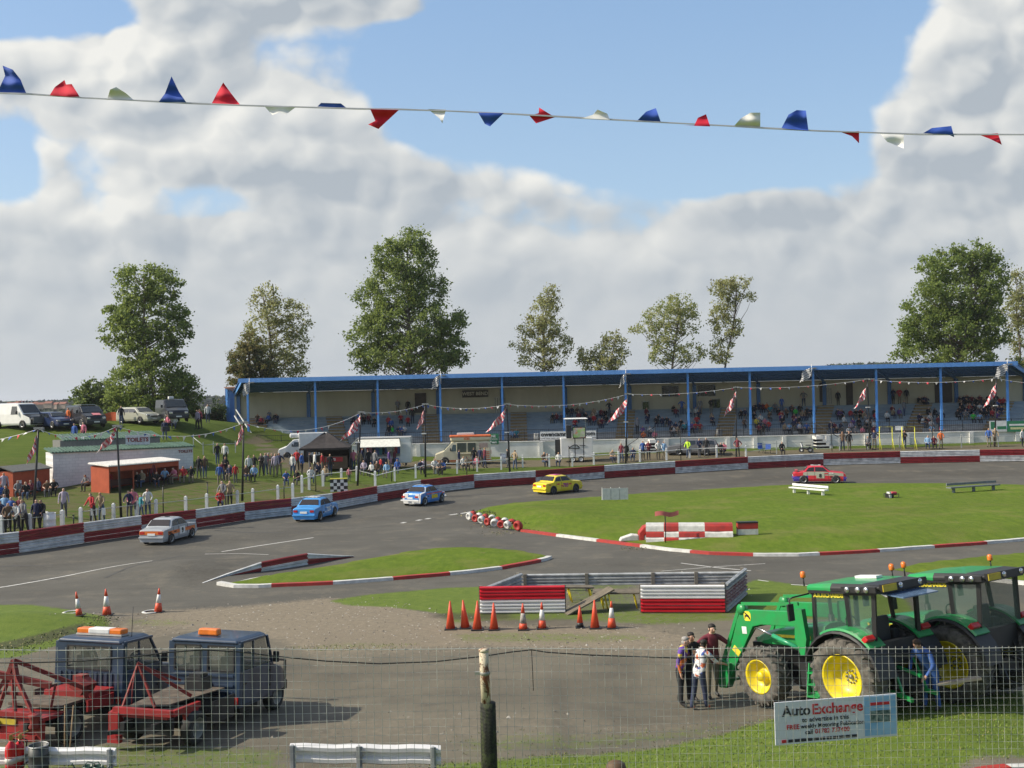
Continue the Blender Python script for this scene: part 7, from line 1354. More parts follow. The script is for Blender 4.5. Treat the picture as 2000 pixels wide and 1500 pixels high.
def tractor(label, loc, heading, pitch, loader=True, steer=0.):
    T = thing('tractor', label, 'tractor', loc, 0, 'green tractors in the yard'); T.rotation_euler = (Matrix.Rotation(heading, 4, 'Z') @ Matrix.Rotation(pitch, 4, 'Y')).to_euler()
    def B(fn, name, m, parent=None, bevel=0.): b = MB(); fn(b); return b.build(name, m, parent or T, bevel=bevel)
    for s in (-1, 1): tyre_big(T, 0, s*.93, .93, .93, .62, s, .53, dish=.32); tyre_big(T, 2.68, s*.90, .74, .74, .50, s, .40, steer, .20, 'front')
    # chassis, axles
    def ch(b): b.box((1.3, 0, .85), (3.1, .55, .55)); b.box((2.68, 0, .74), (.35, 1.4, .28)); b.box((0, 0, .93), (.5, 1.3, .42)); b.box((1.1, -.62, .80), (1.0, .42, .62)); b.box((1.15, .60, .82), (.9, .36, .55)); b.box((2.0, 0, 1.05), (1.6, .7, .5)); b.box((-.55, 0, .8), (.5, .8, .35)); b.box((-.95, 0, .62), (.5, .12, .1)); 
    B(ch, 'chassis', tblk)
    B(lambda b: b.lathe([(0, -.45), (.26, -.45), (.28, -.40), (.28, .40), (.26, .45), (0, .45)], 20, Matrix.Translation((1.15, -.62, .62)) @ Matrix.Rotation(PI/2, 4, 'Y')), 'fuel_tank', tblk)
    # bonnet
    rings = []
    for x, zt, w_ in ((1.02, 2.0, .44), (1.6, 1.96, .43), (2.4, 1.86, .40), (3.1, 1.72, .36), (3.42, 1.58, .31), (3.50, 1.35, .27)):
        zb = 1.42; rings.append([(x, -w_, zb), (x, -w_, zt-.22), (x, -w_*.82, zt-.06), (x, -w_*.4, zt), (x, w_*.4, zt), (x, w_*.82, zt-.06), (x, w_, zt-.22), (x, w_, zb)])
    B(lambda b: b.loft(rings, sm=False), 'bonnet', tgreen, bevel=.04); B(lambda b: (b.box((2.35, 0, 1.22), (2.3, .70, .46)), b.box((3.52, 0, 1.2), (.06, .5, .5))), 'engine_side', tblk)
    for s in (-1, 1): B(lambda b: b.box((2.1, s*.437, 1.66), (1.3, .01, .07)), 'bonnet_stripe', tyellow); B(lambda b: b.box((3.46, s*.16, 1.50), (.06, .18, .10)), 'headlight', chrome)
    B(lambda b: (b.tube([(1.55, -.50, 1.5), (1.55, -.52, 2.55), (1.50, -.52, 2.75)], .045, 10), b.tube([(1.55, -.50, 1.4), (1.55, -.51, 2.1)], .075, 12)), 'exhaust', tblk)
    # cab
    zc0, zc1 = 1.30, 2.82; y0, y1 = .78, .74
    C_ = [(1.02, y0, zc0), (.92, y1, zc1), (-.05, y0+.04, 1.55), (-.05, y1, zc1), (-.72, y0, 1.75), (-.80, y1, zc1)]
    def pil(b):
        for s in (-1, 1):
            b.bar((1.05, s*y0, zc0-.25), (.90, s*y1, zc1), .09, .08); b.bar((-.10, s*(y0+.02), 1.45), (-.06, s*y1, zc1), .12, .07); b.bar((-.70, s*y0, 1.55), (-.82, s*y1, zc1), .09, .09); b.bar((1.03, s*(y0+.0), 1.15), (.2, s*(y0+.02), 1.15), .06, .09); b.bar((.98, s*y1, zc1-.03), (-.85, s*y1, zc1-.03), .08, .07)
            b.tube([(.97, s*(y0+.03), 1.15), (.93, s*(y0+.03), 1.6), (.55, s*(y0+.05), 1.2), (.20, s*(y0+.05), 1.35), (-.02, s*(y0+.04), 1.62)], .025, 6)
        b.bar((1.05, -y0, 1.35), (1.05, y0, 1.35), .06, .10); b.bar((-.72, -y0, 1.62), (-.72, y0, 1.62), .07, .12)
    B(pil, 'cab_frame', tblk)
    def cabin(b): b.box((.15, 0, 1.18), (1.7, 1.44, .14)); b.box((-.05, .0, 1.55), (.52, .50, .14)); b.box((-.30, 0, 1.88), (.14, .48, .62)); b.box((.70, 0, 1.55), (.20, .34, .62)); b.box((-.1, -.42, 1.6), (.6, .22, .5)); b.box((-.62, 0, 1.42), (.25, 1.3, .5))
    B(cabin, 'cab_interior', tblk, bevel=.03)
    B(lambda b: b.tube([(.52+.05*math.sin(a), .20*math.cos(a), 1.98+.19*math.sin(a)) for a in [k*2*PI/16 for k in range(16)]], .018, 6, closed=True), 'steering_wheel', tblk)
    def quad(b, P, n): n = Vector(n)*.012; b.add([Vector(p)+n for p in P]+[Vector(p)-n for p in P], [(0, 1, 2, 3), (7, 6, 5, 4), (0, 4, 5, 1), (1, 5, 6, 2), (2, 6, 7, 3), (3, 7, 4, 0)])
    for s in (-1, 1):
        B(lambda b: quad(b, [(1.02, s*(y0+.01), 1.22), (.91, s*(y1+.01), zc1-.05), (-.04, s*(y1+.01), zc1-.05), (.10, s*(y0+.02), 1.40)], (0, s, 0)), 'door_glass', cabglass)
        B(lambda b: quad(b, [(-.14, s*(y0+.02), 1.72), (-.12, s*(y1+.01), zc1-.05), (-.78, s*(y1+.01), zc1-.05), (-.72, s*(y0+.01), 1.80)], (0, s, 0)), 'quarter_glass', cabglass)
    B(lambda b: quad(b, [(1.06, -y0, 1.40), (.94, -y1, zc1-.05), (.94, y1, zc1-.05), (1.06, y0, 1.40)], (1, 0, 0)), 'windscreen', cabglass)
    if loader: B(lambda b: quad(b, [(-.86, -.66, zc1-.02), (-1.50, -.62, 2.70), (-1.50, .62, 2.70), (-.86, .66, zc1-.02)], (0, 0, 1)), 'open_rear_glass', mat('rear_glass_painted_sky', (.10, .16, .26), .08))  # blue of the reflected sky is put into the glass colour
    else: B(lambda b: quad(b, [(-.76, -y0, 1.70), (-.83, -y1, zc1-.05), (-.83, y1, zc1-.05), (-.76, y0, 1.70)], (1, 0, 0)), 'rear_glass', cabglass)
    def roof(b):
        rg = []
        for x, z0, z1, w_ in ((1.16, 2.87, 2.93, .66), (1.05, 2.85, 2.99, .80), (.3, 2.84, 3.03, .86), (-.55, 2.84, 3.02, .86), (-.98, 2.86, 2.99, .82), (-1.08, 2.88, 2.96, .78)): rg.append([(x, -w_, z0), (x, -w_, z0+.09), (x, -w_*.9, z1), (x, w_*.9, z1), (x, w_, z0+.09), (x, w_, z0)])
        b.loft(rg, mf=lambda i, j: 1 if (i in (3, 4, -2) or (i == 2 and j != 2)) else 0, sm=False)  # rear faces black: shade on the green roof painted in
    ro = B(roof, 'cab_roof', [tgreen, tblk], bevel=.02)
    B(lambda b: (b.box((0, 0, 2.83), (1.95, 1.70, .07)), b.box((-.55, .90, 2.90), (.95, .06, .13)), b.box((-.55, -.90, 2.90), (.95, .06, .13)), b.box((-1.07, 0, 2.93), (.08, 1.6, .16)), b.box((1.0, .3, 2.85), (.2, .3, .08))), 'roof_trim', tblk, ro)
    for x in (-.25, -.55, -.78): B(lambda b: b.lathe([(0, .02), (.055, .02), (.07, 0), (.07, -.04)], 14, Matrix.Translation((x, .95, 2.90)) @ Matrix.Rotation(-PI/2, 4, 'X')), 'work_lamp', chrome, ro)
    for y in (-.55, .15): B(lambda b: b.lathe([(0, .02), (.055, .02), (.07, 0), (.07, -.04)], 14, Matrix.Translation((-1.12, y, 2.93)) @ Matrix.Rotation(-PI/2, 4, 'Y')), 'work_lamp', chrome, ro)
    B(lambda b: b.box((-1.125, .55, 2.92), (.02, .48, .15)), 'number_plate', mat('plate_yellow', (.50, .38, .03)), ro)
    for i, (x, y) in enumerate(((1.12, .80), (-.2, -.80))):
        sk = B(lambda b: b.tube([(x, y, 2.95), (x, y*1.0, 3.16)], .018, 6), 'beacon_stalk', tblk, ro); B(lambda b: b.lathe([(.05, 3.15), (.065, 3.17), (.065, 3.26), (.045, 3.30), (0, 3.31)], 16, Matrix.Translation((x, y, 0))), 'beacon', amber, ro)
    if loader: B(lambda b: b.box((.1, -.3, 3.06), (.62, .22, .06)), 'lamp_strip', white, ro)
    text('A.R.RICHARDS', .135, tyellow, T, (.45, y1+.035, 2.74), (PI/2, 0, PI), bold=.006, name='cab_lettering', sx_=1.)
    # fenders
    for s in (-1, 1):
        def fend(b, a0, a1, rr, yi, yo, th=.05, n=12):
            rg = []
            for k in range(n+1):
                a = a0+(a1-a0)*k/n; c, s2 = math.cos(a), math.sin(a); rg.append([(c*rr, s*yi, .93+s2*rr), (c*(rr+th), s*yi, .93+s2*(rr+th)), (c*(rr+th), s*yo, .93+s2*(rr+th)), (c*rr, s*(yo+.02), .93+s2*rr)])
            b.loft(rg, sm=False)
        B(lambda b: fend(b, R(18), R(178), 1.02, .60, 1.22), 'fender_skirt', tblk); B(lambda b: fend(b, R(62), R(140), 1.075, .62, 1.14), 'fender_top', tgreen)
        B(lambda b: b.box((-.72, s*1.0, 1.82), (.16, .30, .13), Matrix.Rotation(.7, 3, 'Y')), 'tail_lamp', redlens, bevel=.02)
        B(lambda b: b.tube([(1.0, s*.80, 2.78), (1.12, s*1.25, 2.74), (1.14, s*1.35, 2.70), (1.14, s*1.35, 2.2)], .02, 6), 'mirror_arm', tblk); B(lambda b: b.box((1.13, s*1.36, 2.40), (.06, .20, .40)), 'mirror', tblk, bevel=.02)
    # steps
    def steps(b):
        for k, z in enumerate((.42, .68, .94)): b.box((1.00-.0*k, 1.0-.06*k, z), (.36, .26, .035)); b.box((1.00, .89-.05*k, z+.09), (.36, .02, .16))
        b.bar((.82, 1.06, .40), (.82, .86, 1.15), .03, .10); b.bar((1.18, 1.06, .40), (1.18, .86, 1.15), .03, .10)
    B(steps, 'access_steps', tgreen)
    B(lambda b: b.box((.62, .80, 1.02), (.24, .05, .10)), 'yellow_tag', tyellow)
    # rear linkage
    def link(b):
        for s in (-1, 1): b.bar((-.5, s*.35, .6), (-1.25, s*.45, .45), .06, .09); b.bar((-.75, s*.38, 1.3), (-1.0, s*.42, .55), .045, .045)
        b.bar((-.5, 0, 1.1), (-1.2, 0, .9), .06, .06)
    B(link, 'rear_linkage', tgreen if loader else tblk)
    if loader:
        for s in (-1, 1):
            y = s*.78
            B(lambda b: b.prism([(1.34, 1.30), (1.46, 1.30), (1.58, 1.7), (1.48, 2.40), (1.26, 2.40), (1.22, 1.7)], y-.07, y+.07), 'loader_mast', tgreen)
            arm = B(lambda b: b.prism([(1.28, 2.34), (1.34, 1.98), (2.65, 1.98), (2.95, 1.92), (3.92, .62), (4.12, .74), (3.50, 2.05), (3.32, 2.30), (3.0, 2.34)], y-.06, y+.06), 'loader_arm', tgreen, bevel=.015)
            B(lambda b: b.lathe([(0, -.08), (.13, -.08), (.13, .08), (0, .08)], 20, Matrix.Translation((3.30, y, 2.34)) @ Matrix.Rotation(PI/2, 4, 'X')), 'knee_plate', tgreen, arm)
            B(lambda b: (b.bar((1.40, y, 2.52), (3.30, y, 2.48), .05, .08), b.bar((3.36, y+s*.0, 2.44), (4.22, y, .95), .06, .10)), 'levelling_rod', tgreen, arm)
            B(lambda b: b.tube([(1.55, y, 1.45), (2.35, y, 1.72)], .055, 10), 'lift_cylinder', mat('cylinder_green', (.03, .30, .14), .3), arm); B(lambda b: b.tube([(2.35, y, 1.72), (3.0, y, 1.94)], .03, 8), 'cylinder_rod', chrome, arm)
            B(lambda b: b.prism([(3.85, .95), (4.20, 1.02), (4.42, .58), (4.35, .30), (4.10, .30), (3.95, .55)], y-.12, y+.12), 'tool_carrier', tgreen, arm)
            B(lambda b: b.box((3.62, y+s*.063, 1.28), (.16, .01, .26), Matrix.Rotation(.85, 3, 'Y')), 'yellow_sticker', tyellow, arm); B(lambda b: b.box((3.25, y+s*.063, 1.82), (.16, .01, .18)), 'white_sticker', white, arm)
            # emblem: leaping deer on a yellow shield
            if s > 0:
                def shield(b): b.prism([(3.0, 2.06), (3.18, 2.06), (3.21, 2.12), (3.21, 2.24), (3.16, 2.30), (3.02, 2.30), (2.97, 2.24), (2.97, 2.12)], y+.061, y+.067)
                eb = B(shield, 'emblem', tyellow, arm); B(lambda b: b.prism([(3.0, 2.08), (3.07, 2.15), (3.14, 2.17), (3.18, 2.10), (3.19, 2.11), (3.17, 2.20), (3.12, 2.21), (3.19, 2.27), (3.17, 2.28), (3.10, 2.24), (3.04, 2.20), (2.99, 2.13)], y+.0675, y+.070), 'emblem_deer', tblk, eb)
        B(lambda b: (b.tube([(2.9, -.75, 1.95), (2.9, .75, 1.95)], .05, 10), b.bar((4.05, -.78, .75), (4.05, .78, .75), .08, .10), b.bar((4.18, -.78, .45), (4.18, .78, .45), .06, .06)), 'loader_cross_tube', tgreen)
        B(lambda b: [b.tube([(1.4, .70-.03*k, 1.9), (1.9, .69-.03*k, 2.02+.03*k), (2.9, .69-.03*k, 2.02), (3.3, .66, 1.75-.1*k), (3.9, .6, .95)], .014, 5) for k in range(3)], 'hydraulic_hoses', tblk)
    return T
HD = R(123); ux = Vector((math.cos(HD), math.sin(HD), 0))
def place_tractor(label, px, py, zc, **k):
    """px,py = centre of the near rear wheel"""
    Y = 23.9
    for _ in range(30): p = at(px, py, Y); gz_ = h_in(p.x, p.y)+.93; Y += (p.z-gz_)*1.2; Y = max(20, min(30, Y))
    n = Vector((math.cos(HD+PI/2), math.sin(HD+PI/2), 0)); c = p-n*.93*1.0; c.z = p.z-.93; return tractor(label, c, HD, R(7.5), **k)
T1 = place_tractor('green tractor with front loader arms and open rear window, nearest one', 1668, 1324, 0, loader=True)
T2 = place_tractor('green tractor without loader, standing in shade behind the nearer one', 1872, 1296, 0, loader=False)
p = at(1872, 1330, 23.4); pk_ = MB(); pk_.box((0, 0, 0), (1.02, .16, .05)); o = pk_.build('plank', mat('pale_plank', (.45, .36, .26), .8, scale=6)); o.location = p; o.rotation_euler = (0, -.10, .05); tag(o, 'pale plank resting on the linkage beside the shaded rear wheel', 'plank')
# ---------------------------------------------------------------- tow trucks
tb = mat('truck_blue', (.016, .030, .058), .35, scale=1.6, c2=(.036, .062, .11), coat=.3); tr = mat('truck_red', (.34, .016, .018), .5, scale=2.5, c2=(.22, .018, .016), bump=.1); trd = mat('truck_dull_red', (.16, .018, .015), .7, scale=4, c2=(.25, .028, .022)); rust = mat('rusty_plate', (.075, .058, .045), .85, scale=5, c2=(.15, .12, .09), bump=.3)
t_ = NT('truck_glass', .05); t_.p.inputs['Base Color'].default_value = (.16, .18, .16, 1); t_.p.inputs['Alpha'].default_value = .25; t_.p.inputs['Specular IOR Level'].default_value = .9; tglass = t_.m
def truck(label, px, Y, heading, style):
    p = at(px, 1400, Y); p.z = h_in(p.x, p.y)+.02; T = thing('tow_truck', label, 'tow truck', p, heading, 'tow trucks'); T.rotation_euler = (Matrix.Rotation(heading, 4, 'Z') @ Matrix.Rotation(R(4.6), 4, 'Y')).to_euler()
    def B(fn, name, m, parent=None, bevel=0.): b = MB(); fn(b); return b.build(name, m, parent or T, bevel=bevel)
    w = .97; zt = 2.0; zs = 1.28
    # cab shell: rear wall with window opening, sides with door opening, roof
    def frame_wall(b, x, y0, y1, z0, z1, holes):
        ys = sorted({y0, y1}|{h_[0] for h_ in holes}|{h_[1] for h_ in holes})
        for a, c in zip(ys, ys[1:]):
            hh = [h_ for h_ in holes if h_[0] <= a and h_[1] >= c]
            if hh: b.b2((x-.02, a, z0), (x+.02, c, hh[0][2])); b.b2((x-.02, a, hh[0][3]), (x+.02, c, z1))
            else: b.b2((x-.02, a, z0), (x+.02, c, z1))
    holes = [(-.62, .62, zs+.02, zt-.16)] if style == 1 else [(-.80, -.10, zs, zt-.14), (.10, .80, zs, zt-.14)]
    def shell(b):
        frame_wall(b, 0, -w, w, .45, zt-.06, holes)
        for s in (-1, 1):
            b.b2((.02, s*w-.02*s, .45), (1.55, s*w, zs)); b.bar((.06, s*(w-.02), zs), (.10, s*(w-.05), zt-.04), .10, .05); b.bar((1.50, s*(w-.02), zs), (1.05 if style == 1 else 1.28, s*(w-.06), zt-.04), .07, .05); b.bar((.08, s*(w-.05), zt-.05), (1.15, s*(w-.05), zt-.05), .06, .06); b.bar((.62, s*(w-.02), zs), (.62, s*(w-.05), zt-.04), .05, .04)
        b.b2((1.5, -w, .45), (1.55, w, zs))
    B(shell, 'cab', tb, bevel=.012)
    xr = 1.10 if style == 1 else 1.30
    B(lambda b: b.loft([[(-.04, -w*.93, zt-.08), (-.04, w*.93, zt-.08), (xr, w*.92, zt-.08), (xr, -w*.92, zt-.08)], [(-.05, -w*.92, zt-.02), (-.05, w*.92, zt-.02), (xr+.03, w*.9, zt-.02), (xr+.03, -w*.9, zt-.02)], [(.06, -w*.82, zt+.04), (.06, w*.82, zt+.04), (xr-.06, w*.8, zt+.04), (xr-.06, -w*.8, zt+.04)]], sm=False), 'cab_roof', tb, bevel=.03)
    if style == 1:
        B(lambda b: [b.box((-.03, -.80+.145*k, .92), (.035, .06, .62)) for k in range(12)], 'wall_ribs', tb)
    else:
        def ribs(b):
            for z in (1.18, .96, .80, .62): b.box((-.035, .50 if z < 1.1 else 0, z), (.04, .62 if z < 1.1 else 1.6, .045)); b.box((-.035, -.55, z), (.04, .5, .045)) if z < 1.1 else None
            b.tube([(-.03, -.25, .60), (-.04, -.22, 1.0), (-.04, .12, 1.04), (-.03, .2, .60)], .02, 6)
        B(ribs, 'wall_ribs', tb)
    for (a, c, z0, z1) in holes: B(lambda b: b.b2((-.005, a, z0), (.005, c, z1)), 'rear_window', tglass); B(lambda b: (b.bar((-.022, a, z0), (-.022, c, z0), .03, .035), b.bar((-.022, a, z1), (-.022, c, z1), .03, .035), b.bar((-.022, a, z0), (-.022, a, z1), .03, .035), b.bar((-.022, c, z0), (-.022, c, z1), .03, .035)), 'window_seal', black)
    for s in (-1, 1): B(lambda b: b.add([(.12, s*(w-.03), zs), (1.44, s*(w-.03), zs), (xr-.06, s*(w-.055), zt-.08), (.13, s*(w-.055), zt-.08)]+[(.12, s*(w-.04), zs), (1.44, s*(w-.04), zs), (xr-.06, s*(w-.065), zt-.08), (.13, s*(w-.065), zt-.08)], [(0, 1, 2, 3), (7, 6, 5, 4), (0, 4, 5, 1), (1, 5, 6, 2), (2, 6, 7, 3), (3, 7, 4, 0)]), 'door_window', tglass); B(lambda b: b.box((1.42, s*(w+.14), 1.42), (.06, .16, .26)), 'door_mirror', black, bevel=.02); B(lambda b: b.box((.2, s*(w+.008), .98), (.16, .015, .04)), 'door_handle', black)
    B(lambda b: [(b.box((.12, s*(w+.004), .88), (.012, .01, .75)), b.box((1.40, s*(w+.004), .88), (.012, .01, .75)), b.box((.76, s*(w+.004), .50), (1.28, .01, .012)), b.box((1.36, s*(w+.02), .75), (.06, .03, .05)), b.box((1.36, s*(w+.02), 1.1), (.06, .03, .05))) for s in (-1, 1)], 'door_seam', black)
    B(lambda b: [b.box((-.03, s*(w-.09), .62), (.05, .12, .16)) for s in (-1, 1)], 'tail_lamp', redlens)
    B(lambda b: b.add([(1.50, -w*.9, zs), (1.50, w*.9, zs), (xr, w*.86, zt-.08), (xr, -w*.86, zt-.08)]+[(1.49, -w*.9, zs), (1.49, w*.9, zs), (xr-.01, w*.86, zt-.08), (xr-.01, -w*.86, zt-.08)], [(0, 1, 2, 3), (7, 6, 5, 4), (0, 4, 5, 1), (1, 5, 6, 2), (2, 6, 7, 3), (3, 7, 4, 0)]), 'windscreen', tglass)
    xb = 2.55 if style == 1 else 2.25
    B(lambda b: b.loft([[(1.5, -w, .5), (1.5, w, .5), (1.5, w*.98, zs-.04), (1.5, -w*.98, zs-.04)], [(xb-.25, -w, .5), (xb-.25, w, .5), (xb-.25, w*.95, 1.10), (xb-.25, -w*.95, 1.10)], [(xb, -w*.95, .5), (xb, w*.95, .5), (xb, w*.9, .98), (xb, -w*.9, .98)]], sm=False), 'bonnet', tb, bevel=.05)
    B(lambda b: (b.box((xb+.12, 0, .55), (.14, 1.75, .22)), [b.bar((xb+.2, y, .45), (xb+.2, y, 1.15), .05, .05) for y in (-.8, .8)], b.bar((xb+.2, -.8, 1.15), (xb+.2, .8, 1.15), .05, .05)), 'front_bumper', black)
    def seats(b):
        for y in (-.45, .40): b.box((.62, y, .95), (.5, .46, .16)); b.box((.36, y, 1.28), (.12, .44, .55)); b.box((.34, y, 1.62), (.08, .22, .16))
        b.box((1.42, 0, 1.18), (.2, 1.6, .2)); b.box((.8, 0, .72), (1.4, 1.7, .06))
    B(seats, 'seats', mat('seat_grey', (.16, .155, .14), .9), bevel=.03); B(lambda b: b.tube([(1.22+.08*math.sin(a), -.40+.18*math.cos(a), 1.36+.16*math.sin(a)) for a in [k*PI/8 for k in range(16)]], .014, 5, closed=True), 'steering_wheel', black)
    if style == 1:
        B(lambda b: b.box((.45, .0, zt+.15), (.28, 1.28, .13)), 'lamp_bar', amber, bevel=.03); B(lambda b: b.box((.45, .0, zt+.152), (.30, .62, .135)), 'lamp_bar_centre', white, bevel=.03); B(lambda b: b.box((.45, 0, zt+.07), (.30, 1.3, .04)), 'lamp_bar_base', mat('bar_pale', (.45, .42, .38)))
        B(lambda b: b.tube([(.5, -.8, zt), (.52, -.8, zt+.75)], .008, 5), 'aerial', black)
    else: B(lambda b: b.box((.35, .10, zt+.13), (.20, .56, .16), taper=.92), 'beacon', amber, bevel=.035)
    # chassis + bed
    B(lambda b: (b.box((-.2, -.38, .52), (4.6, .10, .18)), b.box((-.2, .38, .52), (4.6, .10, .18)), b.box((-1.55, 0, .40), (.14, 1.3, .14)), b.box((1.9, 0, .40), (.14, 1.3, .14)), b.box((.7, -.6, .42), (.8, .4, .3)), b.box((.2, 0, .4), (.9, 1.0, .25))), 'chassis', black)
    for x in (-1.55, 1.95):
        for s in (-1, 1): wheel_parts(T, x, s*.76, .36, .24, s, mat('rim_dull', (.18, .18, .16), .6), tyrem if False else rubber)
    if style == 1:
        B(lambda b: (b.b2((-1.7, -.6, .76), (-.08, .8, .82)), b.b2((-.9, .78, .82), (-.1, .82, .95))), 'bed_deck', rust)
        B(lambda b: (b.box((-.45, -.1, .88), (.7, 1.4, .12)), b.b2((-1.2, -.95, .60), (-.3, -.90, .86))), 'bed_box', tr)
        B(lambda b: (b.b2((-2.35, -.70, .62), (-1.6, .75, .70)), b.box((-2.38, 0, .52), (.08, 1.5, .30)), b.box((-2.42, 0, .76), (.10, 1.1, .10)), b.box((-2.45, .0, .30), (.12, 1.3, .12)), [b.box((-2.40, y, .42), (.12, .14, .35)) for y in (-.7, -.25, .6)]), 'tail_frame', tr)
        B(lambda b: b.box((-2.435, .18, .60), (.02, .52, .12)), 'number_plate', mat('plate_old_yellow', (.50, .38, .03)))
        def crane(b):
            ap = Vector((-2.15, .30, 1.86))
            for y in (-.35, .05, .45, .75): b.bar((-2.35, y+.2*(y-.2), .74), (-2.2, .30+(y-.2)*.3, 1.45), .07, .07)
            b.bar((-2.2, .0, 1.15), (-2.2, .70, 1.15), .07, .07); b.bar((-2.2, .12, 1.35), (-2.2, .52, 1.35), .08, .08); b.bar((-2.18, .15, 1.4), ap, .09, .09); b.bar((-2.18, .45, 1.4), ap, .09, .09)
            b.bar((-2.5, 1.25, 1.72), (-1.9, -.50, 1.30), .12, .14); b.bar(ap, (-1.15, -.78, 1.12), .08, .09); b.bar((-1.15, -.78, 1.15), (-1.0, -.80, .75), .07, .07); b.bar((-1.7, -.45, 1.25), (-1.75, -.40, .75), .05, .05)
        B(crane, 'tow_crane', trd)
        B(lambda b: (b.box((-.95, -.60, 1.14), (.42, .36, .26), Matrix.Rotation(.5, 3, 'X')), b.box((-.85, -.45, 1.30), (.25, .25, .10))), 'winch_box', trd); 
        B(lambda b: b.lathe([(.10, 0), (.12, .05), (.08, .15), (.12, .25), (.14, .3)], 14, Matrix.Translation((-2.5, -.62, .50))), 'red_bollard', trd)
    else:
        B(lambda b: (b.add([(-1.5, -.1, .78), (-.1, -.62, .90), (-.08, .75, .90), (-1.9, .65, .80), (-1.5, -.1, .81), (-.1, -.62, .93), (-.08, .75, .93), (-1.9, .65, .83)], [(3, 2, 1, 0), (4, 5, 6, 7), (0, 1, 5, 4), (1, 2, 6, 5), (2, 3, 7, 6), (3, 0, 4, 7)])), 'bed_deck', rust)
        B(lambda b: (b.box((-2.25, .05, .80), (.14, 1.45, .13)), b.box((-1.75, -.68, .80), (1.0, .10, .13)), b.box((-2.20, .05, .70), (.10, 1.2, .08)), b.prism([(-2.34, .76), (-2.16, .80), (-2.10, .40), (-2.32, .36)], .62, .86), b.box((-2.3, .70, .20), (.12, .30, .16)), b.prism([(-1.9, .74), (-1.35, .74), (-1.45, .30), (-1.70, .26)], -.74, -.68)), 'tail_frame', tr)
        B(lambda b: (b.box((-2.1, 0, .48), (.10, 1.2, .34)), b.box((-1.0, 0, .62), (2.0, .9, .22)), b.bar((-2.5, .75, .36), (-1.6, -.3, .45), .10, .08)), 'tow_bar', black)
        B(lambda b: (b.bar((-2.2, .62, .82), (-1.85, .50, 1.72), .045, .045), b.bar((-1.9, .0, .82), (-1.85, .50, 1.72), .05, .05), b.bar((-1.85, .52, 1.74), (-1.2, -.45, .95), .06, .07), b.bar((-1.85, .50, 1.70), (-1.1, -.10, 1.25), .05, .06), b.tube([(-1.95, .5, 1.6), (-2.05, .48, 1.2), (-2.1, .45, .9)], .015, 5)), 'tow_crane', trd)
        B(lambda b: (b.box((-1.05, -.52, 1.22), (.4, .45, .28)), b.box((-1.05, -.52, 1.40), (.3, .3, .08))), 'winch_box', black)
        B(lambda b: b.box((-.72, -.97, .60), (.9, .03, .5)), 'mud_flap', black)
    return T
truck('blue tow truck with amber and white lamp bar and red crane', 170, 24.7, R(74), 1)
truck('blue tow truck with single amber beacon and ribbed twin window cab', 396, 24.3, R(74), 2)
# ---------------------------------------------------------------- low white guard rails, tools
def low_rail(label, px0, py0, px1, py1, zt, zb, posts, grp=None):
    a = gi(px0, py0); b_ = gi(px1, py1); r = thing('low_crash_rail', label, 'guard rail', a, 0); d = b_-a; P = [d*(k/10.) for k in range(11)]; P = [v+Vector((0, 0, .012*math.sin(k*1.7))) for k, v in enumerate(P)]
    m = MB(); wbeam(m, P, zb, zt-zb, -1, d=.10); m.build('rail', brightwhite, r)
    for t in posts: m = MB(); n_ = Vector((-d.y, d.x, 0)).normalized(); m.box(d*t-n_*.13+Vector((0, 0, zt/2-.05)), (.05, .10, zt+.12), math.atan2(d.y, d.x)); m.box(d*t-n_*.09+Vector((0, 0, zt/2-.05)), (.12, .03, zt+.06), math.atan2(d.y, d.x)); m.build('post', greyw, r)
    return r
low_rail('low white guard rail with three posts in the middle foreground', 568, 1504, 862, 1507, .54, .14, (.02, .46, .95))
low_rail('low white guard rail at the lower left with one grey post', -60, 1506, 228, 1508, .50, .14, (.35, .97))
exting('large red extinguisher at the lower left corner', gi(8, 1530)+Vector((0, .3, 0)), 1.35, .5); exting('slim red extinguisher with brass valve beside the black drum', gi(36, 1512), 1.25, .9, .06)
p = gi(76, 1514); r = thing('oil_drum', 'narrow black drum with open top beside the low rail', 'drum', p); m = MB(); m.lathe([(.19, 0), (.19, .2), (.2, .21), (.19, .22), (.19, .42), (.2, .43), (.19, .44), (.19, .60), (.17, .60), (.17, .45), (0, .45)], 20); m.build('shell', mat('drum_black', (.03, .035, .035), .5, scale=5, c2=(.06, .065, .06)), r); m = MB(); m.lathe([(.19, .59), (.20, .605), (.19, .62)], 20, close=True); m.build('rim', steel, r)
p = gi(50, 1516); m = MB(); m.tube([(-.25, -.1, .05), (.0, 0, .26), (.25, .1, .42)], .018, 6); r = m.build('metal_pole', black); r.location = p; tag(r, 'thin black pole leaning across the drum at lower left', 'pole')
cang = mat('can_green', (.025, .07, .045), .4)
def wcan(label, px, rz):
    p = gi(px, 1522); r = thing('watering_can', label, 'watering can', p, rz, 'watering cans'); m = MB(); m.lathe([(.11, 0), (.115, .02), (.11, .24), (.10, .27), (.09, .27), (.09, .1), (0, .1)], 18); m.build('body', cang, r); m = MB(); m.tube([(.09, 0, .05), (.22, 0, .20), (.28, 0, .31)], [.025, .016, .014], 8); m.lathe([(.014, 0), (.035, .03), (0, .035)], 12, Matrix.Translation((.28, 0, .31)) @ Matrix.Rotation(.9, 4, 'Y')); m.build('spout', cang, r)
    m = MB(); m.tube([(-.10, 0, .06), (-.18, 0, .16), (-.12, 0, .31), (0, 0, .35), (.07, 0, .28)], .012, 7); m.build('handle', cang, r)
wcan('dark green watering can with its spout pointing left', 172, PI+.2); wcan('dark green watering can with its spout pointing right', 192, -.3)
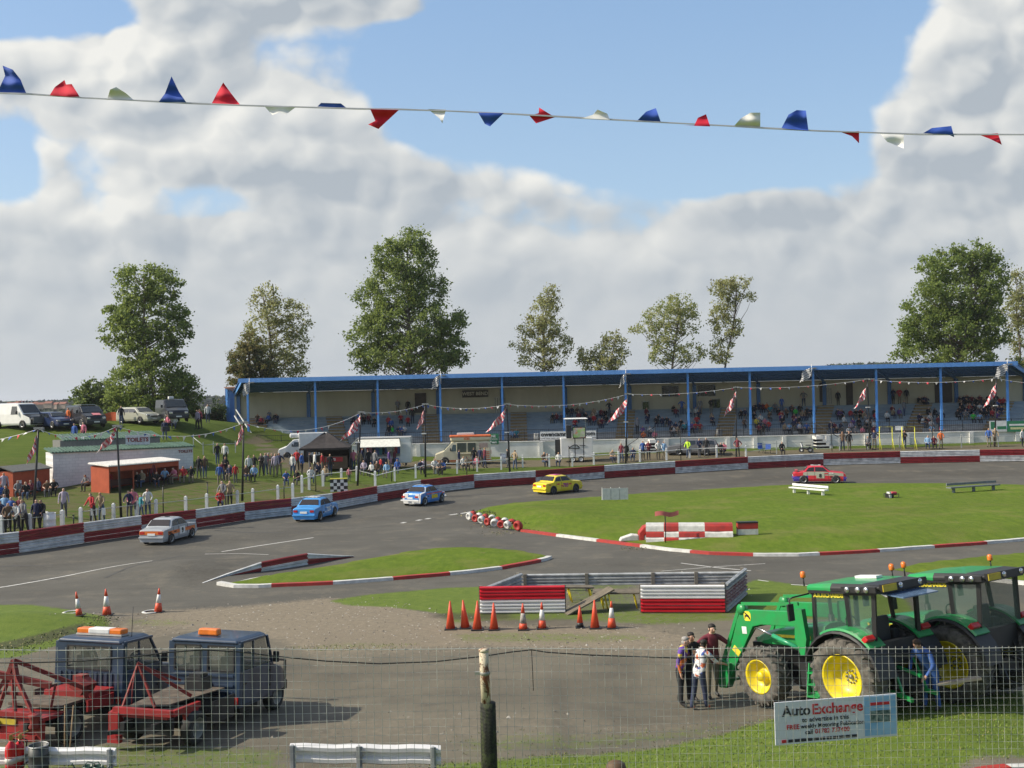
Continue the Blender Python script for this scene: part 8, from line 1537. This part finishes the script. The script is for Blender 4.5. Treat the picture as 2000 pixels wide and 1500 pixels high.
for x, dx, lb in ((134, .07, 'left'), (126, -.02, 'right')):
    p = gi(x, 1506); r = thing('broom', 'wooden yard broom standing behind the watering cans, %s one' % lb, 'broom', p); m = MB(); m.tube([(0, 0, .1), (dx, .12, 1.30)], .014, 6); m.build('handle', wood, r); m = MB(); m.box((0, 0, .04), (.5, .06, .05)); m.box((0, 0, .0), (.48, .05, .05)); m.build('head', mat('broom_head', (.35, .26, .15), .9), r)
# ---------------------------------------------------------------- wire mesh fence close to the camera
FA, FB = (-60, 6.35), (2060, 7.45)
def fpt(px, py): t = (px-FA[0])/(FB[0]-FA[0]); Y = FA[1]+(FB[1]-FA[1])*t; return at(px, py, Y)
A0, B0 = fpt(-60, 1268), fpt(2060, 1265); d = B0-A0; Lf = math.hypot(d.x, d.y); nf = int(Lf/.0515)
fence = thing('mesh_fence', 'square wire mesh fence across the whole foreground', 'fence', A0); wm = mat('fence_wire', (.46, .46, .42), .5, .1, scale=30)
m = MB(); rnd = random.Random(9)
for i in range(nf+1):
    t = i/nf; b0 = d*t; wob = .006*math.sin(i*.35); pts = [b0+Vector((wob*k*.3+rnd.uniform(-.0015, .0015), rnd.uniform(-.001, .001), -.24*k+(.012 if k == 0 else 0))) for k in range(6)]; m.tube(pts, .0015, 4, caps=False, sm=False)
for j in range(23):
    z = -.0515*j; m.tube([d*(k/60.)+Vector((0, .004*math.sin(k+j), z-.004*math.sin(k*.4+j*.2)-.003)) for k in range(61)], .0009 if j else .0024, 4, caps=False, sm=False)
m.build('wire_mesh', wm, fence, fixn=False)
cab_ = [(-40, 1292), (60, 1292), (160, 1289), (250, 1282), (330, 1272), (400, 1267), (470, 1271), (545, 1280), (640, 1289), (740, 1294), (850, 1290), (940, 1280), (1000, 1271), (1038, 1267), (1070, 1272), (1150, 1277), (1320, 1283), (1500, 1281), (1700, 1276), (2040, 1269)]
m = MB(); m.tube([fpt(x, y)-Vector((0, .03, 0)) for x, y in cab_], .0042, 6); o = m.build('slack_cable', mat('cable_black', (.015, .015, .015), .6)); tag(o, 'slack black cable sagging along the top of the wire fence', 'cable')
m = MB(); q = fpt(1038, 1268); m.tube([q-Vector((0, .03, 0)), q+Vector((.004, -.03, -.14)), q+Vector((.006, -.03, -.27))], .0028, 5); o = m.build('dangling_wire', mat('cable_black', (.015,)*3)); tag(o, 'short black wire hanging from the cable right of the rusty post', 'wire')
q = fpt(948, 1264)-Vector((0, .10, 0)); r = thing('fence_post', 'rusty round post with flaking cream paint and black sleeve below', 'post', q); m = MB(); 
t_ = NT('flaking_rust', .85); n_ = t_.noise(16, 6, .7, sc3=(1, 1, .35)); c_ = t_.mix(t_.rng(n_, .45, .49), (.17, .055, .022), (.58, .50, .36)); c_ = t_.mix(t_.rng(t_.noise(40, 4, .7), .55, .62), c_, (.08, .035, .02)); t_.base(c_); t_.bump(n_, .6, .01)
m.tube([(0, 0, -.36), (-.006, 0, -.15), (-.008, 0, 0)], .031, 14); m.lathe([(.033, -.004), (.034, .01), (.02, .016), (0, .018)], 14, Matrix.Translation((-.008, 0, 0))); m.build('pipe', t_.m, r)
m = MB(); m.lathe([(.0335, -.155), (.035, -.153), (.035, -.137), (.0335, -.135)], 14, Matrix.Translation((-.004, 0, 0))); m.box((-.05, 0, -.145), (.04, .02, .018)); m.build('clip', mat('clip_grey', (.3, .3, .27), .5, .5), r)
t_ = NT('sleeve_black', .8); n_ = t_.noise(25, 5, .7, sc3=(1, 1, .5)); t_.base(t_.mix(t_.rng(n_, .5, .62), (.012, .014, .008), (.05, .065, .02))); t_.bump(n_, .8, .01)
m = MB(); m.tube([(.012, 0, -.34), (.012, 0, -.6), (.016, 0, -1.6)], [.050, .053, .054], 14); m.build('sleeve', t_.m, r)
m = MB()
for k in range(34):
    z = -.36-.024*k
    for a in range(5): an = PI+.25+a*.52; m.tube([(.012+.055*math.cos(an), .055*math.sin(an), z), (.012+.056*math.cos(an+.26), .056*math.sin(an+.26), z-.012), (.012+.055*math.cos(an+.5), .055*math.sin(an+.5), z)], .0014, 4, caps=False)
m.build('netting', mat('netting_dark', (.03, .03, .025), .7), r, fixn=False)
# sign on the far side of the fence
def spt(px, py): p = fpt(px, py); return p+Vector((0, .05, 0))
c4 = [spt(1514, 1377), spt(1756, 1359), spt(1758, 1441), spt(1521, 1461)]; o_ = (c4[0]+c4[3])/2; ex = ((c4[1]-c4[0])+(c4[2]-c4[3]))/2; wS = ex.length; ex.normalize(); ez = ((c4[0]-c4[3])+(c4[1]-c4[2]))/2; hS = ez.length; ey = ez.cross(ex).normalized(); ez2 = ex.cross(ey)
sgn = thing('advert_board', 'pale printed advertising board fixed low on the wire fence', 'sign', (0, 0, 0)); M = Matrix((ex, ey, ez2)).transposed().to_4x4(); M.translation = o_; sgn.matrix_world = M; 
m = MB(); m.box((wS/2, .006, 0), (wS, .01, hS)); m.build('board', mat('advert_white', (.60, .62, .66), .5, var=.03), sgn)
prd = mat('print_red', (.50, .02, .03), .6); pbk = mat('print_black', (.02, .02, .03), .6); pgy = mat('print_grey', (.2, .2, .2))
m = MB(); m.box((wS*.86, -.0015, .004), (wS*.26, .003, hS*.92)); pan = m.build('picture_panel', mat('advert_blue', (.16, .34, .56), .5, scale=6, c2=(.30, .48, .66)), sgn)
m = MB(); m.box((wS*.86, -.004, .0), (wS*.17, .002, hS*.28)); m.build('picture', mat('picture_dark', (.04, .07, .07), .5, scale=40, c2=(.18, .24, .24)), pan); m = MB(); m.box((wS*.86, -.004, hS*.30), (wS*.16, .002, hS*.07)); m.build('picture_title', prd, pan)
def ln(s, size, mt, x, z, bold=.0, al='LEFT'): text(s, size, mt, sgn, (x, -.002, z), ext=.0008, bold=bold, align=al)
ln('Auto', hS*.34, pbk, wS*.06, hS*.27, .0022); ln('Exchange', hS*.34, prd, wS*.300, hS*.27, .0022)
ln('to advertise in this', hS*.155, pbk, wS*.41, hS*.045, .0006, 'CENTER'); ln('FREE', hS*.155, prd, wS*.09, -hS*.105, .0008); ln('weekly Motoring Publication', hS*.138, pbk, wS*.205, -hS*.105, .0006); ln('call', hS*.15, pbk, wS*.24, -hS*.245, .0006); ln('01782 737400', hS*.15, prd, wS*.32, -hS*.245, .0006)
for k in range(12): m = MB(); m.box((wS*(.07+.052*k), -.0012, -hS*.42), (wS*.042, .002, hS*.07)); m.build('small_print', prd if k == 0 else pbk, sgn)
# ---------------------------------------------------------------- grass tufts and stones
def tufts():
    rnd = random.Random(11); m = MB(); polys = [polyW(p) for ch, st_, so_, p in MASKP if ch == 0]; cnt = 0
    areas = [(8, 46000), (11, 6500), (10, 2500)] if False else None
    for pi, poly in enumerate(polys):
        ys = [p[1] for p in poly]; xs = [p[0] for p in poly]
        if min(ys) > 33: continue
        den = {4: 150}.get(pi, 130) if pi in (4, 7) else 22; A_ = (max(xs)-min(xs))*(max(ys)-min(ys)); n = int(min(30000, A_*den)); P = np.array([(rnd.uniform(min(xs), max(xs)), rnd.uniform(min(ys), max(ys))) for _ in range(n)]); dd = sdf(P, poly); P = P[(dd > -.12) & (P[:, 1] > 18.5) & (P[:, 1] < 32)]
        for x, y in P:
            z = h_in(x, y); hh = rnd.uniform(.02, .05); a = rnd.uniform(0, PI); w_ = .012; dx, dy = math.cos(a)*w_, math.sin(a)*w_; l = rnd.uniform(-.03, .03)
            m.add([(x-dx, y-dy, z), (x+dx, y+dy, z), (x+l, y+l*.5, z+hh)], [(0, 1, 2)], rnd.randrange(3), False)
    o = m.build('grass_tufts', [mat('blade_green', (.11, .18, .018), .8), mat('blade_light', (.17, .24, .035), .8), mat('blade_dry', (.22, .21, .07), .9)], fixn=False); tag(o, kind='stuff')
tufts()
def stones():
    rnd = random.Random(21); m = MB(); cnt = 0
    for ch, st_, so_, p in MASKP:
        if ch != 1: continue
        poly = polyW(p); xs = [q[0] for q in poly]; ys = [q[1] for q in poly]; n = int((max(xs)-min(xs))*(max(ys)-min(ys))*7*st_); P = np.array([(rnd.uniform(min(xs), max(xs)), rnd.uniform(min(ys), max(ys))) for _ in range(n)]); P = P[sdf(P, poly) > -.4]
        for x, y in P:
            s = rnd.uniform(.015, .05)*(1 if rnd.random() < .93 else 1.8); z = h_in(x, y); a = rnd.uniform(0, 6.28); pts = [(x+s*math.cos(a+k*1.57)*rnd.uniform(.6, 1.1), y+s*math.sin(a+k*1.57)*rnd.uniform(.5, 1), z-.005) for k in range(4)]; t_ = (x+rnd.uniform(-.3, .3)*s, y+rnd.uniform(-.3, .3)*s, z+s*.6); m.add(pts+[t_], [(0, 1, 4), (1, 2, 4), (2, 3, 4), (3, 0, 4)], 0 if rnd.random() < .6 else (1 if rnd.random() < .6 else 2), False)
    o = m.build('gravel_stones', [mat('stone_grey', (.20, .18, .15), .9), mat('stone_pale', (.42, .39, .34), .9), mat('stone_dark', (.06, .05, .04), .9)], fixn=False); tag(o, kind='stuff')
stones()

def weeds():
    rnd = random.Random(31); m = MB()
    spots = [(pl(x, y, .2), r, n) for x, y, r, n in [(990, 1018, 1.2, 260), (1012, 1020, 1.2, 320), (1025, 1026, .9, 200), (960, 1004, 1.0, 120), (940, 1000, .8, 80), (1240, 1066, .5, 60), (1040, 1030, .8, 90), (180, 1222, .6, 120), (110, 1240, .8, 160), (40, 1256, .9, 160), (200, 1210, .5, 90), (975, 1035, .8, 70), (850, 1500, .4, 120), (1290, 1038, .6, 60), (1420, 1038, .6, 60)]]
    for c, r, n in spots:
        for _ in range(n):
            x, y = c.x+rnd.gauss(0, r*.6), c.y+rnd.gauss(0, r*.6); z = h_in(x, y)+rnd.uniform(.02, .30 if c.y > 60 else .12); leaf(m, Vector((x, y, z)), .13 if c.y > 60 else .06, rnd, rnd.randrange(3))
    tag(m.build('weeds', [mat('weed_green', (.09, .12, .03), .8), mat('weed_dry', (.22, .19, .09), .9), mat('weed_dark', (.05, .06, .025), .9)], fixn=False), kind='stuff')
weeds()
# ---------------------------------------------------------------- air
hz = bpy.data.materials.new('haze_air'); hz.use_nodes = True; n_ = hz.node_tree.nodes; n_.clear(); pv = n_.new('ShaderNodeVolumePrincipled'); pv.inputs['Color'].default_value = (.86, .91, 1, 1); pv.inputs['Density'].default_value = .00015; pv.inputs['Anisotropy'].default_value = .2; ou = n_.new('ShaderNodeOutputMaterial'); hz.node_tree.links.new(pv.outputs[0], ou.inputs['Volume'])
m = MB(); m.b2((-8300, -40, -45), (8300, 6300, 75)); tag(m.build('haze', hz), kind='stuff')
